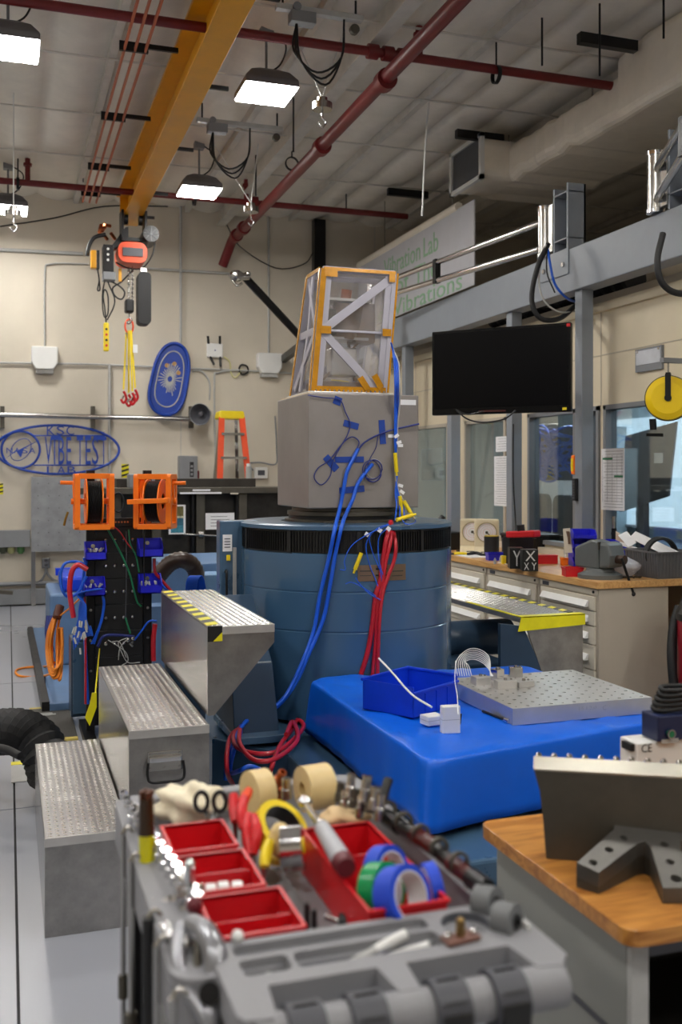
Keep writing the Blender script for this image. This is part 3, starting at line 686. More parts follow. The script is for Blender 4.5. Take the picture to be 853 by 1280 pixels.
for px, m in ((4,mat('olive cap',(70,76,60),.5)),(14,mat('pale cap',(160,160,110),.5)),(26,mat('moss cap',(66,110,60),.5)),(-8,mat('olive cap',(70,76,60),.5))): q = W(px,690,.08); part('connector', MB().cyl((q.x,q.y,q.z+.0),(q.x,q.y,a.z),.045,12).cyl((q.x,q.y,q.z-.02),(q.x,q.y,q.z),.03,12), m, t)
t = thing('wall_outlet', 'small grey metal outlet box low on the left back wall', 'outlet', W(57,703))
a = W(52,710); b = W(62.5,697); part('box', MB().box(a.x,YW-.07,a.z,b.x,YW,b.z), steel, t, .004)
for k in (0,1): part('socket', MB().box(a.x+.03,YW-.075,a.z+.02+.06*k,b.x-.03,YW-.07,a.z+.05+.06*k), dgreyp, t)
wpipe('outlet_conduit', [(57,710),(56,718),(48,728),(30,730),(-20,730)], .014, greyp, 'grey conduit curving left from the outlet', sub=5)
wpipe('outlet_conduit', [(58,710),(60,718),(70,726),(95,727)], .014, greyp, 'grey conduit curving right from the outlet', sub=5)
wpipe('floor_pipe', [(-20,731),(80,728),(100,728)], .025, greyp, 'dark pipe along the foot of the back wall', off=.05)
bb = struct('baseboard_back', MB().box(-6.2,YB-.12,.02,W(60,745).x+.05,YB,.20), greyp, .004)
solo('steel_bar_end', MB().bar(ony(-10,739,12.2),ony(16,741,12.2),.08,.04).box(-1.2,12.15,0,-1.15,12.25,.20), darksteel, 'short dark bar end lying before the left baseboard', 'bar')
# electrical disconnect, small boxes
t = thing('disconnect_switch', 'grey electrical disconnect box with lever on the back wall', 'switch box', W(233,585))
x0,y0,z0,x1,y1,z1 = wbox('',222,570,244.5,604,.16,0,'','')
part('case', MB().box(x0,y0,z0,x1,y1,z1), greyp, t, .01); part('switch_slot', MB().box(x0+.13,y0-.004,z0+.08,x0+.18,y0,z1-.08), black, t)
part('warning_label', MB().box(x0+.07,y0-.003,z0+.03,x0+.18,y0,z0+.06), orangel, t); part('lever', MB().box(x1,y0+.04,z0+.04,x1+.03,y0+.07,z0+.16), redpipe, t, .004)
for k in range(3): part('switch_bar', MB().box(x0+.14,y0-.008,z0+.1+.05*k,x0+.17,y0-.004,z0+.13+.05*k), greyp, t)
t = thing('thermostat_box', 'small white wall controller with grey screen right of the ladder', 'controller', W(325,592))
x0,y0,z0,x1,y1,z1 = wbox('',317,584,333,598,.08,0,'','')
part('case', MB().box(x0,y0,z0,x1,y1,z1), white, t, .008); part('screen', MB().box(x0+.04,y0-.003,z0+.04,x1-.04,y0,z1-.04), dgreyp, t)
wire('controller_cable', [W(317,588,.05),W(310,580,.05),W(325,578,.05),W(345,580,.05),W(346,560,.05),W(344,520,.05)], .010, greyp, 'grey cable running up from the white wall controller')
def hazard(px0,py0,px1,py1,lab):
    a = W(px0,py1); b = W(px1,py0); t = thing('hazard_label', lab, 'label', ((a.x+b.x)/2,YW,a.z))
    part('yellow_base', MB().box(a.x,YW-.006,a.z,b.x,YW,b.z), yelt, t); w_ = b.x-a.x; h = b.z-a.z
    for k in range(3): part('black_stripe', MB().prism([(a.x+w_*.0,a.z+h*(.05+.33*k)),(b.x,a.z+h*(.22+.33*k)),(b.x,a.z+h*(.36+.33*k)) if k<2 else (b.x,b.z),(a.x,a.z+h*(.20+.33*k))],(0,YW-.006,0),X1,Z1,.002), blkt, t)
hazard(152,580,161,597,'small yellow and black hazard label right of the lab sign'); hazard(-6,604,4,618,'yellow and black hazard label at the left picture edge')
# horn speaker
t = thing('horn_speaker', 'dark grey horn speaker at the end of the pipe rail', 'speaker', W(250,518,.3))
c = W(250,518,.35); ax = Vector((-.45,-.85,-.1)).normalized()
part('horn', MB().lathe([(.14,.0),(.135,.01),(.10,-.06),(.06,-.14),(.05,-.2)], c, 24, ax), greyp, t); part('inner_cone', MB().lathe([(.13,-.002),(.07,-.08),(.03,-.1),(.03,-.03),(.0,-.02)], c, 20, ax), dgreyp, t)
part('driver', MB().cyl(c-ax*.2, c-ax*.3, .06, 16), greyp, t); part('bracket', MB().bar(c-ax*.25, W(262,518,.0), .03, .04), greyp, t)
# stepladder
t = thing('stepladder', 'orange fibreglass stepladder with yellow top against the back wall', 'ladder', (W(290,600).x,12.2,0))
yl = 12.0; zt = ony(288,514,yl).z
P = lambda px, y=yl: ony(px,560,y).x
cap = part('top_cap', MB().prism([(P(271),zt-.10),(P(305),zt-.10),(P(303),zt),(P(273),zt)],(0,yl+.16,0),X1,Z1,.26), yel, t, .02)
xl0, xr0 = P(272.5), P(303.5); sp = .28
for s_, x0 in ((-1,xl0+.03),(1,xr0-.03)):
    part('front_rail', MB().bar((x0,yl-.08,zt-.08),(x0+s_*sp*.55,yl-.5,.0),.07,.035), orangel, t)
    part('rear_rail', MB().bar((x0-s_*.03,yl+.10,zt-.08),(x0+s_*sp*.4,yl+.55,.0),.04,.03), steel, t)
for k in range(7):
    z = zt-.30-.29*k; f = (zt-.08-z)/(zt-.08); 
    if z < .15: break
    part('step', MB().box(xl0+.03-sp*.55*f,yl-.08-.42*f-.04,z,xr0-.03+sp*.55*f,yl-.08-.42*f+.05,z+.03), steel, t)
part('diagonal_brace', MB().bar((xl0,yl-.2,zt-.8),(xr0,yl+.2,zt-1.1),.02,.01), steel, t)
# silver hook arm (swing jib) reaching from behind the test article
t = thing('swing_hook_arm', 'black arm ending in a silver hook head on the back wall', 'arm', W(330,380,.5))
a = at(304,344,11.2); b = at(382,428,11.8)
part('arm', MB().cyl(a, b, .045, 10), blackm, t)
hd = at(296,345,11.1)
part('head', MB().sphere(hd,.075,14,(1.2,1,.9)).cyl(hd+Vector((-.02,-.05,-.02)),hd+Vector((.13,.0,.0)),.04,12).sphere(hd+Vector((.13,0,.03)),.035,10), steel, t)
part('hook', MB().tube([hd+Vector((-.05,0,-.05)),hd+Vector((.0,-.02,-.11)),hd+Vector((.06,-.02,-.08))], .015, 8), steel, t)
part('wall_mount', MB().bar(b, (b.x+.1,YW,b.z-.05), .08, .08), blackm, t)
solo('wall_column_strut', MB().box(W(390,300,.0).x,YW-.12,W(390,345).z,W(404,300).x,YW,W(390,276).z), blackm, 'black upright strut high on the wall above the test frame', 'strut')
# ---- hoist trolley under the crane beam end
t = thing('chain_hoist', 'orange electric chain hoist with black motor under the beam end', 'hoist', (XC,11.4,3.4))
yh = 11.3
H = lambda px, py, y=yh: ony(px, py, y)
c = H(164,319)
part('orange_body', MB().prism([(c.x+x,c.z+z) for x,z in rrect(-.16,-.115,.16,.115,.09,5)],(0,yh+.2,0),X1,Z1,.36), orangel, t, .02)
part('front_panel', MB().box(c.x-.11,yh-.175,c.z-.045,c.x+.11,yh-.16,c.z+.045), dgreyp, t)
c2 = H(186,297); part('motor', MB().cyl((c2.x,yh-.2,c2.z),(c2.x,yh+.15,c2.z),.09,20), blackm, t); 
mf = MB()
for k in range(8): a = 2*pi*k/8; mf.bar((c2.x,yh-.205,c2.z),(c2.x+.08*cos(a),yh-.205,c2.z+.08*sin(a)),.008,.004)
part('motor_grille', mf, greyp, t)
part('trolley_plate', MB().prism([(H(128,308).x,H(150,312).z),(H(140,300).x,H(150,308).z),(H(156,285).x,H(150,285).z),(H(160,284).x,H(150,284).z),(H(160,300).x,H(150,303).z),(H(140,312).x,H(150,314).z)],(0,yh+.1,0),X1,Z1,.15), blackm, t)
part('trolley_wheel', MB().cyl((XC-.1,yh,4.44),(XC-.06,yh,4.44),.06,16).cyl((XC+.06,yh,4.44),(XC+.1,yh,4.44),.06,16), blackm, t)
part('trolley_frame', MB().box(XC-.14,yh-.12,4.2,XC-.115,yh+.12,4.52).box(XC+.115,yh-.12,4.2,XC+.14,yh+.12,4.52).box(XC-.14,yh-.1,4.18,XC+.14,yh+.1,4.22), blackm, t)
part('suspension_bolt', MB().box(XC-.04,yh-.04,c.z+.1,XC+.04,yh+.04,4.2), blackm, t)
a = H(128,347); b = H(141,309); part('control_box', MB().box(a.x,yh-.12,a.z+.05,b.x,yh+.08,b.z), blackm, t, .005); part('box_base', MB().box(a.x,yh-.12,a.z-.04,b.x+.02,yh+.06,a.z+.05), greyp, t, .005)
for k in range(3): part('indicator', MB().cyl((a.x+.05,yh-.13,b.z-.05-.06*k),(a.x+.05,yh-.12,b.z-.05-.06*k),.014,8), white, t)
a = H(113,337); b = H(120,315); part('yellow_limit_box', MB().box(a.x,yh-.1,a.z,b.x,yh+.0,b.z), yellow, t, .01); part('limit_box_back', MB().box(b.x,yh-.1,a.z,b.x+.03,yh,b.z), black, t)
part('lanyard', MB().tube([H(122,337),H(124,350),H(122,362),H(125,362),H(124,350)], .008, 6), black, t)
a = H(148,352); b = H(152,336); part('yellow_tag', MB().box(a.x,yh-.02,a.z,b.x,yh+.02,b.z), yellow, t)
cl = MB(); rr = random.Random(4)
for k in range(7):
    p = H(122+rr.random()*18, 280+rr.random()*14, yh+.1); cl.cyl(p, p+Vector((rr.uniform(-.08,.08),rr.uniform(-.08,.08),rr.uniform(-.08,.08))), .02, 8)
part('collector_shoe', cl, copper, t, kind='stuff')
part('cable_bow', MB().tube([H(132,293),H(118,297),H(111,308),H(109,320)], .022, 8), black, t)
part('motor_cable', MB().tube([H(194,303),H(190,320),H(178,335),H(160,335),H(145,328)], .009, 6), black, t)
ch = MB()
for (px, y0, y1) in ((161,336,374),(165.5,336,374)):
    p0 = H(px,y0); p1 = H(px,y1); n = 14
    for k in range(n):
        q = p0.lerp(p1,k/n); e = Vector((.011,0,0)) if k % 2 else Vector((0,.011,0))
        ch.tube([q+e,q+Vector((0,0,-.022)),q-e,q+Vector((0,0,.022))], .0055, 5, True, 2)
part('lift_chain', ch, steel, t, kind='stuff')
a = H(156,391); b = H(167,375); part('hook_block', MB().box(a.x,yh-.07,a.z,b.x,yh+.07,b.z), black, t, .02)
q = H(161,391); part('hook', MB().tube([q,q+Vector((0,0,-.05)),q+Vector((.03,0,-.08)),q+Vector((0,0,-.12)),q+Vector((-.03,0,-.10))], .012, 8), steel, t)
t = thing('chain_bag', 'long black fabric chain bag hanging right of the slings', 'bag', H(179,372))
a = H(171.5,406); b = H(188,342); part('bag', MB().prism(rrect(a.x,a.z,b.x,b.z,.05),(0,yh+.12,0),X1,Z1,.2), rubber, t, .02); part('hanger', MB().box(a.x+.03,yh-.03,b.z,b.x-.04,yh+.03,b.z+.06), steel, t, .005)
t = thing('hoist_pendant', 'yellow push-button pendant on a looped black cord', 'remote', H(133,438))
a = H(129.5,439); b = H(136,404); part('grip', MB().box(a.x,yh-.04,a.z,b.x,yh+.04,b.z), yel, t, .012)
for k in range(4): part('button', MB().cyl(((a.x+b.x)/2,yh-.05,a.z+.06+.06*k),((a.x+b.x)/2,yh-.04,a.z+.06+.06*k),.014,8), black if k%2 else red, t)
part('cord', MB().tube([H(133,404),H(131,385),H(129,370),H(131,362),H(135,370),H(135,392),H(130,395),H(128,370),H(132,345)], .008, 6), black, t)
part('cord', MB().tube([H(134,400),H(142,384),H(143,372),H(136,355),H(133,344)], .008, 6), black, t)
part('cord', MB().tube([H(136,350),H(150,358),H(156,366),H(152,374),H(144,370),H(141,360),H(152,352),H(166,338)], .009, 6), black, t)
t = thing('lifting_sling_set', 'yellow four-leg lifting slings with red hooks below the hoist', 'sling', H(162,508))
q = H(161.5,408); part('master_ring', MB().tube([q+Vector((x,0,z)) for x,z in [(.045*cos(a),.08*sin(a)) for a in [2*pi*i/12 for i in range(12)]]], .011, 8, True, 1), orangel, t)
part('shackle', MB().tube([q+Vector((-.03,0,-.07)),q+Vector((0,0,-.14)),q+Vector((.03,0,-.07))], .014, 8), steel, t)
for k, (xt, xb, yb) in enumerate(((158,154.5,497),(161,161,501),(164,169,495),(163,165.5,499))):
    part('webbing', MB().bar(H(xt,413,yh-.03*k),H(xb,yb-10,yh-.03*k),.020,.008,(0,1,0)), yel, t)
    h = H(xb,yb-8,yh-.03*k); p = part('hook', MB().tube([h,h+Vector((.02,0,-.04)),h+Vector((.03,0,-.09)),h+Vector((-.0,0,-.13)),h+Vector((-.03,0,-.09))], .014, 8), red, t); part('latch', MB().tube([h+Vector((0,0,-.05)),h+Vector((-.025,0,-.1))], .012, 6, sub=0), steel, p)
q = H(168,437,yh-.05); part('sling_tag', MB().box(q.x-.02,yh-.1,q.z-.04,q.x+.03,yh-.095,q.z+.05), paper, t)
# ================================================================ dark steel slip-table frame before the back wall
YD = 9.4
t = thing('steel_test_bench', 'long dark steel test fixture bench behind the cable rack', 'bench', ony(240,690,YD))
D = lambda px, py, y=YD: ony(px, py, y)
a = D(118,700); b = D(372,616)
part('top_slab', MB().box(D(100,612).x,YD-.05,D(240,617).z,b.x,YD+.9,D(240,609.5).z), darksteel, t, .005)
part('upper_rail', MB().box(D(150,612).x,YD+.3,D(240,609.5).z,D(329,600).x,YD+.5,D(240,601).z+.02), mat('dark rail', (58,54,50), .5, .4, .2), t, .004)
part('back_panel', MB().box(a.x,YD+.12,D(240,695).z,b.x,YD+.16,D(240,617).z), steelblk, t)
for px in (146,196,251,304): q = D(px,640); part('upright', MB().box(q.x-.04,YD,D(240,695).z,q.x+.04,YD+.1,D(240,617).z), darksteel, t, .004).__setitem__('label','lighter grey upright')
for px in (242,297.5): q = D(px,640); part('upright_web', MB().box(q.x-.012,YD+.02,D(240,695).z,q.x+.012,YD+.12,D(240,617).z), blackm, t)
part('lower_rail', MB().box(a.x,YD-.02,D(240,702).z,b.x,YD+.3,D(240,695).z), blackm, t)
part('base_block', MB().box(a.x,YD+.1,0,b.x,YD+.85,D(240,702).z), dark, t)
part('clamp_rod', MB().cyl(D(230,668),D(298,671),.012,8).cyl(D(248,668),D(254,668),.04,10), steel, t)
def dsheet(name, px0,py0,px1,py1,lab, m=paper, y=YD-.001):
    a = D(px0,py1,y); b = D(px1,py0,y); t = thing(name, lab, 'poster', ((a.x+b.x)/2,y,a.z)); part('sheet', MB().box(a.x,y-.003,a.z,b.x,y,b.z), m, t); return t, a, b
tt, a, b = dsheet('framed_poster', 211,631,232,668, 'small white-bordered colour poster on the dark bench')
for i,(f0,f1,m) in enumerate(((.62,.95,'p1'),(.55,.62,'p2'),(.3,.55,'p3'),(.05,.3,'p4'))):
    mm = mat(m, ((96,90,50),(190,186,160),(40,90,110),(60,130,150))[i], .5, 0, .5, 25)
    part('picture_band', MB().box(a.x+.02,YD-.006,a.z+(b.z-a.z)*f0,b.x-.02,YD-.004,a.z+(b.z-a.z)*f1), mm, tt)
tt, a, b = dsheet('taped_notice', 257,641,293,662, 'white typed notice taped on the dark bench')
lm = MB()
for k in range(4): lm.box(a.x+.05,YD-.005,a.z+.03+.03*k,b.x-.05-.02*(k%2),YD-.004,a.z+.036+.03*k)
part('printed_line', lm, greyp, tt, kind='stuff')
dsheet('strip_label', 225,615,277,617.5,'long thin white strip label on the dark bench edge', y=YD-.06); dsheet('strip_label', 241,611.5,263,614,'short white strip label above the long strip label', y=YD-.06); dsheet('strip_label', 288,616,298,618,'tiny cream label right of the strip labels', cabin, YD-.06)
t = thing('spray_can', 'white spray can standing on the dark bench top', 'can', ony(311,600,YD+.4)); q = ony(311,601,YD+.4); zt_ = D(240,601).z+.02
zt_ = D(240,601).z+.02
part('body', MB().cyl((q.x,YD+.4,zt_),(q.x,YD+.4,zt_+.12),.03,14), lgrey, t); part('cap', MB().cyl((q.x,YD+.4,zt_+.12),(q.x,YD+.4,zt_+.15),.022,12), white, t)
zt2 = D(240,609.5).z
for px, lab in ((178,'grey gauge box on the left end of the dark bench'),):
    q = D(px,605); t = thing('gauge_box', lab, 'box', q); part('case', MB().box(q.x-.12,YD+.0,zt2,q.x+.12,YD+.2,zt2+.13), greyp, t, .01); part('dial', MB().cyl((q.x,YD-.005,zt2+.07),(q.x,YD,zt2+.07),.03,14), white, t)
t = thing('coiled_black_lead', 'small coil of black lead on the dark bench between the orange reels', 'cable', D(155,630))
part('coil', MB().tube([D(148+7*cos(a), 628+12*sin(a), YD-.055-.002*i) for i, a in enumerate([2*pi*i/9 for i in range(22)])], .008, 5), black, t)
# blue machinery behind the rack
t = thing('slip_table_machine', 'pale blue machine body lying low behind the cable rack', 'machine', (1.2,8,0))
part('body', MB().box(1.12,7.6,0,2.2,8.6,ony(220,705,7.6).z), lblue, t, .01)
part('bed', MB().box(1.12,8.6,0,2.4,9.3,.55), dblue, t, .01)
part('ledge', MB().box(.7,7.4,.45,1.75,7.6,.62), lblue, t, .006)
part('blue_panel', MB().box(ony(253,720,7.3).x,7.3,0,ony(279,720,7.3).x,7.55,ony(265,718,7.3).z), mat('sky panel', (110,146,184), .4), t, .01)
hp = catmull([at(197,722,7.0),at(205,712,7.0),at(215,703,7.0),at(228,700,7.0),at(240,706,7.05),at(246,720,7.1),at(247,745,7.2)+Vector((0,.1,0)),Vector((1.45,7.45,.58))], 6); N=len(hp)-1
solo('curved_black_hose', MB().tube(hp, lambda t: .055+.006*(int(t*N+.5)%2), 12, sub=0), mat('brown black rubber', (58,44,38), .3), 'shiny brown-black bent hose behind the rack', 'hose')
cc = MB()
for k in range(12): q = at(232+1.2*k,735,6.6); cc.tube([q+Vector((0,0,-.06)),q+Vector((.01,0,.05)),q+Vector((.05,.02,.07)),q+Vector((.08,.03,-.08))], .0035, 6)
solo('blue_cable_bundle', cc, cable_b, 'bundle of bright blue cables behind the top aluminium step', 'cable', kind='stuff')
# ================================================================ SHAKER
SX, SY, SR = 1.785, 5.25, .585
TB = .35   # top of blue base
t = thing('shaker_base', 'broad dark blue steel base plate under the shaker and cloth-covered table', 'base', (1.9,4.5,0))
part('base_plate', MB().prism([(.93,4.73),(1.2,4.34),(1.2,2.95),(3.0,2.95),(3.0,6.1),(.93,6.1)],(0,0,0),(1,0,0),(0,1,0),TB-.02), blue, t, .012)
for x,y in ((1.2,4.4),(2.8,3.2),(2.7,3.05)): part('bolt', MB().cyl((x,y,TB-.02),(x,y,TB+.0),.025,6,smooth=False), steel, t)
t = thing('vibration_shaker', 'big round blue vibration shaker with black vent band', 'shaker', (SX,SY,TB))
C = (SX,SY,0)
part('drum', MB().lathe([(SR-.05,TB-.02),(SR,TB),(SR,.80),(SR-.003,.803),(SR-.003,.808),(SR,.811),(SR,1.0),(SR-.003,1.003),(SR-.003,1.008),(SR,1.011),(SR,1.195),(SR-.02,1.20)], C, 96), mat('drum blue', (62,96,128), .22, 0, .05, 2, coat=.4), t)
part('vent_band', MB().lathe([(SR-.02,1.195),(SR-.012,1.20),(SR-.012,1.312),(SR-.02,1.315)], C, 96), mat('vent black', (24,23,23), .5), t)
vf = MB()
for k in range(220):
    a = 2*pi*k/220; m_ = Matrix.Rotation(a,3,'Z'); c = Vector((SX,SY,1.256))+m_@Vector((SR-.008,0,0)); vf.obox(c,(.008,.004,.098),m_)
part('vent_fin', vf, blackm, t, kind='stuff')
for k in range(10):
    a = 2*pi*k/10+.1; m_ = Matrix.Rotation(a,3,'Z'); c = Vector((SX,SY,1.256))+m_@Vector((SR-.006,0,0)); part('vent_post', MB().obox(c,(.012,.02,.106),m_), black, t)
part('top_ring', MB().lathe([(SR-.02,1.312),(SR+.004,1.316),(SR+.004,1.335),(SR-.02,1.342),(.36,1.342),(.36,1.335),(.001,1.335)], C, 96), blue, t)
part('armature', MB().lathe([(.34,1.336),(.34,1.352),(.315,1.356),(.315,1.372),(.325,1.376),(.325,1.396),(.30,1.40),(.30,1.414),(.001,1.414)], C, 64), darksteel, t)
part('armature_gap', MB().lathe([(.317,1.352),(.317,1.375)], C, 64), blackm, t)
# nameplate on the curved front
def drum_pt(px, py, rad): # ray / cylinder
    r = ray(px, py); ox, oy = -SX, -SY
    a_ = r.x*r.x+r.y*r.y; b_ = 2*(r.x*ox+r.y*oy); c_ = ox*ox+oy*oy-rad*rad
    s = (-b_-sqrt(max(0,b_*b_-4*a_*c_)))/(2*a_); return EYE+r*s
def curved(px0,py0,px1,py1,rad,th=.003,n=10):
    a = drum_pt(px0,(py0+py1)/2,rad); b = drum_pt(px1,(py0+py1)/2,rad)
    z0 = drum_pt((px0+px1)/2,py1,rad).z; z1 = drum_pt((px0+px1)/2,py0,rad).z
    a0 = math.atan2(a.y-SY,a.x-SX); a1 = math.atan2(b.y-SY,b.x-SX); m = MB(); vs=[]
    for i in range(n+1):
        q = a0+(a1-a0)*i/n
        for r_ in (rad,rad+th):
            for z in (z0,z1): vs.append((SX+r_*cos(q),SY+r_*sin(q),z))
    fs=[]
    for i in range(n):
        o=i*4; fs += [(o+2,o+6,o+7,o+3),(o+1,o+3,o+7,o+5),(o,o+4,o+6,o+2)]
    fs += [(0,2,3,1),(n*4,n*4+1,n*4+3,n*4+2)]
    return m.add(vs,fs)
npl = part('nameplate', curved(447.5,706,507,726,SR), mat('bronze plate', (150,128,108), .3, .8), t)
for (a_,b_,c_,d_) in ((450,713,466,714.5),(488,713,504,714.5),(450,719,464,720),(490,719,503,720)): part('engraved_line', curved(a_,b_,c_,d_,SR+.0025), darksteel, npl)
part('nameplate_mark', curved(470,710,484,712,SR+.003), black, npl); part('nameplate_mark', curved(470,718,484,720,SR+.003), black, npl)
# left trunnion pedestal with white label and handle
lt = part('trunnion_pedestal', MB().box(1.085,5.30,TB,1.30,5.40,1.345), blue, t, .008)
part('label_plate', MB().box(1.10,5.292,1.18,1.15,5.30,1.27), paper, lt)
for k in range(4): part('label_line', MB().box(1.108,5.2905,1.2+.015*k,1.14,5.292,1.205+.015*k), dgreyp, lt)
part('door_handle', MB().tube([(1.115,5.30,1.07),(1.115,5.27,1.06),(1.115,5.27,.86),(1.115,5.30,.85)], .007, 8), blackm, lt)
part('edge_strip', MB().box(1.155,5.29,.9,1.175,5.30,1.2), lgrey, lt, .002)
part('yellow_tag', MB().box(1.12,5.29,1.13,1.14,5.298,1.16), yel, lt)
part('pedestal_foot', MB().hexa([(1.0,4.55,TB),(1.22,4.55,TB),(1.22,5.02,TB),(1.0,5.02,TB)],[(1.0,4.62,.70),(1.2,4.62,.70),(1.2,5.02,.98),(1.0,5.02,.98)]), dblue, t, .006)
part('foot_flange', MB().box(.99,4.48,TB,1.24,5.0,TB+.035), blue, t, .004)
# right side: axle drum, bracket arm and diamond-plate shelf
part('axle_barrel', MB().cyl((SX+.5,5.6,.58),(SX+.78,5.6,.58),.125,28).cyl((SX+.78,5.6,.58),(SX+1.2,5.6,.58),.11,28), dblue, t)
part('axle_collar', MB().cyl((SX+.60,5.6,.58),(SX+.72,5.6,.58),.13,28), darksteel, t)
part('side_housing', MB().box(SX+.6,5.2,TB-.02,SX+1.0,6.0,.50), dblue, t, .01)
PX0, PX1, PY0, PY1, PZ = 2.70, 3.10, 4.92, 6.75, .80
part('bracket_web', MB().prism([(PX0-.12,TB-.02),(PX0+.22,TB-.02),(PX0+.02,PZ-.05),(PX0-.12,PZ-.03)],(0,PY0+.04,0),(1,0,0),(0,0,1),.03), dblue, t)
LUGM = lugm
def lugs(x0,y0,x1,y1,z,p=.026):
    m = MB(); nx = int((x1-x0)/p); ny = int((y1-y0)/p)
    for i in range(nx):
        for j in range(ny):
            cx = x0+(i+.5)*(x1-x0)/nx; cy = y0+(j+.5)*(y1-y0)/ny; s = 1 if (i+j)%2 else -1
            d = Vector((.0095, .0035*s, 0)); e = Vector((-.003*s,.004,0)); c = Vector((cx,cy,z))
            if s > 0: pass
            m.add([c-d,c+e,c+d,c-e,c+Vector((0,0,.004))],[(0,1,4)[::-1],(1,2,4)[::-1],(2,3,4)[::-1],(3,0,4)[::-1]])
    return m
t2 = thing('access_step_shelf', 'diamond plate shelf with yellow taped end right of the shaker', 'step', (PX0,PY0,PZ-.04))
part('tread', MB().box(PX0,PY0,PZ-.03,PX1,PY1,PZ), treadm, t2, .004)
part('tread_lugs', lugs(PX0+.01,PY0+.12,PX1-.01,PY1,PZ), LUGM, t2, kind='stuff')
part('end_gusset', MB().prism([(PX0+.03,PZ-.03),(PX0+.21,.30),(PX1,.30),(PX1,PZ-.03)],(0,PY0+.02,0),(1,0,0),(0,0,1),.012), alud, t2)
part('yellow_tape', MB().prism([(PX0-.02,PZ-.075),(PX1+.005,PZ-.055),(PX1+.005,PZ+.006),(PX0-.0,PZ+.006)],(0,PY0-.004,0),(1,0,0),(0,0,1),.006), yelt, t2)
part('yellow_tape', MB().box(PX0,PY0-.01,PZ+.001,PX1+.005,PY0+.05,PZ+.0065), yelt, t2)
for k in range(14):
    y = PY0+.14+k*.12; part('hazard_tape_square', MB().prism([(PX1-.045,y),(PX1,y+.03),(PX1,y+.09),(PX1-.045,y+.06)],(0,0,PZ+.001),(1,0,0),(0,1,0),.003), yelt, t2)
    part('black_tape_square', MB().prism([(PX1-.045,y-.06),(PX1,y-.03),(PX1,y+.03),(PX1-.045,y)],(0,0,PZ+.001),(1,0,0),(0,1,0),.0025), blkt, t2)
part('yellow_edge_tape', MB().box(PX0,PY0+.05,PZ+.001,PX0+.02,PY0+.7,PZ+.004), yelt, t2)
# ================================================================ test cube and frame
CX0, CY0, CS, CZ0, CZ1 = SX-.31, SY-.31, .62, 1.418, 2.02
solo('aluminium_cube', MB().box(CX0,CY0,CZ0,CX0+CS,CY0+CS,CZ1), aluraw, 'large grey aluminium cube bolted on the shaker head', 'block', bevel=.006)
def K(px,py,off=0): return ony(px,py,CY0-off)
tp = [(422,501,10,10,-20,'small blue tape square near the top edge of the cube face'),(439,531,20,8,-14,'blue tape strip high on the cube face'),(478,540,8,30,4,'upright blue tape strip at the right of the cube face'),
      (414,579,22,9,-48,'steep tilted blue tape strip at the left of the cube face'),(437,574.5,38,7.5,1,'long level blue tape strip in the middle of the cube face'),(440,612,33,8,5,'blue tape strip low on the cube face')]
for px,py,w_,h_,an,lab in tp:
    c = K(px,py); s = c.y/ (ray(px,py).y)/FPX; m_ = Matrix.Rotation(-radians(an),3,'Y')
    solo('tape_strip', MB().obox((c.x,CY0-.002,c.z),(w_*s,.003,h_*s),m_), bluetape, lab, 'tape')
for (a_,b_,c_,d_,lab) in ((499,500,520,506,'printed white label at the top right of the cube'),(485,543,494,547,'tiny white cable flag at the right of the cube')):
    a = K(a_,d_); b = K(c_,b_); solo('small_label', MB().box(a.x,CY0-.003,a.z,b.x,CY0-.0005,b.z), paper, lab, 'label')
ft = thing('satellite_test_frame', 'leaning aluminium test frame with amber taped edges and clear film on the cube', 'frame', (1.6,5.2,CZ1))
zb, ztp = CZ1+.02, 2.69
fx, fy = at(391,488,5.3).x, at(391,488,5.3).y
B0 = Vector((fx,fy,zb)); sx = .41; sy = .38
Bc = [B0, B0+Vector((sx,0,0)), B0+Vector((sx,sy,0)), B0+Vector((0,sy,0))]
T0 = at(404,336,5.3); T0.z = ztp
Tc = [T0, T0+Vector((sx,0,0)), T0+Vector((sx,.24,0)), T0+Vector((0,.24,0))]
part('adapter_plate', MB().box(fx-.03,fy-.03,CZ1,fx+sx+.04,fy+sy+.03,CZ1+.018), alu, ft, .003)
part('masking_strip', MB().box(CX0+.01,CY0+.02,CZ1+.0005,fx-.035,CY0+CS-.05,CZ1+.004), masking, ft)
whitealu = mat('matte white aluminium', (178,176,188), .4, .25, .04, 8)
def edge(a,b,wd=.02,h=.02,m=whitealu,name='edge_rail'): return part(name, MB().bar(a,b,wd,h,(0,1,0)), m, ft, .002)
for i in range(4): edge(Bc[i],Bc[(i+1)%4],.026,.026); edge(Tc[i],Tc[(i+1)%4],.03,.022); edge(Bc[i],Tc[i],.034,.034)
def fp(face, u, v): # bilinear point on a side face
    a,b = Bc[face],Bc[(face+1)%4]; c,d = Tc[face],Tc[(face+1)%4]
    return (a*(1-u)+b*u)*(1-v)+(c*(1-u)+d*u)*v
def strut(face,u0,v0,u1,v1,wd=.035,out=.006,name='diagonal_brace',m=whitealu):
    a,b = fp(face,u0,v0),fp(face,u1,v1); n = (Bc[(face+1)%4]-Bc[face]).cross(Vector((0,0,1))).normalized()
    return part(name, MB().bar(a+n*out,b+n*out,wd,.012,n), m, ft, .002)
strut(0,.06,.50,.90,.93,.045); strut(0,.04,.50,.86,.03,.045); strut(0,.05,.5,.95,.5,.012,0)
strut(0,.06,.02,.06,.98,.05,.004,'corner_gusset'); strut(0,.94,.02,.94,.98,.05,.004,'corner_gusset')
strut(3,.95,.5,.1,.95); strut(3,.95,.5,.1,.05); strut(3,.03,.5,.97,.5,.04); strut(3,.5,.5,.35,.98,.03); strut(3,.5,.5,.4,.02,.03)
strut(1,.05,.5,.95,.95); strut(1,.05,.5,.95,.05); strut(2,.05,.5,.95,.95); strut(2,.05,.5,.95,.05)
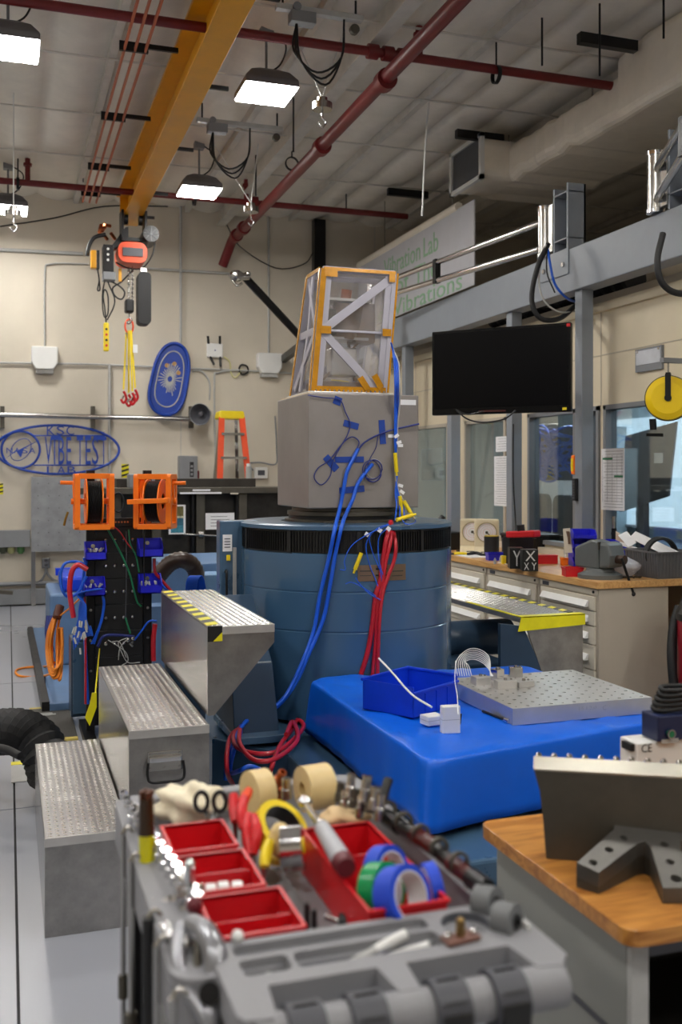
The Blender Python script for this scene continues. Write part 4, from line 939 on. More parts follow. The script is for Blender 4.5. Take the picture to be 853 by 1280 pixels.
def film_face(i, ins=.015):
    n = (Bc[(i+1)%4]-Bc[i]).cross(Vector((0,0,1))).normalized()
    q = [fp(i,.0,.0)-n*ins,fp(i,1,0)-n*ins,fp(i,1,1)-n*ins,fp(i,0,1)-n*ins]; part('clear_film', MB().add(q,[(0,1,2,3)]), film, ft)
for i in range(4): film_face(i)
part('top_cover', MB().prism([(0,0),(sx,0),(sx,.24),(0,.24)],(T0.x,T0.y,ztp),(1,0,0),(0,1,0),.004), film, ft)
# amber tape along edges and corners
def amber(a,b,wd=.024,h=.006,n=Vector((0,-1,0)),o=.018): return part('amber_tape', MB().bar(a+n*o,b+n*o,wd,h,n), kapton, ft)
amber(Bc[0],Tc[0],.030,.006,o=.02); amber(Bc[0]+Vector((-.02,0,0)),Tc[0]+Vector((-.02,0,0)),.02,.004,Vector((-1,0,0)),.0); amber(Tc[0],Tc[1],.018); amber(Bc[1]+Vector((.012,0,0)),Tc[1]+Vector((.012,0,0)),.010); amber(Bc[0]+Vector((0,0,.012)),Bc[1]+Vector((0,0,.012)),.03)
amber(Bc[3],Tc[3],.022,.006,Vector((-1,0,0)),.02); amber(Tc[3],Tc[0],.02,.006,Vector((-1,0,0)),.018)
for (u,v,w_,h_,an) in ((.10,.965,.07,.04,0),(.95,.96,.035,.05,0),(.09,.5,.06,.04,0),(.94,.5,.05,.04,0),(.68,.07,.035,.08,35),(.87,.09,.035,.08,30)):
    c = fp(0,u,v); part('amber_patch', MB().obox((c.x,c.y-.024,c.z),(w_,.003,h_),Matrix.Rotation(-radians(an),3,'Y')), kapton, ft)
for k in range(16):
    c = fp(0,.03+.94*k/15,.0); part('base_screw', MB().cyl((c.x,c.y-.016,c.z+.004),(c.x,c.y-.024,c.z+.004),.005,8), steel, ft)
# instrument inside the frame
it = MB(); g = lambda u,v,w_: (fp(0,u,v)*(1-w_)+fp(2,1-u,v)*w_)
brass = mat('dull bronze parts', (140,118,100), .5, .4, .2, 12)
q0 = g(.5,.03,.5); q1 = g(.5,.80,.5)
part('instrument_base', MB().obox(g(.45,.06,.5),(.28,.2,.05)), brass, ft, .004)
part('instrument_pad', MB().cyl(g(.45,.10,.3),g(.45,.11,.3),.05,16), yel, ft)
for u in (.2,.7): part('instrument_post', MB().bar(g(u,.1,.5),g(u,.78,.5),.02,.02), whitealu, ft)
part('instrument_shelf', MB().obox(g(.45,.46,.5),(.27,.16,.014)), alu, ft); part('instrument_shelf', MB().obox(g(.45,.78,.5),(.25,.14,.014)), alu, ft)
part('instrument_body', MB().cyl(g(.5,.47,.5),g(.5,.76,.5),.085,20), brass, ft); part('instrument_body', MB().obox(g(.72,.60,.5),(.12,.12,.22)), brass, ft, .01)
part('instrument_motor', MB().cyl(g(.45,.79,.5),g(.45,.88,.5),.03,16), copper, ft); part('instrument_box', MB().obox(g(.25,.60,.5),(.09,.08,.14)), darksteel, ft, .004)
part('instrument_lower_box', MB().obox(g(.5,.27,.5),(.15,.10,.16)), alu, ft, .01)
part('instrument_brace', MB().bar(g(.25,.12,.45),g(.7,.45,.45),.012,.012), brass, ft); part('instrument_brace', MB().bar(g(.7,.12,.45),g(.4,.75,.45),.012,.012), brass, ft)
# wiring on the cube and drum
wire('sensor_lead', [K(385,494,.01),K(405,497,.01),K(425,500,.01),K(432,515,.01),K(438,530,.01),K(434,545,.01),K(425,560,.01),K(416,578,.01),K(413,595,.01),K(402,606,.01),K(393,597,.01),K(398,585,.01),K(412,575,.01),K(428,555,.01),K(440,546,.01),K(449,552,.01),K(446,562,.01)], .003, cable_n, 'thin navy sensor lead looping over the cube face')
wire('sensor_lead', [K(524,530,.02),K(505,534,.012),K(488,538,.012),K(470,545,.012),K(456,553,.012),K(448,562,.012)], .005, cable_n, 'navy lead running right to left below the upright tape', n=6)
pts = []
for i in range(40): a = 2*pi*i/13; r_ = 11+1.6*sin(i*.7); pts.append(K(466+r_*cos(a), 588+1.15*r_*sin(a), .008+.0006*i))
wire('sensor_lead_coil', pts, .0028, cable_n, 'round coil of thin navy and white lead taped on the cube', n=5)
pts = [K(466+10*cos(2*pi*i/11)+2, 586+12*sin(2*pi*i/11), .014) for i in range(13)]
wire('white_lead_coil', pts, .0022, lgrey, 'thin white lead loop inside the navy coil', n=5)
wire('sensor_lead', [K(473,545,.01),K(470,560,.01),K(462,575,.01),K(458,590,.01),K(450,596,.012)], .0022, cable_n, 'fine lead dropping from the upright tape to the coil', n=5)
wire('air_hose', [K(448,561,.015),K(441,575,.02),K(434,590,.02),K(430,610,.02),K(425,636,.03),drum_pt(419,660,SR+.03),drum_pt(412,695,SR+.02),drum_pt(400,745,SR+.02),at(392,790,4.95),at(375,835,4.9),at(357,870,4.85),at(335,890,4.75),at(310,905,4.7)], .0105, cable_b, 'left one of two bright blue cables running down the drum')
wire('air_hose', [K(466,580,.015),K(456,592,.02),K(447,606,.02),K(441,625,.03),K(434,640,.05),drum_pt(428,656,SR+.03),drum_pt(420,690,SR+.02),drum_pt(413,730,SR+.02),drum_pt(404,775,SR+.02),at(385,820,4.92),at(372,850,4.9),at(352,878,4.85),at(325,899,4.75),at(300,912,4.68)], .0105, cable_b, 'right one of two bright blue cables running down the drum')
for k, dx in enumerate((0,2,-2,4)):
    wire('signal_lead', [at(489,428,5.28+.01*k),at(492+dx*.3,440,5.30),at(495+dx,455,5.27),at(496+dx,480,5.22),K(496+dx,505,.02+.008*k),K(495+dx*.6,530,.02),K(495+dx*.5,560,.02),K(496-dx*.4,590,.02),K(496+dx*.8,615,.03),K(500+dx*2,632,.05),drum_pt(500+dx*3,650,SR-.15)], .0042, cable_b if k < 3 else lgrey, ('blue signal lead','second blue signal lead','third blue signal lead','pale grey signal lead')[k]+' in the bundle hanging down the right side of the cube', n=6)
def yconn(a,b,lab): return solo('yellow_connector_sleeve', MB().cyl(a,b,.0105,10).cyl(b,b+(b-a).normalized()*.02,.006,8), yel, lab, 'connector')
yconn(K(494,566,.04),K(496,590,.04),'yellow sleeve hanging highest beside the cube edge'); yconn(K(500,620,.05),K(503,642,.05),'short upright yellow sleeve at the foot of the cube')
yconn(K(505,626,.06),K(516,645,.08),'slanted yellow sleeve at the foot of the cube'); yconn(at(496,650,4.95),at(516,644,5.0),'yellow sleeve lying on the shaker rim')
yconn(drum_pt(452,691,SR+.015),drum_pt(444,712,SR+.015),'yellow sleeve dangling alone on the drum front')
for i,(px,py,q,lab) in enumerate(((496,545,K,'first'),(499,553,K,'second'),(501,557,K,'third'),(501,607,K,'fourth'),(503,615,K,'fifth'))):
    c = K(px,py,.04); solo('cable_flag', MB().obox(c,(.028,.002,.016),Matrix.Rotation(.3*(i-2),3,'Y')), paper, lab+' white cable flag from the top beside the cube edge', 'label')
for px,py,lab in ((459,668,'white cable flag left of the red hose on the vent band'),(475,663,'white cable flag beside the red hose knot'),(486,661,'white cable tie wrapped at the top of the red hoses')):
    c = drum_pt(px,py,SR+.03); solo('cable_flag', MB().obox(c,(.022,.003,.02),Matrix.Rotation(.6,3,'Y')), paper, lab, 'label')
# red hoses
for k,(pts,lab) in enumerate(((((489,652),(484,670),(479,700),(476,725),(470,745),(466,780),(460,815),(451,845)),'left red hose falling down the drum front'),
    (((490,654),(489,675),(482,705),(478,735),(472,760),(470,800),(466,845)),'middle red hose falling down the drum front'),
    (((490,656),(495,680),(493,700),(485,722),(478,745),(474,785),(472,848)),'right red hose bulging over the nameplate'))):
    P_ = [drum_pt(x,y,SR+.012+.012*k) for x,y in pts]; P_[0] = drum_pt(pts[0][0],pts[0][1],SR-.05)
    wire('red_hose', P_, .0098 if k else .013, cable_r, lab, 'hose')
for k,(pts) in enumerate((((486,655),(470,662),(458,680),(462,705),(470,725),(476,742)),((484,657),(463,668),(466,690),(476,715),(478,735)),((485,660),(474,672),(474,700),(480,722)),((486,656),(460,668),(440,682),(431,700),(432,712),(425,712)),((470,745),(455,735),(440,728),(432,730)),((476,750),(462,742),(450,730),(445,722)))):
    wire('blue_lead', [drum_pt(x,y,SR+.02+.004*k) for x,y in pts], .0028, cable_b, ('outer','second','inner','long left-reaching','lowest left-curling','short left-curling')[k]+' thin blue lead fanning from the red hoses', n=5)
wire('blue_lead', [at(500,645,5.0),at(508,655,4.9),at(520,652,5.0),at(512,642,5.05)], .0025, cable_b, 'thin blue lead looping over the shaker rim at right', n=5)
# ground coil of blue and red cables
G = lambda px,py,z=TB+.05: onz(px,py,z)
wire('coiled_blue_cable', [G(335,888,.45),G(318,893,.42),G(302,905,.42),G(300,918,.41),G(292,940,.40),G(288,965,.3),G(300,963,.36),G(312,958,.38),G(325,962,.36)], .0105, cable_b, 'blue cable coiled in front of the shaker foot')
wire('coiled_blue_cable', [G(330,890,.43),G(310,900,.44),G(298,915,.42),G(290,935,.40),G(284,955,.32),G(282,975,.25)], .0105, cable_b, 'second blue cable hanging over the base edge')
wire('coiled_red_hose', [G(330,893,.42),G(305,906,.42),G(292,920,.42),G(298,935,.42),G(320,942,.42),G(345,940,.42),G(365,926,.42),G(380,908,.42),G(372,900,.42),G(365,912,.42),G(350,932,.42),G(340,958,.42),G(335,975,.3)], .0105, cable_r, 'red hose looped in wide rings before the shaker foot', 'hose')
wire('coiled_red_hose', [G(312,902,.41),G(290,918,.40),G(284,940,.4),G(284,965,.33),G(292,982,.2)], .0105, cable_r, 'red hose hanging down over the left base edge', 'hose')
wire('coiled_red_hose', [G(300,912,.45),G(300,930,.45),G(318,950,.44),G(345,948,.44),G(372,925,.44),G(366,902,.44),G(358,918,.44)], .0105, cable_r, 'upper red hose ring lying on the others', 'hose')
# ================================================================ ALUMINIUM STEPS
def step(x0,x1,y0,y1,z, lab, poly=None, z0=0):
    t = thing('aluminium_step_box', lab, 'step', ((x0+x1)/2,(y0+y1)/2,z0))
    part('tread', MB().box(x0,y0,z-.006,x1,y1,z), treadm, t, .002)
    part('tread_lugs', lugs(x0+.006,y0+.006,x1-.006,y1-.006,z,.024), LUGM, t, kind='stuff')
    poly = poly or [(x0,z0),(x1,z0),(x1,z-.006),(x0,z-.006)]
    part('front_panel', MB().prism(poly,(0,y0+.014,0),(1,0,0),(0,0,1),.012), alud, t, .001)
    part('rear_panel', MB().prism(poly,(0,y1,0),(1,0,0),(0,0,1),.012), alud, t, .001)
    part('left_panel', MB().box(x0,y0+.014,z0,x0+.012,y1-.012,z-.006), polal, t); 
    if z0 == 0: part('right_panel', MB().box(x1-.012,y0+.014,z0,x1,y1-.012,z-.006), alu, t)
    part('front_lip', MB().box(x0,y0-.002,z-.03,x1,y0+.002,z+.001), alu, t, .001)
    return t
sA = step(.12,.405,3.57,4.84,.343,'lowest aluminium diamond plate step box on the floor')
sB = step(.41,.70,3.61,4.86,.68,'middle aluminium step box with folding handle on its end')
h = part('handle_plate', MB().box(.475,3.602,.53,.60,3.61,.60), steel, sB, .002)
part('handle_rivet', MB().cyl((.485,3.598,.54),(.485,3.602,.54),.005,8), steel, h)
for x,z in ((.485,.59),(.59,.54),(.59,.59),(.537,.54)): part('handle_rivet', MB().cyl((x,3.598,z),(x,3.602,z),.005,8), steel, h)
part('handle_lid', MB().box(.48,3.585,.565,.595,3.602,.585), chrome, h, .004)
part('handle_bail', MB().tube([(.475,3.59,.565),(.472,3.58,.52),(.485,3.575,.50),(.537,3.575,.497),(.59,3.575,.50),(.603,3.58,.52),(.60,3.59,.565)], .005, 8), blackm, h)
sC = step(.715,.975,3.72,4.93,1.02,'highest aluminium step box with black and yellow edge tape',poly=[(.715,.685),(.74,.685),(.975,.95),(.975,1.014),(.715,1.014)],z0=.685)
part('sloping_panel', MB().add([(.74,3.73,.685),(.975,3.73,.95),(.975,4.92,.95),(.74,4.92,.685)],[(0,1,2,3)]), alud, sC)
part('support_web', MB().box(.72,3.9,.0,.74,4.85,.69), dblue, sC)
for k in range(9):
    y = 3.74+k*.135
    part('yellow_tape_square', MB().prism([(.716,y),(.765,y+.03),(.765,y+.095),(.716,y+.065)],(0,0,1.0235),(1,0,0),(0,1,0),.001), yelt, sC)
    part('black_tape_square', MB().prism([(.716,y+.066),(.765,y+.096),(.765,y+.164),(.716,y+.134)] if k<8 else [(.716,y+.066),(.765,y+.096),(.765,4.93),(.716,4.93)],(0,0,1.0233),(1,0,0),(0,1,0),.001), blkt, sC)
part('black_tape_square', MB().box(.714,3.716,.965,.77,3.7195,1.024), blkt, sC); part('yellow_tape_square', MB().prism([(.735,.966),(.77,.966),(.77,1.0)],(0,3.716,0),(1,0,0),(0,0,1),.001), yelt, sC)
# ================================================================ CABLE RACK
RY = 6.2; rx0 = ony(113,600,RY).x; rx1 = ony(184,600,RY).x; rt = 1.62
t = thing('cable_rack', 'tall black perforated cable rack behind the aluminium steps', 'rack', ((rx0+rx1)/2,RY,0))
for x in (rx0,rx1):
    p = part('post', MB().box(x-.025,RY-.025,0,x+.025,RY+.025,rt), blackm, t, .002)
    for k in range(34): part('post_hole', MB().cyl((x,RY-.0262,.04+.046*k),(x,RY-.025,.04+.046*k),.009,8), dark if k % 4 else steel, p)
zb1 = 1.275
for k in range(6):
    z0 = .33+k*.158; part('panel', MB().box(rx0+.027,RY-.012,z0,rx1-.027,RY+.004,z0+.155), black, t, .002)
    for j in range(4): part('panel_bolt', MB().sphere((rx0+.09+j*(rx1-rx0-.18)/3,RY-.016,z0+.077),.0135,8), steel, t)
part('top_panel', MB().box(rx0-.02,RY-.03,zb1,rx1+.02,RY-.01,zb1+.055), blackm, t, .002)
pm = text('12345678', .12, .02, (rx0+.13,RY-.0305,zb1+.02),(1,0,0),(0,0,1),.001); 
jk = MB()
for k in range(6): jk.cyl((rx0+.13+.018*k,RY-.034,zb1+.03),(rx0+.13+.018*k,RY-.03,zb1+.03),.006,8)
part('jack_row', jk, copper, t, kind='stuff')
part('base_foot', MB().box(rx0-.05,RY-.28,0,rx0+.02,RY+.28,.05), blackm, t, .003); part('base_foot', MB().box(rx1-.02,RY-.28,0,rx1+.05,RY+.28,.05), blackm, t, .003)
part('lower_module', MB().box(rx0+.03,RY-.08,.20,rx1-.03,RY+.1,.32), blackm, t, .004); part('module_strip', MB().box(rx0+.06,RY-.085,.27,rx1-.06,RY-.08,.30), green_c, t)
part('rear_cabinet', MB().box(rx0+.02,RY+.04,.06,rx1-.02,RY+.3,1.2), blackm, t, .004)
def reel(name, cx, cz, yaw, lab):
    t = thing(name, lab, 'cable reel', (cx,RY-.12,cz),(0,0,yaw))
    for s in (-1,1):
        part('flange', MB().ring((s*.045,0,0),(1,0,0),.135,.05,.008,28), orange, t, local=True)
        f = MB().prism(rrect(-.085,-.165,.085,.165,.02),(s*.098-.016,0,0),(0,1,0),(0,0,1),.032,[rrect(-.055,-.135,.055,-.02,.01),rrect(-.055,.02,.055,.135,.01)])
        part('side_frame', f, orange, t, .003, local=True)
    for (y,z) in ((-.07,.15),(.07,.15),(-.07,-.15),(.07,-.15)): part('cross_bar', MB().box(-.09,y-.014,z-.016,.09,y+.014,z+.016), orange, t, .002, local=True)
    prof = []
    for k in range(9): prof += [(.118,-.04+k*.009),(.124,-.0355+k*.009)]
    part('wound_cable', MB().lathe(prof+[(.118,.04)],(0,0,0),28,(1,0,0)), black, t, local=True)
    part('axle', MB().cyl((-.12,0,0),(.13,0,0),.018,12), orange, t, local=True)
    part('crank_arm', MB().bar((.11,0,0),(.115,-.02,.11),.03,.014,(1,0,0)), orange, t, .003, local=True)
    part('crank_handle', MB().cyl((.115,-.02,.11),(.19,-.02,.112),.012,12), orange, t, local=True)
    return t
c = ony(115,626,RY); r1 = reel('cable_reel', c.x, c.z, pi, 'orange printed cable reel on the left rack post, drum end-on')
c = ony(187,626,RY); r2 = reel('cable_reel', c.x+.02, c.z, radians(-22), 'orange printed cable reel on the right rack post, crank at right')
part('front_bar', MB().bar((-.13,-.15,.0),(.12,-.15,.01),.035,.03), orange, r2, .004, local=True)
part('plug_end', MB().tube([at(85,640,5.95),at(82,648,5.95),at(80,657,5.95)],.007,6,sub=0), mat('plug brass',(150,120,50),.4,.6), r1)
def rbin(px0,py0,px1,py1,lab,stuff=True):
    a = ony(px0,py1,RY-.03); b = ony(px1,py0,RY-.03); x0,x1,z0,z1 = a.x,b.x,a.z,b.z; dp=.11; y1=RY-.03; y0=y1-dp
    t = thing('small_parts_bin', lab, 'bin', ((x0+x1)/2,y1,z0))
    m = MB(); m.box(x0,y0,z0,x1,y1,z0+.006).box(x0,y1-.005,z0,x1,y1,z1)
    for x in (x0,x1-.005): m.prism([(y0,z0),(y1,z0),(y1,z1),(y1-.04,z1),(y0,z0+(z1-z0)*.5)],(x,0,0),(0,1,0),(0,0,1),.005)
    m.box(x0,y0,z0,x1,y0+.005,z0+(z1-z0)*.42); part('body', m, bin_b, t)
    part('bolt', MB().cyl(((x0+x1)/2-.01,y1-.012,z1-.03),((x0+x1)/2-.01,y1-.005,z1-.03),.013,10), steel, t)
    if stuff:
        rr = random.Random(int(px0)); s = MB()
        for k in range(9): q = Vector((rr.uniform(x0,x1-.03),rr.uniform(y0,y1-.03),z0+(z1-z0)*.45)); s.cyl(q,q+Vector((rr.uniform(-.02,.02),rr.uniform(-.02,.02),.02)),.005,6)
        part('small_connectors', s, lgrey, t, kind='stuff')
    return t
rbin(105,676,131.5,699,'blue parts bin high on the left rack post'); rbin(171,672,201,695,'blue parts bin high on the right rack post',False)
rbin(104,720,130,743,'blue parts bin with blue leads below the upper left bin'); rbin(172,716,200,740,'blue parts bin below the upper right bin')
RK = lambda px,py,o=.06: ony(px,py,RY-o)
wire('green_lead', [RK(135,662),RK(145,680),RK(155,700),RK(163,720),RK(168,740),RK(172,753),RK(177,758)], .006, green_c, 'left green lead slanting down the rack face')
wire('green_lead', [RK(161,662),RK(163,680),RK(170,695),RK(174,715)], .005, green_c, 'right green lead on the rack face')
wire('green_lead', [RK(157,772),RK(160,782),RK(163,792)], .006, green_c, 'short green lead low on the rack face')
wire('red_lead', [RK(142,658),RK(150,665),RK(160,680),RK(167,688)], .004, cable_r, 'thin red lead crossing the rack face')
wire('grey_lead', [RK(158,664),RK(158,720),RK(157,772)], .003, dgreyp, 'thin dark lead hanging straight down the rack face')
wire('black_lead', [RK(181,630,.2),RK(181,660,.16),RK(180,700,.16),RK(181,730,.15)], .004, black, 'black lead hanging from the right orange reel')
for k in range(11):
    o = .1+.008*k; wire('rack_lead', [RK(118+k,736,o),RK(107-k,742,o),RK(100+k*.7,756,o),RK(98+k,775,o),RK(92+2.4*k,795,o),RK(93+2*k,812-3*k,o)], .0045, cable_b, 'blue lead in the sheaf spilling from the lower left bin', group='blue leads spilling from the lower left bin')
for k in range(3): wire('rack_lead', [RK(126+k,738,.12),RK(129+k,755,.1),RK(126+k,775,.1),RK(121+k,790,.1),RK(114+2*k,805,.1)], .004, cable_b, 'blue lead hanging down the left half of the rack', group='blue leads on the left half of the rack')
fl_ = MB(); rr = random.Random(9)
for k in range(16): q = RK(90+rr.random()*20,775+rr.random()*38,.2); fl_.cyl(q,q+Vector((rr.uniform(-.015,.015),-.01,-.035)),.006,6)
solo('connector_cluster', fl_, lgrey, 'cluster of small grey plugs at the ends of the blue leads', 'connectors', kind='stuff')
wire('rack_cable', [RK(108,700,.1),RK(104,730),RK(106,790),RK(109,860),RK(110,880)], .010, cable_b, 'blue cable running down the left rack post')
wire('rack_cable', [RK(106,740,.09),RK(107,800,.09),RK(107,880,.09)], .007, cable_r, 'red cable running down the left rack post')
wire('loop_cable', [RK(105,697,.1),RK(107,705,.1),RK(95,702,.1),RK(82,704,.1),RK(76,716,.1),RK(77,735,.1),RK(85,746,.1),RK(98,740,.1),RK(108,720,.1)], .009, cable_b, 'blue cable arching out left of the rack')
wire('loop_hose', [RK(109,712,.14),RK(98,706,.14),RK(90,714,.14),RK(87,735,.14),RK(89,755,.14),RK(92,772,.14)], .016, cable_r, 'thick red hose arching out left of the rack', 'hose')
wire('rack_cable', [RK(193,698,.05),RK(194,715,.05),RK(202,725,.05),RK(215,740,.05)], .010, cable_r, 'red and blue cable tail right of the upper right bin')
wire('rack_cable', [RK(200,728,.06),RK(206,735,.06),RK(216,744,.06)], .008, cable_b, 'blue cable tail right of the lower right bin')
wire('rack_cable', [RK(168,800,.05),RK(176,790,.06),RK(186,777,.08),RK(196,776,.08)], .006, cable_b, 'light blue cable low on the rack')
wire('rack_cable', [RK(122,808,.08),RK(130,795,.08),RK(150,794,.08),RK(168,796,.08)], .009, cable_n, 'dark blue cable across the bottom of the rack')
wire('rack_cable', [RK(194,780,.05),RK(192,800,.05),RK(192,826,.05)], .016, cable_r, 'thick red hose at the right foot of the rack')
for k,(pp) in enumerate((((135,800),(145,806),(157,815),(160,826),(152,832)),((160,797),(148,803),(152,815),(160,828),(175,828)),((158,800),(150,810),(148,825)),((140,802),(150,803),(158,822)))):
    wire('white_lead', [RK(x,y,.1) for x,y in pp], .0028, lgrey, ('longest','second','left','right')[k]+' thin white lead tangled low on the rack', n=5)
solo('lead_connector_knot', MB().sphere(RK(160,800,.1),.016,8).sphere(RK(166,798,.1),.014,8).cyl(RK(162,804,.1),RK(166,808,.1),.008,8), steel, 'small knot of silver connectors low on the rack', 'connectors')
t = thing('yellow_warning_strip', 'crumpled yellow tape strip tied to the left rack foot', 'tape', at(113,900,5.0))
part('strip', MB().prism([(at(115,866,4.95).x,at(115,866,4.95).z),(at(121,866,4.95).x,at(121,866,4.95).z),(at(121,884,4.95).x,at(121,884,4.95).z),(at(112,907,4.95).x,at(112,907,4.95).z),(at(106,896,4.95).x,at(106,896,4.95).z),(at(112,880,4.95).x,at(112,880,4.95).z)][::-1],(0,at(113,890,4.95).y,0),(1,0,0),(0,0,1),.008), yelt, t)
q=at(119,870,4.95); part('tie_string', MB().tube([q,(rx0+.05,RY-.05,q.z+.05)],.004,6,sub=0), yelt, t)
# blue low plinth, electrical box, orange cables, mats, black hose
t = thing('low_blue_plinth', 'low pale blue floor plinth with black edge behind the mats', 'plinth', (.2,8,0))
a = onz(62,880,.06); b = onz(38,768,.06)
part('deck', MB().hexa([(a.x,a.y,0),(1.0,a.y,0),(1.0,10.4,0),(b.x+.0,10.4,0)],[(a.x,a.y,.06),(1.0,a.y,.06),(1.0,10.4,.06),(b.x+.0,10.4,.06)]), lblue, t, .005)
part('black_edge', MB().hexa([(a.x-.05,a.y,0),(a.x,a.y,0),(b.x,10.4,0),(b.x-.05,10.4,0)],[(a.x-.05,a.y,.075),(a.x,a.y,.075),(b.x,10.4,.075),(b.x-.05,10.4,.075)]), black, t)
t = thing('blue_power_unit', 'pale blue machine housing standing left of the rack', 'machine', onz(70,800,.06))
q = ony(62,795,8.3); q2 = ony(108,795,8.3)
part('housing', MB().box(q.x,8.3,.06,q2.x+.2,9.2,ony(90,742,8.3).z), lblue, t, .02)
part('top_cover', MB().box(q.x+.1,8.4,ony(90,742,8.3).z,q2.x+.2,9.1,ony(90,722,8.3).z), bluepl, t, .03)
part('blue_rail', MB().box(ony(71,720,8.9).x,9.12,ony(90,722,8.9).z,ony(108,720,8.9).x,9.2,ony(90,713,8.9).z), bluepl, t)
t = thing('grey_blue_terminal_box', 'slate blue upright box at the left foot of the rack', 'box', onz(97,860,.06))
q = ony(89,860,6.5); q2 = ony(109,860,6.5)
part('case', MB().box(q.x,6.5,.06,q2.x,6.75,ony(100,800,6.5).z), dblue, t, .006); part('door', MB().box(q.x+.01,6.49,.08,q2.x-.01,6.5,ony(100,803,6.5).z), blue, t, .003)
rr = random.Random(12)
for k in range(9):
    x0 = 68+rr.random()*8; w_ = rr.uniform(4,11); y1 = 835+rr.random()*16
    wire('orange_cable', [at(x0,768,6.7),at(x0-w_*.8,790,6.6+.02*k),at(x0-w_,815,6.6+.02*k),at(x0-w_*.5,y1,6.55),at(x0+w_*.3,y1-4,6.55),at(x0+w_*.7,810,6.6+.02*k),at(x0+w_*.6,785,6.65)], .008, cable_o, 'orange cable loop in the hank hanging left of the rack', group='orange cable hank left of the rack', n=6)
wire('orange_floor_cable', [at(70,840,6.6),onz(50,846,.012),onz(25,845,.012),onz(20,838,.012),onz(35,834,.012),onz(58,833,.08),at(68,828,6.65)], .009, cable_o, 'orange cable loop lying on the grey floor at left')
wire('orange_lead', [at(72,772,6.7),at(85,762,6.5),at(100,748,6.2)], .006, cable_o, 'thin orange cable rising to the lower left rack bin')
for k in range(3): wire('dark_blue_cable', [at(60+3*k,770,6.9),at(58+2*k,790,6.85),at(62+2*k,815,6.85)], .012, cable_n, 'dark blue cable hanging behind the orange hank', group='dark blue cables behind the orange hank')
solo('cable_strain_plug', MB().cyl(at(71,772,6.65),at(75,758,6.7),.03,12), mat('brown plug', (80,40,30), .4), 'dark red-brown plug at the top of the orange hank', 'plug')
solo('hank_stand', MB().box(.0,0,0,.05,.05,.45).move(tuple(onz(80,828,.06))), dgreyp, 'short grey post holding the orange cable hank', 'post')
t = thing('rubber_floor_mat', 'ribbed dark floor mat with yellow borders left of the steps', 'mat', onz(90,905,0))
a0,a1,a2,a3 = onz(37,892,.0),onz(160,880,.0),onz(160,922,.0),onz(45,932,.0)
x0,x1_,y0_,y1_ = -.16,.60,5.3,6.0
y1_ = onz(80,884,0).y; y0_ = onz(100,925,0).y; x0 = onz(38,900,0).x; x1_ = .40
m = MB().box(x0,y0_+.05,0,x1_,y1_-.05,.010)
part('mat_body', m, mat('mat rubber',(78,76,72),.7), t)
rb = MB()
for k in range(26): x = x0+.01+k*(x1_-x0-.02)/25; rb.box(x-.004,y0_+.05,.010,x+.004,y1_-.05,.014)
part('mat_rib', rb, mat('mat rubber',(78,76,72),.7), t, kind='stuff'); part('yellow_border', MB().box(x0,y0_,0,x1_,y0_+.05,.012), mat('dull yellow', (196,176,90), .6), t); part('yellow_border', MB().box(x0,y1_-.05,0,x1_,y1_,.012), mat('dull yellow', (196,176,90), .6), t)
q = onz(50,894,.02); solo('flat_tie_bar', MB().box(q.x-.1,q.y-.01,.015,q.x+.1,q.y+.01,.022).box(q.x-.1,q.y+.03,.015,q.x+.08,q.y+.045,.022), lgrey, 'pale double metal strip lying on the ribbed mat', 'strip')
hp = catmull([at(-40,915,5.05),at(-5,915,5.05),at(25,915,5.0),at(45,925,4.95),at(58,945,4.9),at(66,975,4.95)], 7); N = len(hp)-1
hp = [Vector((p.x,p.y,max(p.z,.115 if i<N*.9 else .1))) for i,p in enumerate(hp)]
solo('corrugated_exhaust_hose', MB().tube(hp, lambda t: .098+.02*(int(t*N+.5)%2), 18, sub=0, smooth=False), rubber, 'thick black corrugated hose curving in from the left edge', 'hose')
solo('thin_black_hose', MB().tube([at(-20,935,4.75),at(5,936,4.7),at(25,945,4.65)], .02, 8), rubber, 'thin black hose below the corrugated hose', 'hose')
t = thing('floor_plate', 'small blank metal floor plate with a yellow tape edge', 'plate', onz(30,970,0))
a = onz(14,979,0); b = onz(43,955,0)
part('sheet', MB().box(a.x,a.y,0,b.x+.02,b.y,.004), lgrey, t); part('tape_edge', MB().box(a.x,b.y,0,b.x+.05,b.y+.06,.006), yelt, t)
# ================================================================ CLOTH-COVERED TABLE
cx0,cx1,cyf0,cyf1,cyb,cz = 1.38,2.56,3.17,3.42,4.62,.60
NXc, NYc = 60, 60
def clothz(x,y): return cz+.0025*sin(x*9+y*4)+.002*sin(y*13-x*6)
def outline(s):    # perimeter param 0..1 front-left, front-right, back-right, back-left
    P4 = [Vector((cx0,cyf0)),Vector((cx1,cyf1)),Vector((cx1,cyb)),Vector((cx0,cyb))]
    L4 = [(P4[(i+1)%4]-P4[i]).length for i in range(4)]; tot=sum(L4); d_=s*tot
    for i in range(4):
        if d_ <= L4[i]: return P4[i]+(P4[(i+1)%4]-P4[i])*(d_/L4[i])
        d_ -= L4[i]
    return P4[0]
t = thing('cloth_covered_table', 'low slip table draped in a royal blue cloth before the shaker', 'table', (2.0,3.9,TB))
part('slip_table_block', MB().prism([(cx0+.05,cyf0+.05),(cx1-.04,cyf1+.05),(cx1-.04,cyb-.04),(cx0+.05,cyb-.04)],(0,0,TB-.02),(1,0,0),(0,1,0),cz-TB), dblue, t)
cl = solo('blue_drape', MB(), cloth_b) if False else None
n = 200; vs = []; fs = []; cen = Vector(((cx0+cx1)/2,(cyf0+cyf1)/4+cyb/2)); rings = []
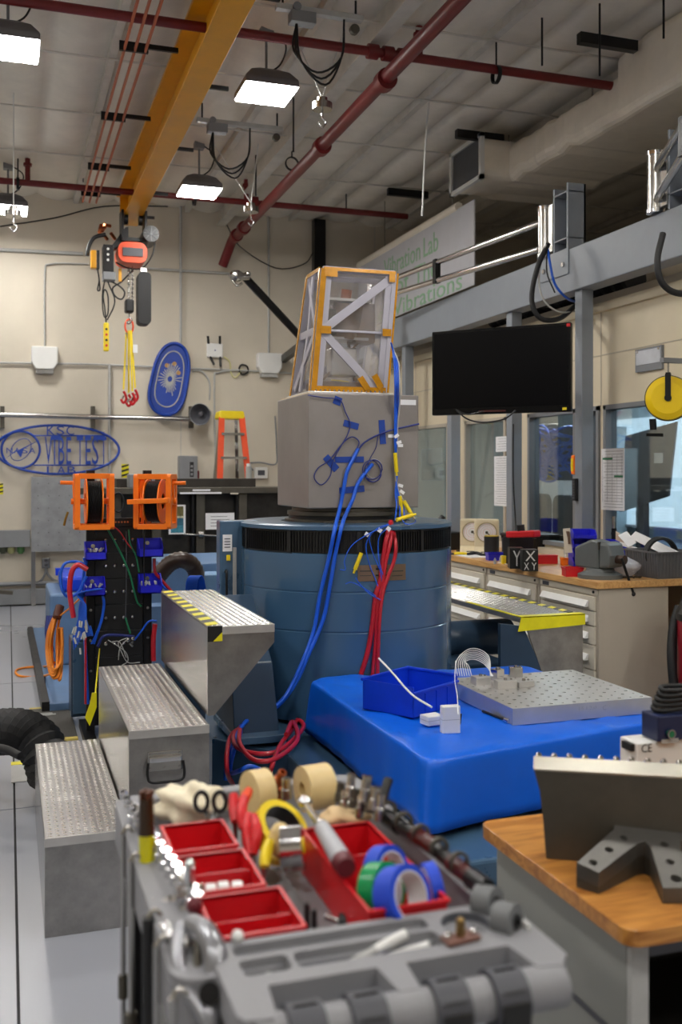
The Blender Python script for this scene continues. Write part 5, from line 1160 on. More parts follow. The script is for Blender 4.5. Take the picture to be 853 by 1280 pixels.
prof = [(0,-.0),(.2,0),(.35,0),(.5,0),(.6,0),(.7,0),(.8,0),(.9,0),(.96,.0),(.99,-.001),(1.0,-.005),(1.006,-.014),(1.009,-.035),(1.012,-.07),(1.014,-.12),(1.016,-.17),(1.018,-.21),(1.02,-.245)]
for (f_,dz) in prof:
    row = []
    for i in range(n):
        s = i/n; p = outline(s); d_ = p-cen
        # round corners a bit
        q = cen+d_*f_
        hang = max(0,-dz)/.245
        corner = min(abs(((s-c_)+.5)%1-.5) for c_ in [0]+[sum([(Vector((cx1,cyf1))-Vector((cx0,cyf0))).length,cyb-cyf1,cx1-cx0,cyb-cyf0][:k])/sum([(Vector((cx1,cyf1))-Vector((cx0,cyf0))).length,cyb-cyf1,cx1-cx0,cyb-cyf0]) for k in (1,2,3)])
        fold = .004*hang*sin(s*2*pi*11+2*sin(s*20))+.002*hang*sin(s*2*pi*29+1)+.03*hang*math.exp(-(corner/.02)**2)
        q = q+d_.normalized()*fold - (d_.normalized()*.025*math.exp(-(corner/.008)**2) if f_>.95 else Vector((0,0)))
        z = cz+.004+dz + (.0035*sin(q.x*11+q.y*5)+.003*sin(q.y*17-q.x*9)*(1 if f_<.98 else .3) if f_<.99 else 0)
        if .2<f_<.97 : z += .007*max(0,sin((q.x-q.y*.6)*14+1.5*sin(q.y*5)))**4+.006*max(0,sin((q.x*.8+q.y)*11+2*sin(q.x*6)))**5
        row.append((q.x,q.y,z))
    vs += row
for j in range(len(prof)-1):
    for i in range(n): fs.append((j*n+i,j*n+(i+1)%n,(j+1)*n+(i+1)%n,(j+1)*n+i))
fs = [f[::-1] for f in fs]
dr = solo('blue_drape', MB().add(vs,fs,True), cloth_b, 'royal blue cloth draped over the low slip table', 'cloth')
so = dr.modifiers.new('solid','SOLIDIFY'); so.thickness = .002; so.offset = -1
CT = cz+.008
# drilled fixture plate
t = thing('drilled_fixture_plate', 'thick aluminium plate full of drilled holes lying on the blue cloth', 'plate', (2.2,3.8,CT))
px0_,px1_,py0_,py1_ = 1.885,2.53,3.50,4.11; pz = CT+.066
holes = []
for i in range(12):
    for j in range(11):
        if (i+j)%1 == 0: holes.append(circ(px0_+.03+i*(px1_-px0_-.06)/11, py0_+.03+j*(py1_-py0_-.06)/10, .009 if (i+j)%2 else .0055, 8))
part('plate', MB().prism([(px0_,py0_),(px1_,py0_),(px1_,py1_),(px0_,py1_)],(0,0,CT+.03),(1,0,0),(0,1,0),.036,holes), alu, t)
part('hole_shade', MB().box(px0_+.005,py0_+.005,CT+.03,px1_-.005,py1_-.005,CT+.045), dark, t); part('plate_core', MB().box(px0_,py0_,CT,px1_,py1_,CT+.03), alu, t)  # dark sheet paints the shade at the bottom of the drilled holes
part('stamped_mark', text('15 L2,0', .08, .016, (px0_+.30,py0_-.0005,CT+.035),(1,0,0),(0,0,1),.0006), lgrey, t); part('stamped_mark', text('C', .016, .02, (px0_+.41,py0_-.0005,CT+.03),(1,0,0),(0,0,1),.0006), lgrey, t)
# sensor blocks on the plate
def blk(name,x,y,w_,d_,h,yaw,m,lab,z=None):
    t = thing(name, lab, 'block', (x,y,(pz if z is None else z)),(0,0,yaw)); b = part('body', MB().box(-w_/2,-d_/2,0,w_/2,d_/2,h), m, t, .002, local=True)
    part('screw', MB().cyl((0,0,h),(0,0,h+.008),.008,8), steel, t, local=True); part('screw', MB().cyl((w_*.3,0,h),(w_*.3,0,h+.005),.005,8), steel, t, local=True); return t
q = onz(601,855,pz); blk('sensor_block', q.x,q.y,.07,.06,.035,0,alu,'leftmost silver sensor block on the drilled plate, wired')
q = onz(622,850,pz); blk('sensor_block', q.x,q.y,.05,.04,.05,.4,chrome,'upright shiny sensor block behind the others on the plate')
q = onz(632,860,pz); blk('sensor_block', q.x,q.y,.09,.05,.035,-.1,alu,'front centre silver sensor block on the plate')
q = onz(655,858,pz); blk('sensor_block', q.x,q.y,.08,.05,.025,.1,alu,'rightmost low silver sensor block on the plate')
q = onz(645,846,pz); blk('sensor_block', q.x,q.y,.06,.03,.045,-.3,steel,'rear right silver sensor block on the plate')
for k in range(7):
    a = at(613+k*.6,845,4.15); wire('white_sensor_wire', [a,at(612-k,822+1.4*k,4.2),at(600-k*1.2,812+2*k,4.25),at(585-k*.5,812+2.5*k,4.2),at(571+2.5*k,826+k,4.15),at(572+3*k,845,4.12)], .0017, white, 'thin white wire in the arching bundle over the plate', group='arching white sensor wires', n=5)
wire('white_sensor_wire', [at(570,826,4.1),at(569,850,4.05),at(572,870,3.8),at(573,893,3.62)], .002, white, 'single white wire dropping to the white box', n=5)
wire('white_sensor_wire', [at(474,823,4.1),at(490,840,4.0),at(515,868,3.9),at(540,884,3.8)], .0045, white, 'stiff white cord leaning out of the blue bin')
def wbx(px,py,w_,d_,h,yaw,lab):
    q = onz(px,py,CT); t = thing('white_sensor_box', lab, 'box', q,(0,0,yaw)); part('case', MB().box(-w_/2,-d_/2,0,w_/2,d_/2,h), white, t, .004, local=True); part('seam', MB().box(-w_/2-.0005,-d_/2-.0005,h*.5,w_/2+.0005,d_/2+.0005,h*.5+.002), lgrey, t, local=True)
wbx(540,905,.075,.06,.038,.2,'flat white sensor box lying on the blue cloth'); wbx(563,916,.072,.035,.105,-.1,'upright white sensor box on the blue cloth')
q = onz(574,905,CT+.01); solo('black_connector', MB().cyl(q,q+Vector((.005,0,.04)),.008,8), black, 'little black connector behind the upright white box', 'connector')
t = thing('hex_driver', 'short chrome driver lying before the drilled plate', 'tool', onz(622,895,CT)); a = onz(604,889,CT+.01); b = onz(632,900,CT+.01)
part('shaft', MB().cyl(a,b,.006,8), blackm, t); part('head', MB().cyl(b,b+(b-a).normalized()*.03,.011,10), chrome, t)
# blue open bin
t = thing('blue_open_bin', 'bright blue open-front plastic bin standing on the blue cloth', 'bin', onz(520,880,CT))
fl0 = onz(517,898,CT); fr_ = onz(572,880,CT); bl0 = onz(474,872,CT)
ux_ = (fr_-fl0); Lx = ux_.length; ux_.normalize(); uy_ = Vector((-ux_.y,ux_.x,0)); Ly = .26
def bx_(u,v,z): return fl0+ux_*u+uy_*v+Vector((0,0,z))
def slab(a,b): # a,b =(u,v,z) min/max
    (u0,v0,z0),(u1,v1,z1) = a,b; return [bx_(u0,v0,z0),bx_(u1,v0,z0),bx_(u1,v1,z0),bx_(u0,v1,z0)],[bx_(u0,v0,z1),bx_(u1,v0,z1),bx_(u1,v1,z1),bx_(u0,v1,z1)]
hB = .125
part('floor_panel', MB().hexa(*slab((0,0,0),(Lx,Ly,.004))), bluepl, t); part('long_side', MB().hexa(*slab((0,0,0),(Lx,.004,hB*.75))), bluepl, t); part('long_side', MB().hexa(*slab((0,Ly-.004,0),(Lx,Ly,hB))), bluepl, t)
part('end_wall', MB().hexa(*slab((Lx-.004,0,0),(Lx,Ly,hB))), bluepl, t); part('end_wall', MB().hexa(*slab((0,0,0),(.004,Ly,hB))), bluepl, t)
part('rim', MB().hexa(*slab((-.004,-.008,hB*.75),(Lx+.004,.006,hB*.75+.01))).hexa(*slab((Lx-.008,-.006,hB-.006),(Lx+.008,Ly+.006,hB+.006))).hexa(*slab((-.006,Ly-.006,hB-.006),(Lx+.006,Ly+.008,hB+.006))), bluepl, t, .002)
for k in range(3): part('rib', MB().hexa(*slab((Lx*(.25+.25*k),-.004,0),(Lx*(.25+.25*k)+.006,0,hB*.7))), bluepl, t)
# ================================================================ TELEVISION
tr = Vector((3.70,6.03,0)); tl = Vector((2.98,6.78,0)); dv = (tr-tl); TWd = dv.length; yaw = math.atan2(dv.y,dv.x)
mid = (tr+tl)/2
t = thing('television', 'large black flat television hung under the grey beam', 'television', (mid.x,mid.y,2.03),(0,0,yaw))
part('case', MB().box(-TWd/2,0,0,TWd/2,.05,.62), mat('tv gloss black',(9,9,10),.25,0,0,spec=.2), t, .008, local=True)
part('screen', MB().box(-TWd/2+.02,-.003,.045,TWd/2-.02,0,.60), mat('tv screen',(4,4,6),.3,0,0,spec=.12), t, local=True)
part('red_sticker', MB().box(TWd/2-.03,-.004,.59,TWd/2-.005,-.002,.612), red, t, local=True)
part('lower_bezel_light', MB().box(-.15,-.004,.014,.05,-.002,.026), mat('dim red',(70,14,12),.3), t, local=True)
part('corner_sticker', MB().box(TWd/2-.06,-.004,.012,TWd/2-.03,-.002,.03), yel, t, local=True)
part('wall_bracket', MB().bar((0,.05,.4),(.10,.62,.4),.08,.10).box(-.2,.05,.2,.2,.075,.5), blackm, t, local=True)
wire('tv_cable', [at(571,513,7.15),at(585,524,7.1),at(605,528,7.05),at(630,524,7.0),at(645,513,7.0)], .006, black, 'long black cable sagging below the television')
wire('tv_cable', [at(570,512,7.2),at(585,518,7.15),at(605,514,7.1)], .005, black, 'short black cable just under the television edge')
wire('tv_cable', [at(642,530,8.2),at(642,600,8.2),at(645,655,8.2),at(645,690,7.9)], .006, black, 'thin black cable running down the middle grey post')
# ================================================================ WORKBENCH
BXF, BZ, BY0, BY1 = 3.51, .917, 5.42, 9.2
bt_ = thing('butcher_block_top', 'long butcher block bench top in front of the office windows', 'worktop', (BXF,7,BZ-.045))
part('slab', MB().box(BXF,BY0,BZ-.045,4.34,BY1,BZ), butcher, bt_, .004)
part('backsplash_ledge', MB().box(4.34,BY0,BZ-.045,4.385,BY1,BZ+.05), cabin, bt_)
def cabinet(y0,y1,lab,hs):
    t = thing('drawer_cabinet', lab, 'cabinet', (BXF+.3,(y0+y1)/2,0))
    part('body', MB().box(BXF+.03,y0,.08,4.06,y1,BZ-.045), cabside, t, .004)
    part('plinth', MB().box(BXF+.07,y0+.01,0,4.02,y1-.01,.08), dark, t)
    part('top_frieze', MB().box(BXF+.022,y0+.01,BZ-.09,BXF+.03,y1-.01,BZ-.05), cabin, t, .002)
    part('lock', MB().cyl((BXF+.016,y0+.05,BZ-.07),(BXF+.022,y0+.05,BZ-.07),.009,10), blackm, t)
    part('name_plate', MB().box(BXF+.018,y1-.13,BZ-.085,BXF+.022,y1-.05,BZ-.06), dgreyp, t)
    z = BZ-.10
    for h in hs:
        d_ = part('drawer', MB().box(BXF+.012,y0+.03,z-h+.006,BXF+.03,y1-.03,z), cabin, t, .003)
        part('drawer_handle', MB().prism([(BXF-.02,z-h*.5-.018),(BXF-.014,z-h*.5-.022),(BXF+.012,z-h*.5-.02),(BXF+.012,z-h*.5+.02),(BXF+.004,z-h*.5+.02)][::1],(0,y1-.07,0),(1,0,0),(0,0,1),(y1-y0)-.16), white, d_, .002)
        z -= h
    return t
cabinet(5.44,6.17,'nearest beige drawer cabinet under the bench end',(.095,.095,.12,.16,.28))
cabinet(6.18,6.97,'second beige drawer cabinet from the near bench end',(.12,.14,.16,.20,.13))
cabinet(6.98,7.80,'third beige drawer cabinet from the near bench end',(.12,.14,.16,.20,.13))
cabinet(7.81,8.6,'farthest beige drawer cabinet, half behind the shaker',(.12,.14,.16,.20,.13))
Bz = lambda px,py,z=BZ: onz(px,py,z)
def crate(name, lab, cat, c, w_, d_, h, yaw, m, taper=.9, ribs=0, th=.006, rim=True):
    t = thing(name, lab, cat, c, (0,0,yaw))
    def ringm(z0,z1,s0,s1):
        o0 = [(-w_/2*s0,-d_/2*s0,z0),(w_/2*s0,-d_/2*s0,z0),(w_/2*s0,d_/2*s0,z0),(-w_/2*s0,d_/2*s0,z0)]; o1 = [(-w_/2*s1,-d_/2*s1,z1),(w_/2*s1,-d_/2*s1,z1),(w_/2*s1,d_/2*s1,z1),(-w_/2*s1,d_/2*s1,z1)]
        i0 = [(x-math.copysign(th,x),y-math.copysign(th,y),z) for x,y,z in o0]; i1 = [(x-math.copysign(th,x),y-math.copysign(th,y),z) for x,y,z in o1]
        fs = []
        for k in range(4): j=(k+1)%4; fs += [(k,j,4+j,4+k),(8+j,8+k,12+k,12+j),(4+k,4+j,12+j,12+k),(j,k,8+k,8+j)]
        return MB().add(o0+o1+i0+i1, fs)
    part('walls', ringm(0,h,taper,1), m, t, local=True)
    part('bottom', MB().box(-w_/2*taper+.001,-d_/2*taper+.001,0,w_/2*taper-.001,d_/2*taper-.001,th), m, t, local=True)
    if rim: part('rim', ringm(h-.012,h,1.04,1.05).box(0,0,h-.006,.0001,.0001,h-.005), m, t, local=True)
    if ribs:
        for s in (-1,1):
            for k in range(ribs):
                x = (-.5+(k+.5)/ribs)*w_*taper; part('rib', MB().hexa([(x-.004,s*d_/2*taper-.004,.01),(x+.004,s*d_/2*taper-.004,.01),(x+.004,s*d_/2*taper+.004,.01),(x-.004,s*d_/2*taper+.004,.01)],[(x-.004,s*d_/2-.005,h-.012),(x+.004,s*d_/2-.005,h-.012),(x+.004,s*d_/2+.005,h-.012),(x-.004,s*d_/2+.005,h-.012)]), m, t, local=True)
            nr = int(ribs*d_/w_)
            for k in range(nr):
                y = (-.5+(k+.5)/nr)*d_*taper; part('rib', MB().hexa([(s*w_/2*taper-.004,y-.004,.01),(s*w_/2*taper+.004,y-.004,.01),(s*w_/2*taper+.004,y+.004,.01),(s*w_/2*taper-.004,y+.004,.01)],[(s*w_/2-.005,y-.004,h-.012),(s*w_/2+.005,y-.004,h-.012),(s*w_/2+.005,y+.004,h-.012),(s*w_/2-.005,y+.004,h-.012)]), m, t, local=True)
    return t
# big grey ribbed bin with hoses and papers
q = Bz(826,722); gb = crate('ribbed_bin','dark grey ribbed plastic bin at the near right bench end','bin',Vector((4.14,5.62,BZ)),.33,.36,.175,0,mat('bin grey',(92,92,94),.45),.93,12)
for k in range(3): wire('coiled_hose', [Vector((4.10+.12*cos(a)+.01*k,5.56+.03*k,BZ+.135+.12*max(-.2,sin(a)))) for a in [pi*i/8 for i in range(-1,10)]], .011, rubber, ('front','middle','rear')[k]+' turn of black hose arching out of the grey ribbed bin','hose')
def sheet3(pts, lab, m=paper, th=.003):
    n = (Vector(pts[1])-Vector(pts[0])).cross(Vector(pts[3])-Vector(pts[0])).normalized()*th
    return solo('document_sheet', MB().hexa([Vector(p) for p in pts],[Vector(p)+n for p in pts]), m, lab, 'paper')
sheet3([at(795,664,7.0),at(850,690,6.5),at(845,700,6.5),at(787,672,7.0)],'long white document sloping above the grey ribbed bin', th=.01)
sheet3([at(784,664,7.1),at(796,678,6.9),at(786,684,6.9),at(773,669,7.1)],'creased white sheet left of the long sloping document', th=.004)
sheet3([at(770,664,7.2),at(790,676,7.0),at(784,681,7.0),at(770,675,7.2)],'tan card leaning behind the bench vise', mat('tan card',(190,170,150),.6))
sheet3([at(775,677,7.0),at(812,690,6.8),at(808,693,6.8),at(775,681,7.0)],'pale sheet lying low beside the tan card')
c_ = Vector((4.20,6.35,BZ)); crate('blue_side_bin','blue plastic bin behind the bench vise at the window','bin',c_,.20,.22,.19,0,bin_b,.92)
# bench vise
q = Bz(762,724); vy = q.y+.12; t = thing('bench_vise','grey bench vise with dark handle at the bench corner','vise',(q.x-.01,vy-.03,BZ),(0,0,radians(-75)))
vm = mat('vise grey',(98,102,102),.45,.2,.1)
part('swivel_base', MB().lathe([(.001,0),(.115,0),(.115,.02),(.075,.035),(.07,.05),(.001,.05)],(0,0,0),28), vm, t, local=True)
part('body', MB().prism([(-.13,.05),(.04,.045),(.04,.18),(-.02,.19),(-.13,.15)],(0,.055,0),(1,0,0),(0,0,1),.11), vm, t, .012, local=True)
part('front_jaw', MB().prism([(.045,.05),(.11,.06),(.12,.12),(.10,.18),(.045,.185)],(0,.06,0),(1,0,0),(0,0,1),.12), vm, t, .014, local=True)
part('jaw_plate', MB().box(.038,-.06,.145,.046,.06,.182), darksteel, t, local=True); part('screw', MB().cyl((.10,0,.10),(.165,0,.10),.022,14), mat('rusty screw',(70,54,46),.5,.4), t, local=True)
part('handle', MB().tube([(.16,-.02,.11),(.165,.0,.06),(.175,.03,-.02),(.18,.045,-.06)],.007,8), blackm, t, local=True); part('handle_knob', MB().sphere((.18,.047,-.066),.012,8), black, t, local=True)
for o_ in t.children: o_.scale = (1.25,1.25,1.32)
q = Bz(768,705); t = thing('black_post_tool','black cylindrical tool with steel top standing behind the vise','tool',q)
part('body', MB().cyl(q,q+Vector((0,0,.27)),.020,16), blackm, t); part('collar', MB().cyl(q+Vector((0,0,.27)),q+Vector((0,0,.36)),.017,16), steel, t); part('grip_ring', MB().cyl(q+Vector((0,0,.22)),q+Vector((0,0,.24)),.023,16), rubber, t)
def bag(c, r, lab, sc=(1,1,.7), seed=1):
    rr = random.Random(seed); m = MB(); m.sphere(c,r,18,sc)
    m.v = [c+(q-c)*(1+.16*sin((q-c).x*70+seed)*cos((q-c).y*60)+.12*sin((q-c).z*90+seed)+rr.uniform(-.05,.05)) for q in m.v]
    return solo('plastic_bag', m, mat('milky plastic',(206,206,214),.25,0,.1,20,alpha=.62), lab, 'bag')
q = Bz(790,716); bag(Vector((3.86,5.62,BZ+.07)),.085,'crumpled clear plastic bag between the vise and grey bin'); bag(at(744,696,6.75),.045,'small clear plastic bag on the back of the vise',(1,1,1.1),4)
rr = random.Random(6); m=MB()
for k in range(14): c = Vector((3.86+rr.uniform(-.07,.07),5.56+rr.uniform(-.05,.04),BZ+.006)); m.cyl(c,c+Vector((.02,.01,0)),.006,6)
solo('loose_hardware', m, darksteel, 'loose dark screws lying under the plastic bag', 'screws', kind='stuff')
# red tray, blue stack, small boxes
q = Bz(721,721); crate('red_tray','open red plastic tray just left of the vise','tray',Vector((q.x,q.y+.05,BZ)),.12,.10,.06,radians(-15),red,.95)
q = Bz(734,708)
for k in range(4):
    t = thing('stacking_bin', ('lowest','second','third','topmost')[k]+' blue bin of the stack beside the grey post', 'bin', (q.x,q.y+.06,BZ+.068*k),(0,0,radians(-20)))
    m = MB(); w_,d_,h = .17,.20,.066
    m.box(-w_/2,-d_/2,0,w_/2,d_/2,.006).box(-w_/2,d_/2-.006,0,w_/2,d_/2,h)
    m.box(-w_/2,-d_/2,0,-w_/2+.006,-d_/2+.0061,h*.5).box(-w_/2,-d_/2,0,w_/2,-d_/2+.006,h*.45)
    for x in (-w_/2,w_/2-.006): m.prism([(-d_/2,0),(d_/2,0),(d_/2,h),(-d_/2+.05,h),(-d_/2,h*.45)],(x,0,0),(0,1,0),(0,0,1),.006)
    part('body', m, bin_b, t, local=True); part('label_slot', MB().box(-.05,-d_/2-.004,.01,.05,-d_/2,.026), bin_b, t, local=True)
def sbox(name,px,py,w_,d_,h,m,lab,cat='box',yaw=-15,z=BZ,lid=None):
    q = onz(px,py,z); t = thing(name, lab, cat, (q.x,q.y+d_/2,z),(0,0,radians(yaw))); part('body', MB().box(-w_/2,-d_/2,0,w_/2,d_/2,h), m, t, .004, local=True)
    part('lid', MB().box(-w_/2-.002,-d_/2-.002,h,w_/2+.002,d_/2+.002,h+.012), lid or m, t, .003, local=True); return t
sbox('orange_box',708,707,.05,.05,.045,orange,'small orange box beside the red tray')
sbox('red_box',687,705,.15,.07,.055,red,'flat red box right of the black ribbed box')
t = thing('photo_frame','small cream-bordered picture card standing before the blue stack','picture',Bz(711,697)); q = Bz(712,694,BZ)
part('card', MB().hexa([at(706,691,7.0),at(716,691,6.9),at(716,691,6.95),at(706,691,7.05)],[at(704,661,7.0),at(713,660,6.9),at(713,660,6.95),at(704,661,7.05)]), cabin, t); part('picture', MB().hexa([at(708,680,6.99),at(713.5,680,6.89),at(713.5,680,6.9),at(708,680,7.0)],[at(706,664,6.99),at(712,664,6.89),at(712,664,6.9),at(706,664,7.0)]), mat('brown print',(96,72,56),.5,0,.4,30), t); part('stand', MB().box(q.x-.02,q.y,BZ,q.x+.04,q.y+.05,BZ+.05), cabin, t)
q = Bz(712,699); solo('clear_tub', MB().cyl(q,q+Vector((0,0,.07)),.04,16,.045), mat('clear tub',(200,204,210),.2,0,0,alpha=.5), 'small clear tub before the blue bin stack', 'tub')
q0_ = Bz(668,690); bb_ = crate('black_ribbed_box','wide black ribbed box with lid in the middle of the bench','box',Vector((q0_.x+.02,q0_.y+.12,BZ)),.38,.42,.14,radians(-8),black,.94,14)
part('lid', MB().box(-.20,-.21,.14,.20,.21,.155), mat('lid grey',(60,60,64),.4), bb_, .004, local=True)
part('cream_strip', MB().box(-.20,-.215,.125,-.02,-.21,.15), cabin, bb_, local=True)
# X / Y / XY axis blocks
def axisblock(px,py,w_,yaw,items,lab):
    q = Bz(px,py); t = thing('axis_marker_block', lab, 'block', (q.x,q.y+.06,BZ),(0,0,radians(yaw))); part('body', MB().box(-w_/2,-.06,0,w_/2,.06,.15), mat('black paint block',(16,16,16),.4), t, .003, local=True)
    for s,w2,h2,x,z in items: part('letter', text(s,w2,h2,(x,-.0605,z),(1,0,0),(0,0,1),.001), white, t, local=True)
axisblock(650,711,.10,-20,(('Y',.055,.11,-.028,.02),),'black block marked with a white letter Y')
axisblock(667,714,.11,-20,(('X',.07,.07,-.035,.072),('X',.035,.05,-.045,.01),('Y',.035,.05,.008,.01)),'black block marked X above XY')
t = thing('red_power_tool','red and black tool lying behind the black ribbed box','tool',Bz(652,672)); q = at(652,668,7.5)
part('body', MB().bar(at(637,668,7.5),at(672,667,7.3),.09,.05), red, t, .01); part('head', MB().cyl(at(652,666,7.4),at(651,656,7.4),.03,12), black, t); part('riser', MB().box(q.x-.1,q.y,BZ,q.x+.1,q.y+.1,q.z-.02), black, t)
t = thing('black_canister','black canister with yellow lid on the bench','can',Bz(619,692)); q = Bz(619,696)
part('body', MB().cyl(q+Vector((0,.06,0)),q+Vector((0,.06,.165)),.062,24), black, t); part('lid', MB().cyl(q+Vector((0,.06,.165)),q+Vector((0,.06,.172)),.058,24), mat('ochre lid',(190,160,60),.5), t)
q = Bz(636,690); solo('dark_jar', MB().cyl(q+Vector((0,.05,0)),q+Vector((0,.05,.12)),.035,18), dgreyp, 'grey jar right of the black canister', 'jar')
q = Bz(620,701); crate('small_blue_bin','small blue open bin before the black canister','bin',Vector((q.x+.03,q.y+.05,BZ)),.15,.10,.06,radians(-12),bin_b,.95)
sbox('yellow_block',634,705,.06,.05,.05,yel,'small yellow block left of the Y marker block')
for k,(px,py) in enumerate(((611,700),(619,705),(626,703))):
    q = Bz(px,py); solo('small_bottle', MB().cyl(q,q+Vector((0,0,.035)),.010,10).cyl(q+Vector((0,0,.035)),q+Vector((0,0,.045)),.006,8), lgrey, ('left','middle','right')[k]+' tiny bottle before the small blue bin','bottle')
# cream chart recorders
def recorder(px,py,lab,yaw=-26):
    q = Bz(px,py); t = thing('chart_recorder', lab, 'recorder', (q.x,q.y+.05,BZ),(0,0,radians(yaw))); cm_ = mat('cream plastic',(222,208,176),.45)
    part('case', MB().box(-.105,-.04,0,.105,.09,.29), cm_, t, .012, local=True)
    part('dial_ring', MB().lathe([(.088,0),(.088,.006),(.078,.006),(.078,-.002)],(0,-.04,.18),32,(0,-1,0)), mat('tan ring',(176,158,126),.5), t, local=True)
    part('chart_disc', MB().lathe([(.078,.001),(.001,.001)],(0,-.0405,.18),32,(0,-1,0)), paper, t, local=True)
    for r_ in (.03,.05,.068): part('chart_line', MB().lathe([(r_,.0015),(r_+.0015,.0015)],(0,-.0405,.18),32,(0,-1,0)), orangel, t, local=True)
    part('pen_arm', MB().bar((.0,-.045,.18),(.05,-.045,.13),.008,.004,(0,1,0)), darksteel, t, local=True); part('hub', MB().cyl((0,-.042,.18),(0,-.052,.18),.012,12), darksteel, t, local=True)
    part('base_plate', MB().hexa([(-.105,-.11,0),(.105,-.11,0),(.105,-.04,0),(-.105,-.04,0)],[(-.105,-.108,.006),(.105,-.108,.006),(.105,-.04,.06),(-.105,-.04,.06)]), cm_, t, .003, local=True); part('base_label', MB().box(-.05,-.1005,.012,.05,-.10,.02), dgreyp, t, local=True)
recorder(594,691,'left cream chart recorder with a round dial'); recorder(612,692,'right cream chart recorder, partly behind the canister')
for k,(px,py,m,lab) in enumerate(((567,694,yel,'yellow-handled pliers at the left of the bench'),(578,690,yel,'second yellow-handled pliers beside the first'))):
    q = Bz(px,py); t = thing('pliers', lab, 'pliers', q); 
    for s in (-1,1): part('handle', MB().tube([q+Vector((0,0,.012)),q+Vector((.05,.02*s,.015)),q+Vector((.11,.025*s,.012))],.010,8), m, t)
    part('jaws', MB().bar(q+Vector((-.05,0,.012)),q+Vector((.0,0,.012)),.03,.014), darksteel, t)
wire('black_tool_lead', [Bz(585,693,BZ+.01),Bz(595,691,BZ+.02),Bz(605,694,BZ+.01),Bz(612,692,BZ+.01)], .014, rubber, 'black cable bunched before the chart recorders')
solo('bench_paper', MB().box(3.55,7.3,BZ,3.78,7.72,BZ+.004), paper, 'white papers lying at the bench edge before the recorders', 'paper')
solo('bench_paper', MB().box(3.56,6.70,BZ,3.64,6.86,BZ+.003), paper, 'small white paper beside the yellow block', 'paper')
t = thing('red_drill','red cordless drill lying on a black case at the far bench','drill',Bz(572,680)); a = at(560,658,8.6); b = at(582,655,8.6)
part('case_below', MB().box(a.x-.05,8.1,BZ,b.x+.10,8.35,BZ+.16), black, t, .01); part('body', MB().bar(Vector((a.x,8.2,BZ+.20)),Vector((b.x,8.2,BZ+.22)),.07,.07), red, t, .015); part('chuck', MB().cyl((a.x+.02,8.18,BZ+.2),(a.x+.10,8.18,BZ+.30),.025,12), black, t)
sbox('dark_carton',573,682,.16,.10,.10,dgreyp,'dark little carton below the red drill on the bench',yaw=-10)
q = Vector((3.75,8.9,BZ)); crate('long_blue_tote','long blue tote at the far end of the bench behind the shaker','tote',q,.45,.5,.22,0,bin_b,.95)
# things on the posts
c = ony(721,612,0.1) ; pc = onx(722,612,BX+.02)
t = thing('remote_strip','black ribbed remote clipped to the nearest grey post','remote',pc)
part('case', MB().box(pc.x-.02,pc.y-.0,pc.z-.085,pc.x+.01,pc.y+.045,pc.z+.085), black, t, .004)
for k in range(7): part('button', MB().box(pc.x-.024,pc.y+.008,pc.z-.07+.021*k,pc.x-.02,pc.y+.037,pc.z-.058+.021*k), dgreyp, t)
pc = onx(718,581,BX+.03); t = thing('amber_beacon','small amber light unit beside the nearest grey post','light',pc)
part('lens', MB().box(pc.x-.0,pc.y-.0,pc.z-.075,pc.x+.03,pc.y+.05,pc.z+.075), orange, t, .01); part('inner_panel', MB().box(pc.x-.006,pc.y+.012,pc.z-.05,pc.x,pc.y+.04,pc.z+.05), yel, t, .003)
# yellow cord reel on bracket
rc_ = at(836,498,6.3); t = thing('yellow_cord_reel','round yellow cord reel hanging from a bracket at right','cord reel',rc_)
axv = (F*-.92+R*-.35).normalized(); axv.z=0
part('side_disc', MB().lathe([(.001,.05),(.10,.05),(.135,.035),(.14,.02),(.14,-.02),(.135,-.035),(.10,-.05),(.001,-.05)],rc_,40,axv), mat('reel yellow',(244,206,10),.35,0,.04), t); part('dark_band', MB().ring(rc_,axv,.145,.12,.03,40), black, t)
up_ = Vector((0,0,1)); part('hanger_arm', MB().bar(rc_+axv*.058+up_*-.01,rc_+axv*.058+up_*.15,.035,.012,axv).bar(rc_+axv*.058+up_*.15,rc_-axv*.058+up_*.15,.03,.02), blackm, t); part('hub', MB().cyl(rc_+axv*.05,rc_+axv*.066,.022,12), blackm, t)
part('small_print', text('0 LDO',.05,.015,rc_+axv*.0515+R*.01+up_*-.08,R,up_,.001), blkt, t)
part('hook_rod', MB().tube([rc_+up_*.15,rc_+up_*.23],.006,6,sub=0), steel, t); sx_ = rc_+up_*.225
part('wall_bracket', MB().box(sx_.x-.05,sx_.y-.02,sx_.z,XO,sx_.y+.02,sx_.z+.03), greyp, t)
part('cord_stopper', MB().cyl(rc_+up_*-.13-R*.10,rc_+up_*-.20-R*.095,.022,12).box(*(rc_+up_*-.24-R*.14),*(rc_+up_*-.22-R*.02+F*.04)), blackm, t)
# red vacuum with hoses at the right edge
t = thing('red_shop_vacuum','red canister with black hoses at the right edge beside the bench','vacuum',(4.42,5.2,0))
c = Vector((4.40,5.05,0)); c = onz(893,925,0)
part('canister', MB().lathe([(.001,.05),(.20,.05),(.21,.30),(.21,.72),(.001,.72)],c,32), mat('vacuum red',(150,28,44),.35), t); part('lid', MB().lathe([(.001,.72),(.22,.72),(.22,.76),(.17,.86),(.001,.88)],c,32), black, t)
part('base', MB().cyl(c,c+up_*.06,.2,20), black, t)
wire('vacuum_hose', [at(849,758,6.1),at(841,790,6.05),at(840,830,6.0),at(846,870,6.0),at(860,890,6.0)], .028, rubber, 'thick black hose hanging in front of the red canister','hose')
wire('vacuum_hose', [at(856,750,6.15),at(848,780,6.15),at(849,835,6.1),at(856,870,6.1)], .022, rubber, 'second black hose pressed against the red canister','hose')
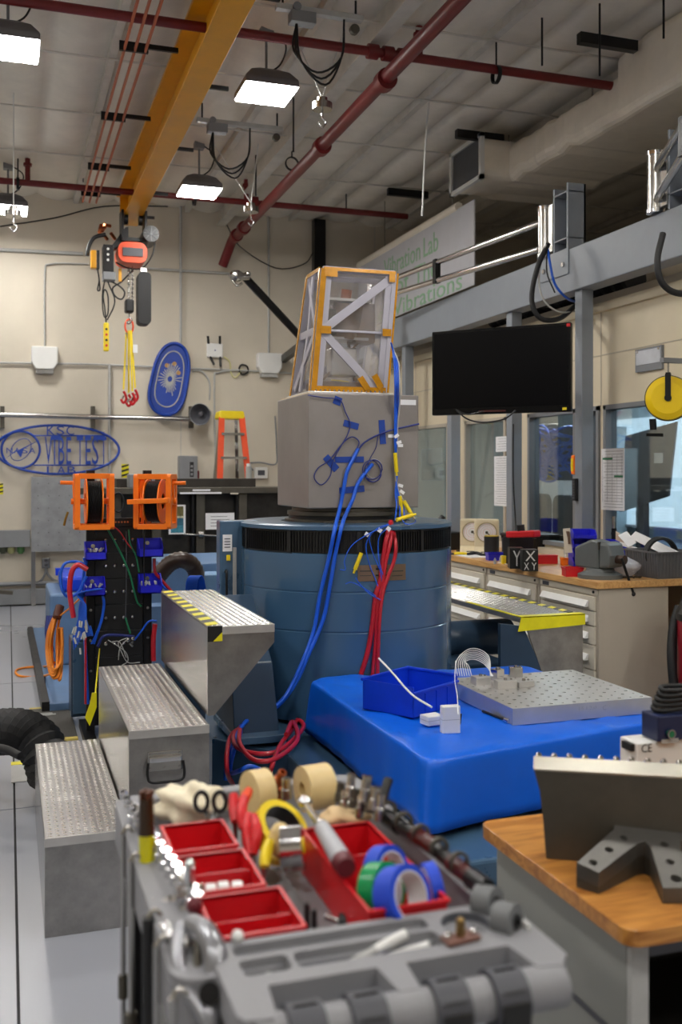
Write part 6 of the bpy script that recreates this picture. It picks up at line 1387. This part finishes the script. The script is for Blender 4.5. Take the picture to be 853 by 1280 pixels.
# ================================================================ WOOD-TOPPED CART AT THE RIGHT
TZ = .75; WX = 1.09; WY0, WY1 = 1.575, 2.20; WX1 = 1.95
t = thing('oak_laminate_desk','grey metal desk with rounded oak laminate top at lower right','desk',(1.5,1.9,0))
part('desk_top', MB().prism(rrect(WX,WY0,WX1,WY1,.035,5),(0,0,TZ-.032),(1,0,0),(0,1,0),.032), lam, t, .002)
deskm = mat('desk grey enamel',(136,137,132),.4,0,.04)
part('left_side_panel', MB().box(WX+.035,WY0+.06,.0,WX+.06,WY1-.03,TZ-.032), deskm, t, .002)
part('front_stile', MB().box(WX+.035,WY0+.045,0,WX+.075,WY0+.06,TZ-.032), lgrey, t, .002)
part('side_crease', MB().box(WX+.032,WY0+.06,.50,WX+.036,WY1-.03,.512), dgreyp, t)
part('back_panel', MB().box(WX+.06,WY1-.05,0,WX1-.03,WY1-.03,TZ-.032), dark, t); part('right_side_panel', MB().box(WX1-.06,WY0+.06,0,WX1-.035,WY1-.03,TZ-.032), deskm, t)
part('upper_shadow_rail', MB().box(WX+.075,WY0+.07,TZ-.09,WX1-.06,WY0+.085,TZ-.032), dgreyp, t); part('lower_shelf', MB().box(WX+.06,WY0+.10,.34,WX1-.06,WY1-.05,.36), dark, t)
# tall dark steel wedge plate
p0 = at(683,1078,2.20); p0.z = TZ; a = at(668,963,2.20); b = at(853,971,2.14); dx = Vector((b.x-a.x,b.y-a.y,0)).normalized(); nb = Vector((-dx.y,dx.x,0))
t = thing('steel_wedge_plate','tall dark steel plate with light scalloped top edge on the oak desk','steel plate',p0)
H_ = a.z; A0 = Vector((a.x,a.y,0)); pb = (p0-A0).dot(dx)
poly = [(pb,TZ),(.62,TZ),(.62,H_),(0,H_),(.012,H_-.045),(pb*.75,H_-.11)]
part('body', MB().prism([poly[i] for i in (0,1,2,3,4,5)],A0+nb*.05,dx,U,.05), darksteel, t, .002)
part('lit_top_edge', MB().prism([(-.001,0),(.62,0),(.62,.05),(-.001,.05)],A0+U*(H_),dx,(nb+U*.32).normalized(),.004), mat('top face steel',(176,172,160),.3,.9,.1), t)  # paler steel paints the lit look of the top face
sc_ = MB()
for k in range(18):
    q = A0+dx*(.01+.034*k)+nb*.047+U*(H_+.014); sc_.cyl(q,q+nb*.016+U*.003,.0075,10)
part('scalloped_ridge', sc_, steel, t, kind='stuff')
# Y-shaped steel block
pl = [(721,1078),(749,1091),(797,1054),(806,1051),(813,1057),(829,1110),(870,1110),(868,1080),(851,1062),(851,1052),(868,1045),(900,1052),(900,1030),(853,1025),(818,1023),(768,1030),(768,1036)]
TLT = .27; Q0 = onz(735,1085,TZ+.047); FH = Vector((F.x,F.y,0))
def tilt(px,py):      # point on the gently rising top face
    r = ray(px,py); n_ = U-FH*TLT; k = n_.dot(Q0-EYE)/n_.dot(r); return EYE+r*k
def ztilt(q): return Q0.z+TLT*FH.dot(Vector((q.x,q.y,0))-Vector((Q0.x,Q0.y,0)))
P3 = [tilt(x,y) for x,y in pl]
hs = []
for x,y,r_ in ((742,1078,.0085),(762,1062,.0085),(781,1047,.0085),(825,1035,.0085),(831,1055,.0085),(838,1077,.0085),(846,1098,.011),(875,1040,.0085)):
    q = tilt(x,y); hs.append(circ(q.x,q.y,r_,14))
t = thing('forked_steel_block','dark forked steel block drilled with a row of holes on the oak desk','steel block',onz(790,1090,TZ))
m = MB().prism([(q.x,q.y) for q in P3],(0,0,0),(1,0,0),(0,1,0),1,hs)
m.v = [Vector((q.x,q.y,ztilt(q)-(.03 if q.z < .5 else 0))) for q in m.v]
part('drilled_top', m, mat('dark top face steel',(104,102,98),.42,.7,.12,10,.04,80), t, .0015)
m = MB().prism([(q.x,q.y) for q in P3],(0,0,0),(1,0,0),(0,1,0),1); m.v = [Vector((q.x,q.y,TZ if q.z < .5 else ztilt(q)-.03)) for q in m.v]
part('solid_base', m, darksteel, t)
# instrument boxes behind the plate
q = onz(798,1000,TZ); y_ = 2.12
t = thing('white_instrument_box','white box with CE mark behind the steel plate','box',(1.62,2.13,TZ))
xw = ony(797,950,y_).x; part('case', MB().box(xw,y_,TZ,xw+.30,2.195,ony(810,928,y_).z), white, t, .004); part('ce_mark', text('CE',.03,.02,(xw+.012,y_-.001,ony(800,941,y_).z),(1,0,0),(0,0,1),.0006), blkt, t)
part('foot', MB().box(xw-.012,y_+.01,ony(800,940,y_).z,xw,y_+.05,ony(810,930,y_).z), black, t)
zt_ = ony(810,928,y_).z; t = thing('navy_instrument_box','navy blue instrument box with green socket on the white box','box',(1.7,2.1,zt_)); xn = ony(823,920,y_-.01).x
part('case', MB().box(xn,y_-.01,zt_,xn+.24,2.18,ony(838,893,y_).z), mat('navy case',(24,34,72),.4), t, .004)
q = ony(838,917,y_-.012); part('socket', MB().cyl(q+Vector((0,-.006,0)),q+Vector((0,.002,0)),.0095,16), green_c, t); part('socket_ring', MB().ring(q+Vector((0,-.006,0)),(0,1,0),.012,.0085,.004,20), steel, t); part('print_strip', MB().box(xn+.01,y_-.0115,ony(810,930,y_).z,xn+.06,y_-.01,ony(838,922,y_).z), lgrey, t)
zc = ony(838,893,y_).z
for k in range(5): wire('coiled_lead', [Vector((xn+.10+.085*cos(a)+.006*k, 2.15+.03*sin(a), zc+.010+.012*k+.003*sin(3*a))) for a in [2*pi*i/10+k for i in range(11)]], .006, rubber, ('bottom','second','third','fourth','top')[k]+' turn of black lead coiled on the navy box')
# ================================================================ TOOL CART IN THE FOREGROUND
GX0, GX1, GY0, GY1, GZ = .20, .71, 1.12, 2.04, .95
cartm = mat('grey cart plastic',(134,134,138),.5,0,.05,9,.05,120)
t = thing('tool_cart','grey moulded utility cart loaded with tools in the foreground','cart',((GX0+GX1)/2,1.58,0))
TF = .895   # tray floor
outer = rrect(GX0,1.27,GX1,GY1,.04,5)
tray = rrect(GX0+.055,1.338,GX1-.03,GY1-.03,.03,4)
ZF = .962; cup = circ(.617,1.285,.036,24); comp = [rrect(.285,1.288,.565,1.320,.01,3), rrect(.285,1.236,.35,1.278,.01,3), rrect(.358,1.236,.565,1.278,.01,3)]; openings = [rrect(.305,1.165,.455,1.215,.015,4), rrect(.485,1.165,.645,1.215,.015,4)]
part('rim', MB().prism(outer,(0,0,GZ-.012),(1,0,0),(0,1,0),.012,[tray]), cartm, t, .003)
part('front_block', MB().prism([(.255,1.335),(.255,1.15),(.262,1.135),(.295,1.13),(.302,1.145),(.308,1.205),(.452,1.205),(.458,1.14),(.487,1.14),(.493,1.205),(.642,1.205),(.65,1.14),(.685,1.135),(.705,1.16),(.705,1.335)],(0,0,ZF-.045),(1,0,0),(0,1,0),.045,[cup]+comp), cartm, t, .006)
part('trough_floor', MB().box(.27,1.23,ZF-.05,.67,1.325,ZF-.044), cartm, t)
part('tray_floor', MB().box(GX0+.03,1.20,TF-.008,GX1-.02,GY1-.02,TF), cartm, t)
w_ = MB()
def wallring(m, lp, z0, z1, th=.004):
    n = len(lp); 
    return m.prism(lp,(0,0,z0),(1,0,0),(0,1,0),z1-z0,[[(x+(cxx-x)*th/max(.001,math.hypot(cxx-x,cyy-y)),y+(cyy-y)*th/max(.001,math.hypot(cxx-x,cyy-y))) for x,y in lp] for cxx,cyy in [(sum(q[0] for q in lp)/n,sum(q[1] for q in lp)/n)]])
part('tray_wall', wallring(MB(),tray,TF,GZ-.001), cartm, t); part('cup_wall', wallring(MB(),cup,ZF-.044,ZF-.0005,.002), mat('cup grey',(84,86,92),.5), t)
part('outer_skirt', wallring(MB(),outer,GZ-.075,GZ-.012,.006), cartm, t)
# moulded handle at the front
part('handle_bar', MB().tube([(.275,1.14,ZF-.028),(.5,1.138,ZF-.028),(.685,1.14,ZF-.028)],.027,18), cartm, t)
for x in (.335,.412,.520,.600):
    g_ = part('grip_strap', MB().lathe([(.026,-.023),(.036,-.022),(.036,.022),(.026,.023)],(x,1.138,ZF-.03),28,(1,.0,0)), dgreyp, t)
    for ax_ in (.6,1.5): part('strap_ridge', MB().obox((x,1.138-.0365*cos(ax_),ZF-.03+.0365*sin(ax_)),(.030,.004,.002),Matrix.Rotation(-ax_,3,'X')), blkt, g_)
    part('strap_tab', MB().box(x-.02,1.10,ZF-.06,x+.02,1.104,ZF-.02), blkt, g_, .002)
for x in (GX0+.03,GX1-.06):
    for y in (1.26,GY1-.06): part('leg', MB().box(x,y,.12,x+.03,y+.03,GZ-.03), blackm if x < .4 else cartm, t, .004)
part('lower_shelf', MB().box(GX0+.01,1.22,.28,GX1-.01,GY1-.01,.32), blackm, t, .01); part('bottom_shelf', MB().box(GX0+.01,1.22,.11,GX1-.01,GY1-.01,.14), blackm, t, .01)
part('side_pan', MB().box(GX0+.05,1.28,.55,GX1-.04,GY1-.05,.60), blackm, t, .01)
for x in (GX0+.05,GX1-.05):
    for y in (1.3,GY1-.06): part('caster', MB().cyl((x-.012,y,.055),(x+.012,y,.055),.055,18), rubber, t); part('caster_fork', MB().box(x-.02,y-.02,.055,x+.02,y+.02,.12), steel, t)
# left outer socket strip plate
T_ = lambda px,py,z=TF: onz(px,py,z)
# ---- red bins
def redbin(x0,x1,y0,y1,z1,lab,divs=(),z0=None):
    z0 = TF+.001 if z0 is None else z0; t = thing('red_tray_bin', lab, 'bin', ((x0+x1)/2,(y0+y1)/2,z0)); e=.0025
    part('walls', MB().prism([(x0,y0),(x1,y0),(x1,y1),(x0,y1)],(0,0,z0),(1,0,0),(0,1,0),z1-z0,[[(x0+e,y0+e),(x1-e,y0+e),(x1-e,y1-e),(x0+e,y1-e)]]), red, t)
    part('bottom', MB().box(x0+e,y0+e,z0,x1-e,y1-e,z0+.003), red, t); f=.003
    part('lip', MB().prism([(x0-f,y0-f),(x1+f,y0-f),(x1+f,y1+f),(x0-f,y1+f)],(0,0,z1-.004),(1,0,0),(0,1,0),.005,[[(x0+e,y0+e),(x1-e,y0+e),(x1-e,y1-e),(x0+e,y1-e)]]), red, t)
    for d_ in divs: part('divider', MB().box(x0+e,d_-.0015,z0,x1-e,d_+.0015,z1-.006), red, t)
    return t
redbin(.262,.372,1.672,1.80,.965,'small red bin holding a marker, farthest of the left row')
redbin(.266,.378,1.505,1.655,.962,'red bin with white foam pieces in the middle of the left row',(1.585,))
redbin(.27,.395,1.342,1.478,.965,'red bin of small parts nearest the handle in the left row',(1.40,))
redbin(.492,.615,1.342,1.685,.972,'long red bin with rolls of blue and green tape',(1.56,))
# marker and green cap
def pen(a,b,m1,m2,lab,r_=.006,cat='marker',name='marker_pen'):
    t = thing(name, lab, cat, a); a=Vector(a);b=Vector(b); c_=a.lerp(b,.68)
    part('barrel', MB().cyl(a,c_,r_,10), m1, t); part('cap', MB().cyl(c_,b,r_*1.12,10), m2, t); return t
pen(T_(232,1050,.93),T_(276,1024,.955),white,blkt,'white marker with black cap leaning in the far red bin',.007)
pen(T_(222,1047,.925),T_(248,1043,.93),lgrey,white,'pale grey pen lying in the far red bin',.005); solo('rubber_plug', MB().sphere(T_(272,1046,.93),.009,10), green_c, 'green plug in the far red bin', 'plug')
rr = random.Random(21)
for k in range(9):
    x = .282+(k%5)*.021; y = 1.518+.028*(k//5)+rr.uniform(0,.01); t = thing('foam_piece','white foam block in the middle red bin','foam',(x,y,.925),(0,0,rr.uniform(-.2,.2)),'white foam blocks in the middle red bin'); part('block', MB().box(-.0085,-.011,0,.0085,.011,.026), white, t, .002, local=True)
m = MB()
for k in range(70): q = Vector((rr.uniform(.278,.388),rr.uniform(1.405,1.468),.915+rr.uniform(0,.012))); m.cyl(q,q+Vector((rr.uniform(-.008,.008),rr.uniform(-.008,.008),rr.uniform(0,.006))),.0032,6)
solo('loose_screws', m, steel, 'heap of small bright screws in the nearest red bin', 'screws', kind='stuff')
m = MB()
for k in range(26): q = Vector((rr.uniform(.50,.605),rr.uniform(1.57,1.67),.905+rr.uniform(0,.01))); m.cyl(q,q+Vector((rr.uniform(-.01,.01),rr.uniform(-.01,.01),.004)),.004,6)
solo('loose_fittings', m, steel, 'small metal fittings at the far end of the long red bin', 'fittings', kind='stuff')
m = MB()
for k in range(14): q = Vector((rr.uniform(.385,.41),rr.uniform(1.42,1.50),.90+rr.uniform(0,.02))); m.cyl(q,q+Vector((rr.uniform(-.01,.01),rr.uniform(-.01,.01),.01)),.0045,8)
solo('loose_sockets', m, chrome, 'few small chrome sockets right of the nearest red bin', 'sockets', kind='stuff')
# ---- tape rolls
def roll(c,ax,ro,ri,h,m,mc,lab,name='tape_roll'):
    t = thing(name, lab, 'tape roll', c); part('tape', MB().ring(c,ax,ro,ri+.002,h,40), m, t); part('core', MB().ring(c,ax,ri+.002,ri,h+.001,32), mc, t); return t
tb = mat('blue masking tape',(22,70,205),.55,0,.04)
roll(at(503,1121,1.47),(.45,-.8,.35),.0445,.033,.036,tb,paper,'front roll of blue tape in the long red bin')
roll(at(477,1112,1.52),(.5,-.8,.25),.0405,.030,.030,mat('green gloss tape',(10,150,84),.25),paper,'green tape roll between the blue rolls')
roll(at(483,1092,1.58),(.5,-.8,.25),.043,.032,.026,tb,paper,'back roll of blue tape in the long red bin')
roll(at(541,1108,1.53),(.97,-.1,.15),.036,.028,.018,tb,paper,'blue tape roll standing at the right of the long red bin')
roll(at(323,989,1.97),(.93,.25,.0),.042,.014,.040,masking,masking,'left cream masking tape roll at the far end of the cart')
roll(at(394,984,1.98),(.93,.15,.0),.044,.014,.056,masking,masking,'right wider cream masking tape roll at the far end of the cart')
roll(at(349,1037,1.80),(.35,-.55,.70),.052,.036,.032,yel,blkt,'large yellow tape roll in the middle of the cart')
roll(at(345,1068,1.72),(.1,-.3,.9),.022,.014,.012,mat('dull yellow tape',(214,196,80),.5),masking,'small dull yellow tape ring under the tape measure')
# tape measure
c_ = at(366,1058,1.66); t = thing('tape_measure','chrome and yellow tape measure standing in the tray','tape measure',c_)
ax = Vector((.9,-.35,.1)).normalized(); u_ = ax.orthogonal().normalized(); v_ = ax.cross(u_)
part('case', MB().cyl(c_-ax*.018,c_+ax*.018,.034,22), chrome, t, .004); part('yellow_face', MB().cyl(c_-ax*.0205,c_-ax*.018,.016,16), yel, t); part('yellow_face', MB().cyl(c_+ax*.018,c_+ax*.0195,.014,16), yel, t); part('foot', MB().obox(c_+Vector((0,0,-.03)),(.036,.04,.012)), steel, t, .003)
solo('crumpled_paper_tape', MB().sphere(at(350,1050,1.7),.026,12,(.8,.6,1.2)), masking, 'crumpled cream tape behind the tape measure', 'tape')
# white rag
def rag(c,r_,sc,m_,lab,seed):
    m = MB(); m.sphere(c,r_,28,sc); m.v=[c+(q-c)*(1+.22*sin((q-c).x*120+seed)*cos((q-c).y*95)+.15*sin((q-c).z*170+(q-c).x*60)) for q in m.v]; return solo('crumpled_rag', m, m_, lab, 'rag')
rag(at(236,1004,1.93),.058,(1.1,.8,.62),mat('stained rag',(232,222,196),.8,0,.12,30),'crumpled white rag with yellow stains at the far left of the cart',1)
rag(at(428,1020,1.87),.04,(1.2,.9,.35),mat('tan leather',(226,196,150),.7),'folded tan cloth beside the right masking tape roll',3)
# scissors
t = thing('scissors','scissors with black loop handles in the far left of the tray','scissors',at(262,1005,1.86))
for px in (252,275): part('handle_loop', MB().tube([at(px+8*cos(a),1002+12*sin(a),1.86) for a in [2*pi*i/12 for i in range(12)]],.0042,8,True,2), black, t)
part('blade', MB().bar(at(258,1014,1.86),at(263,1030,1.83),.012,.003), steel, t); part('blade', MB().bar(at(270,1014,1.86),at(262,1030,1.83),.012,.003), steel, t)
# pliers with red and orange handles
def plier(p,lab,m_=red,tip=None):
    t = thing('pliers', lab, 'pliers', p[0]); part('handle', MB().tube(p,lambda u:.008+.0025*sin(pi*u),10), m_, t); part('jaw', MB().cyl(Vector(p[-1]),Vector(p[-1])+Vector((0,.0,-.03)),.006,8,.003), steel, t)
plier([at(292,993,1.85),at(293,1010,1.83),at(295,1028,1.80)],'leftmost upright red plier handle beside the scissors')
plier([at(306,997,1.83),at(302,1014,1.80),at(305,1036,1.77)],'second red plier handle from the left')
plier([at(311,1018,1.76),at(310,1040,1.73),at(313,1070,1.70)],'tall red plier handle left of the yellow roll'); plier([at(317,1020,1.75),at(321,1040,1.72),at(317,1068,1.70)],'tall red plier handle touching the yellow roll')
plier([at(312,987,1.88),at(305,1000,1.86),at(300,1012,1.84)],'short orange screwdriver handle behind the red pliers',orangel)
plier([at(337,1051,1.68),at(333,1068,1.66),at(331,1084,1.64)],'small yellow tool handle left of the tape measure',yel)
# copper and chrome sockets
def socket(c,r_,h,m_,lab,ax=(0,0,1),grp=None):
    c=Vector(c); ax=Vector(ax).normalized(); t = thing('socket', lab, 'socket', c, group=grp)
    part('body', MB().lathe([(r_*.55,0),(r_,0),(r_,h*.45),(r_*.85,h*.5),(r_*.85,h),(r_*.6,h),(r_*.6,h*.6),(.001,h*.6)],c,14,ax), m_, t); return t
for k,(px,py) in enumerate(((341,982),(346,972),(350,984),(341,997),(349,998))): socket(at(px,py+6,1.99),.010,.03,copper,('left','top','right','lower left','lower right')[k]+' copper socket between the masking tape rolls',(.3,-.5,.8))
socket(at(358,998,1.95),.011,.04,steel,'silver socket left of the right masking tape roll')
for k in range(13):
    px = 165+k*6.6; py = 1023+k*9.6; socket(T_(px,py+6,GZ),.0085 if k%3 else .010,.034,chrome,('farthest','second','third','fourth','fifth','sixth','seventh','eighth','ninth','tenth','eleventh','twelfth','nearest')[k]+' chrome socket in the row on the left rim of the cart',(0.1,-.1,1))
for k in range(7):
    px = 158+k*5; py = 1004+k*8; socket(at(px,py,2.0-.05*k),.009,.03,chrome,('farthest','second','third','fourth','fifth','sixth','nearest')[k]+' chrome socket of the outer left row',(-.3,-.3,.9))
for k,(px,py) in enumerate(((424,990),(430,1002),(437,986),(443,998),(449,1010),(456,990),(462,1004),(468,1000),(474,1014))):
    a = at(px,py+12,1.9-.015*k); socket(a,.009+.002*(k%2),.034+.006*(k%3),steel if k%3 else darksteel,('first','second','third','fourth','fifth','sixth','seventh','eighth','ninth')[k]+' nut driver from the left in the far right cluster',(.15,.1,1))
solo('hand_tool', MB().cyl(at(476,1005,1.82),at(486,974,1.85),.009,12), black, 'black handle sticking up highest in the far right cluster', 'tool'); solo('hand_tool', MB().cyl(at(459,1008,1.84),at(460,985,1.86),.010,12), dgreyp, 'grey handle standing left of the tall black handle', 'tool')
# screwdriver with yellow grip
t = thing('clear_yellow_screwdriver','black and transparent yellow driver standing on the left rim','screwdriver',T_(182,1075,GZ)); q = T_(183,1076,GZ)
part('yellow_grip', MB().cyl(q,q+U*.045,.0115,14,.013), mat('clear yellow',(214,206,20),.2), t); part('dark_shaft', MB().cyl(q+U*.045,q+U*.105,.014,14,.012), mat('amber black',(52,36,20),.2), t)
for k in range(4): part('bit', MB().cyl(q+U*.10+Vector((.007*cos(k*1.6),.007*sin(k*1.6),0)),q+U*.118+Vector((.008*cos(k*1.6),.008*sin(k*1.6),0)),.0045,8), mat('dark copper',(100,60,40),.4,.6), t)
# ratchet lying on the long red bin
t = thing('grey_handled_ratchet','chrome ratchet with fat grey grip lying over the long red bin','ratchet',at(400,1030,1.75))
a = at(381,1003,1.86); b = at(403,1035,1.70); c_ = at(433,1085,1.53)
part('head', MB().sphere(a,.016,12,(1,1,.8)), chrome, t); part('shaft', MB().cyl(a,b,.0065,12), chrome, t); part('collar', MB().cyl(b-(c_-b)*.08,b,.011,14), steel, t); part('grip', MB().cyl(b,b.lerp(c_,.85),.0135,18,.017), mat('pale grey grip',(176,178,184),.45), t, .003); part('red_end', MB().cyl(b.lerp(c_,.85),c_,.0175,18,.015), mat('maroon cap',(96,24,36),.4), t)
# grey channel rail lying in the tray
solo('grey_rail', MB().box(.405,1.36,TF,.455,1.72,TF+.012).box(.405,1.36,TF+.012,.412,1.72,TF+.02), mat('rail grey',(96,97,100),.45), 'long flat grey channel lying down the middle of the tray', 'rail', bevel=.002)
for k,(px,lab) in enumerate(((384,'left black hex key standing near the handle end'),(393,'right black hex key standing near the handle end'))):
    q = T_(px,1166,TF+.012); solo('hex_key', MB().cyl(q,q+U*(.045-.01*k),.0045,6,smooth=False), black, lab, 'hex key')
t = thing('round_black_knob','black and chrome knob lying against the long red bin','knob',T_(424,1152)); q = T_(424,1152,TF+.014); part('knob', MB().cyl(q,q+Vector((.02,-.01,0)),.013,16), black, t, .003); part('stem', MB().cyl(q,q+Vector((-.018,.012,.006)),.006,10), chrome, t)
# items in the handle compartments
pen((.375,1.25,ZF-.035),(.52,1.272,ZF+.004),lgrey,white,'white pen lying along the front compartment',.0065); pen((.37,1.262,ZF-.035),(.55,1.262,ZF-.012),cable_b,white,'white and blue pen lying beside the other pen',.0055)
for k,(px,py) in enumerate(((305,1205),(318,1200),(330,1204))): 
    q = Vector((.30+.017*k,1.252+.006*(k%2),ZF-.043)); t = thing('small_eraser_block', ('left','middle','right')[k]+' pale block in the left front compartment','block',q,(0,0,.5*k)); part('block', MB().box(-.014,-.008,0,.014,.008,.028), lgrey, t, .003, local=True)
q = T_(297,1176,ZF); solo('round_plug', MB().sphere(q+U*.006,.009,10), white, 'white round plug at the left front corner of the tray', 'plug')
t = thing('hose_fitting','small brown plate with brass valve resting on the cup hole','fitting',T_(576,1176,ZF)); q = T_(576,1176,ZF); part('plate', MB().obox(q+U*.004,(.052,.026,.007),Matrix.Rotation(.15,3,'Z')), mat('brown plate',(120,84,74),.5), t, .002)
part('valve', MB().cyl(q+U*.008,q+U*.022,.007,12).sphere(q+U*.026,.0065,10), mat('brass',(150,124,80),.3,.9), t)
for s_ in (-1,1): part('bolt', MB().sphere(q+Vector((s_*.019,0,.010)),.0055,10), chrome, t)
# red and black tool set along the right rim
pth = [at(468,1013,1.88),at(484,1030,1.81),at(500,1042,1.76),at(520,1052,1.70),at(545,1070,1.64),at(565,1088,1.58),at(590,1108,1.52),at(610,1122,1.47)]
segs = [(0,1,.011,blackm,'tip'),(1,2,.016,blackm,'black clip'),(2,3,.012,blackm,'steel neck'),(3,4,.015,mat('dim red',(150,40,36),.4),'red collar'),(4,5,.013,blackm,'black barrel'),(5,6,.014,mat('dim red',(150,40,36),.4),'dim red collar'),(6,7,.016,blackm,'black end')]
t = thing('red_black_torque_tool','long red and black jointed tool lying along the right rim','tool',pth[0])
for i,j,r_,m_,_l in segs: part('segment', MB().cyl(pth[i]+U*.012,pth[j]+U*.012,r_,14,r_*.92), m_, t, .002)
for k in range(5): q = pth[0].lerp(pth[7],.15+.16*k)+U*.02; part('band', MB().ring(q,(pth[7]-pth[0]),.0175,.012,.006,16), darksteel, t)
def clip(px,py,d_,lab):
    c_ = at(px,py,d_); ax = Vector((.55,-.8,.1)).normalized(); t = thing('grommet_clip', lab, 'clip', c_)
    part('ring', MB().ring(c_,ax,.024,.009,.030,24), mat('clip grey',(106,108,110),.5), t); part('inner_ring', MB().ring(c_,ax,.011,.006,.034,16), black, t); part('foot', MB().obox(c_+Vector((0,0,-.02)),(.034,.034,.02)), greyp, t, .003)
clip(609,1128,1.46,'farther grey grommet clip on the right rim of the cart'); clip(634,1150,1.40,'nearer grey grommet clip on the right rim of the cart')
t = thing('white_corner_bracket','white plastic bracket at the right front rim of the cart','bracket',at(655,1168,1.36)); q = onz(655,1178,GZ-.01)
part('upright', MB().box(q.x-.001,q.y-.012,q.z-.02,q.x+.004,q.y+.018,q.z+.03), white, t, .001); part('foot', MB().box(q.x-.035,q.y-.012,q.z-.022,q.x+.0,q.y+.018,q.z-.014), white, t, .001)
# chrome hooks and big grey clamp at the left front
for k,(p_,lab) in enumerate((([(232,1100),(222,1124),(205,1133),(190,1131)],'upper chrome elbow fitting on the left rim'),([(240,1130),(222,1146),(204,1152),(192,1150)],'lower chrome elbow fitting on the left rim'))):
    P_ = [at(x,y,1.52-.03*k) for x,y in p_]; t = thing('chrome_elbow', lab, 'fitting', P_[0]); part('pipe', MB().tube(P_,.0095,12), chrome, t); part('nut', MB().cyl(P_[2],P_[2].lerp(P_[1],.6),.013,6,smooth=False), chrome, t); part('end_ball', MB().sphere(P_[0],.013,12), chrome, t)
c_ = at(237,1118,1.50); t = thing('chrome_valve','chrome valve with upright stem on the left rim','valve',c_); part('stem', MB().cyl(c_,c_+U*.04,.008,12), chrome, t); part('knob', MB().sphere(c_+U*.045,.009,10), chrome, t); part('body', MB().cyl(c_+Vector((-.02,0,0)),c_+Vector((.02,0,0)),.013,14), chrome, t)
t = thing('locking_clamp','large grey metal locking clamp hanging over the left front edge','clamp',at(250,1200,1.32)); gm = mat('clamp grey',(150,151,156),.3,.7)
part('left_jaw', MB().tube([at(226,1160,1.38),at(222,1190,1.34),at(228,1225,1.30),at(248,1255,1.27),at(262,1290,1.25)],lambda u:.012-.003*u,12), gm, t); part('right_jaw', MB().tube([at(240,1155,1.38),at(256,1165,1.35),at(268,1190,1.32),at(270,1225,1.30),at(264,1262,1.27),at(266,1300,1.25)],lambda u:.017-.006*abs(u-.4),12), gm, t)
part('pivot', MB().cyl(at(262,1242,1.26),at(268,1242,1.30),.014,14), blackm, t); part('spring_rod', MB().cyl(at(247,1160,1.36),at(247,1240,1.29),.006,8), darksteel, t); part('maroon_link', MB().sphere(at(243,1132,1.42),.012,10), mat('maroon cap',(96,24,36),.4), t)
t = thing('chrome_knuckle','shiny chrome knuckle joint just left of the locking clamp','fitting',at(222,1168,1.38)); part('ball', MB().sphere(at(215,1172,1.39),.016,12), chrome, t); part('ball', MB().sphere(at(232,1180,1.36),.014,12), chrome, t); part('pipe', MB().cyl(at(205,1158,1.41),at(228,1178,1.37),.009,10), chrome, t)
# long rods hanging on the left side
for k,(px,py,r_,m_,lab) in enumerate(((154,1062,.005,steel,'outermost thin steel rod hanging at the left side of the cart'),(164,1062,.006,steel,'second steel rod hanging at the left side of the cart'),(186,1092,.010,black,'thick black rod hanging at the left side of the cart'),(196,1110,.005,steel,'inner thin steel rod at the left side of the cart'),(216,1145,.006,steel,'nearest steel rod at the left side of the cart'))):
    q = onx(px,py,GX0-.004-.001*k); t = thing('hanging_rod', lab, 'rod', q); part('rod', MB().cyl(Vector((q.x,q.y,.42)),Vector((q.x,q.y,.955)),r_,10), m_, t)
    part('hook_end', MB().tube([Vector((q.x,q.y,.955)),Vector((q.x+.008,q.y,.965)),Vector((q.x+.018,q.y,.956))],.004,8), steel, t)
    if k < 2: part('coupler', MB().cyl(Vector((q.x,q.y,.66)),Vector((q.x,q.y,.70)),r_*1.8,10), darksteel, t)
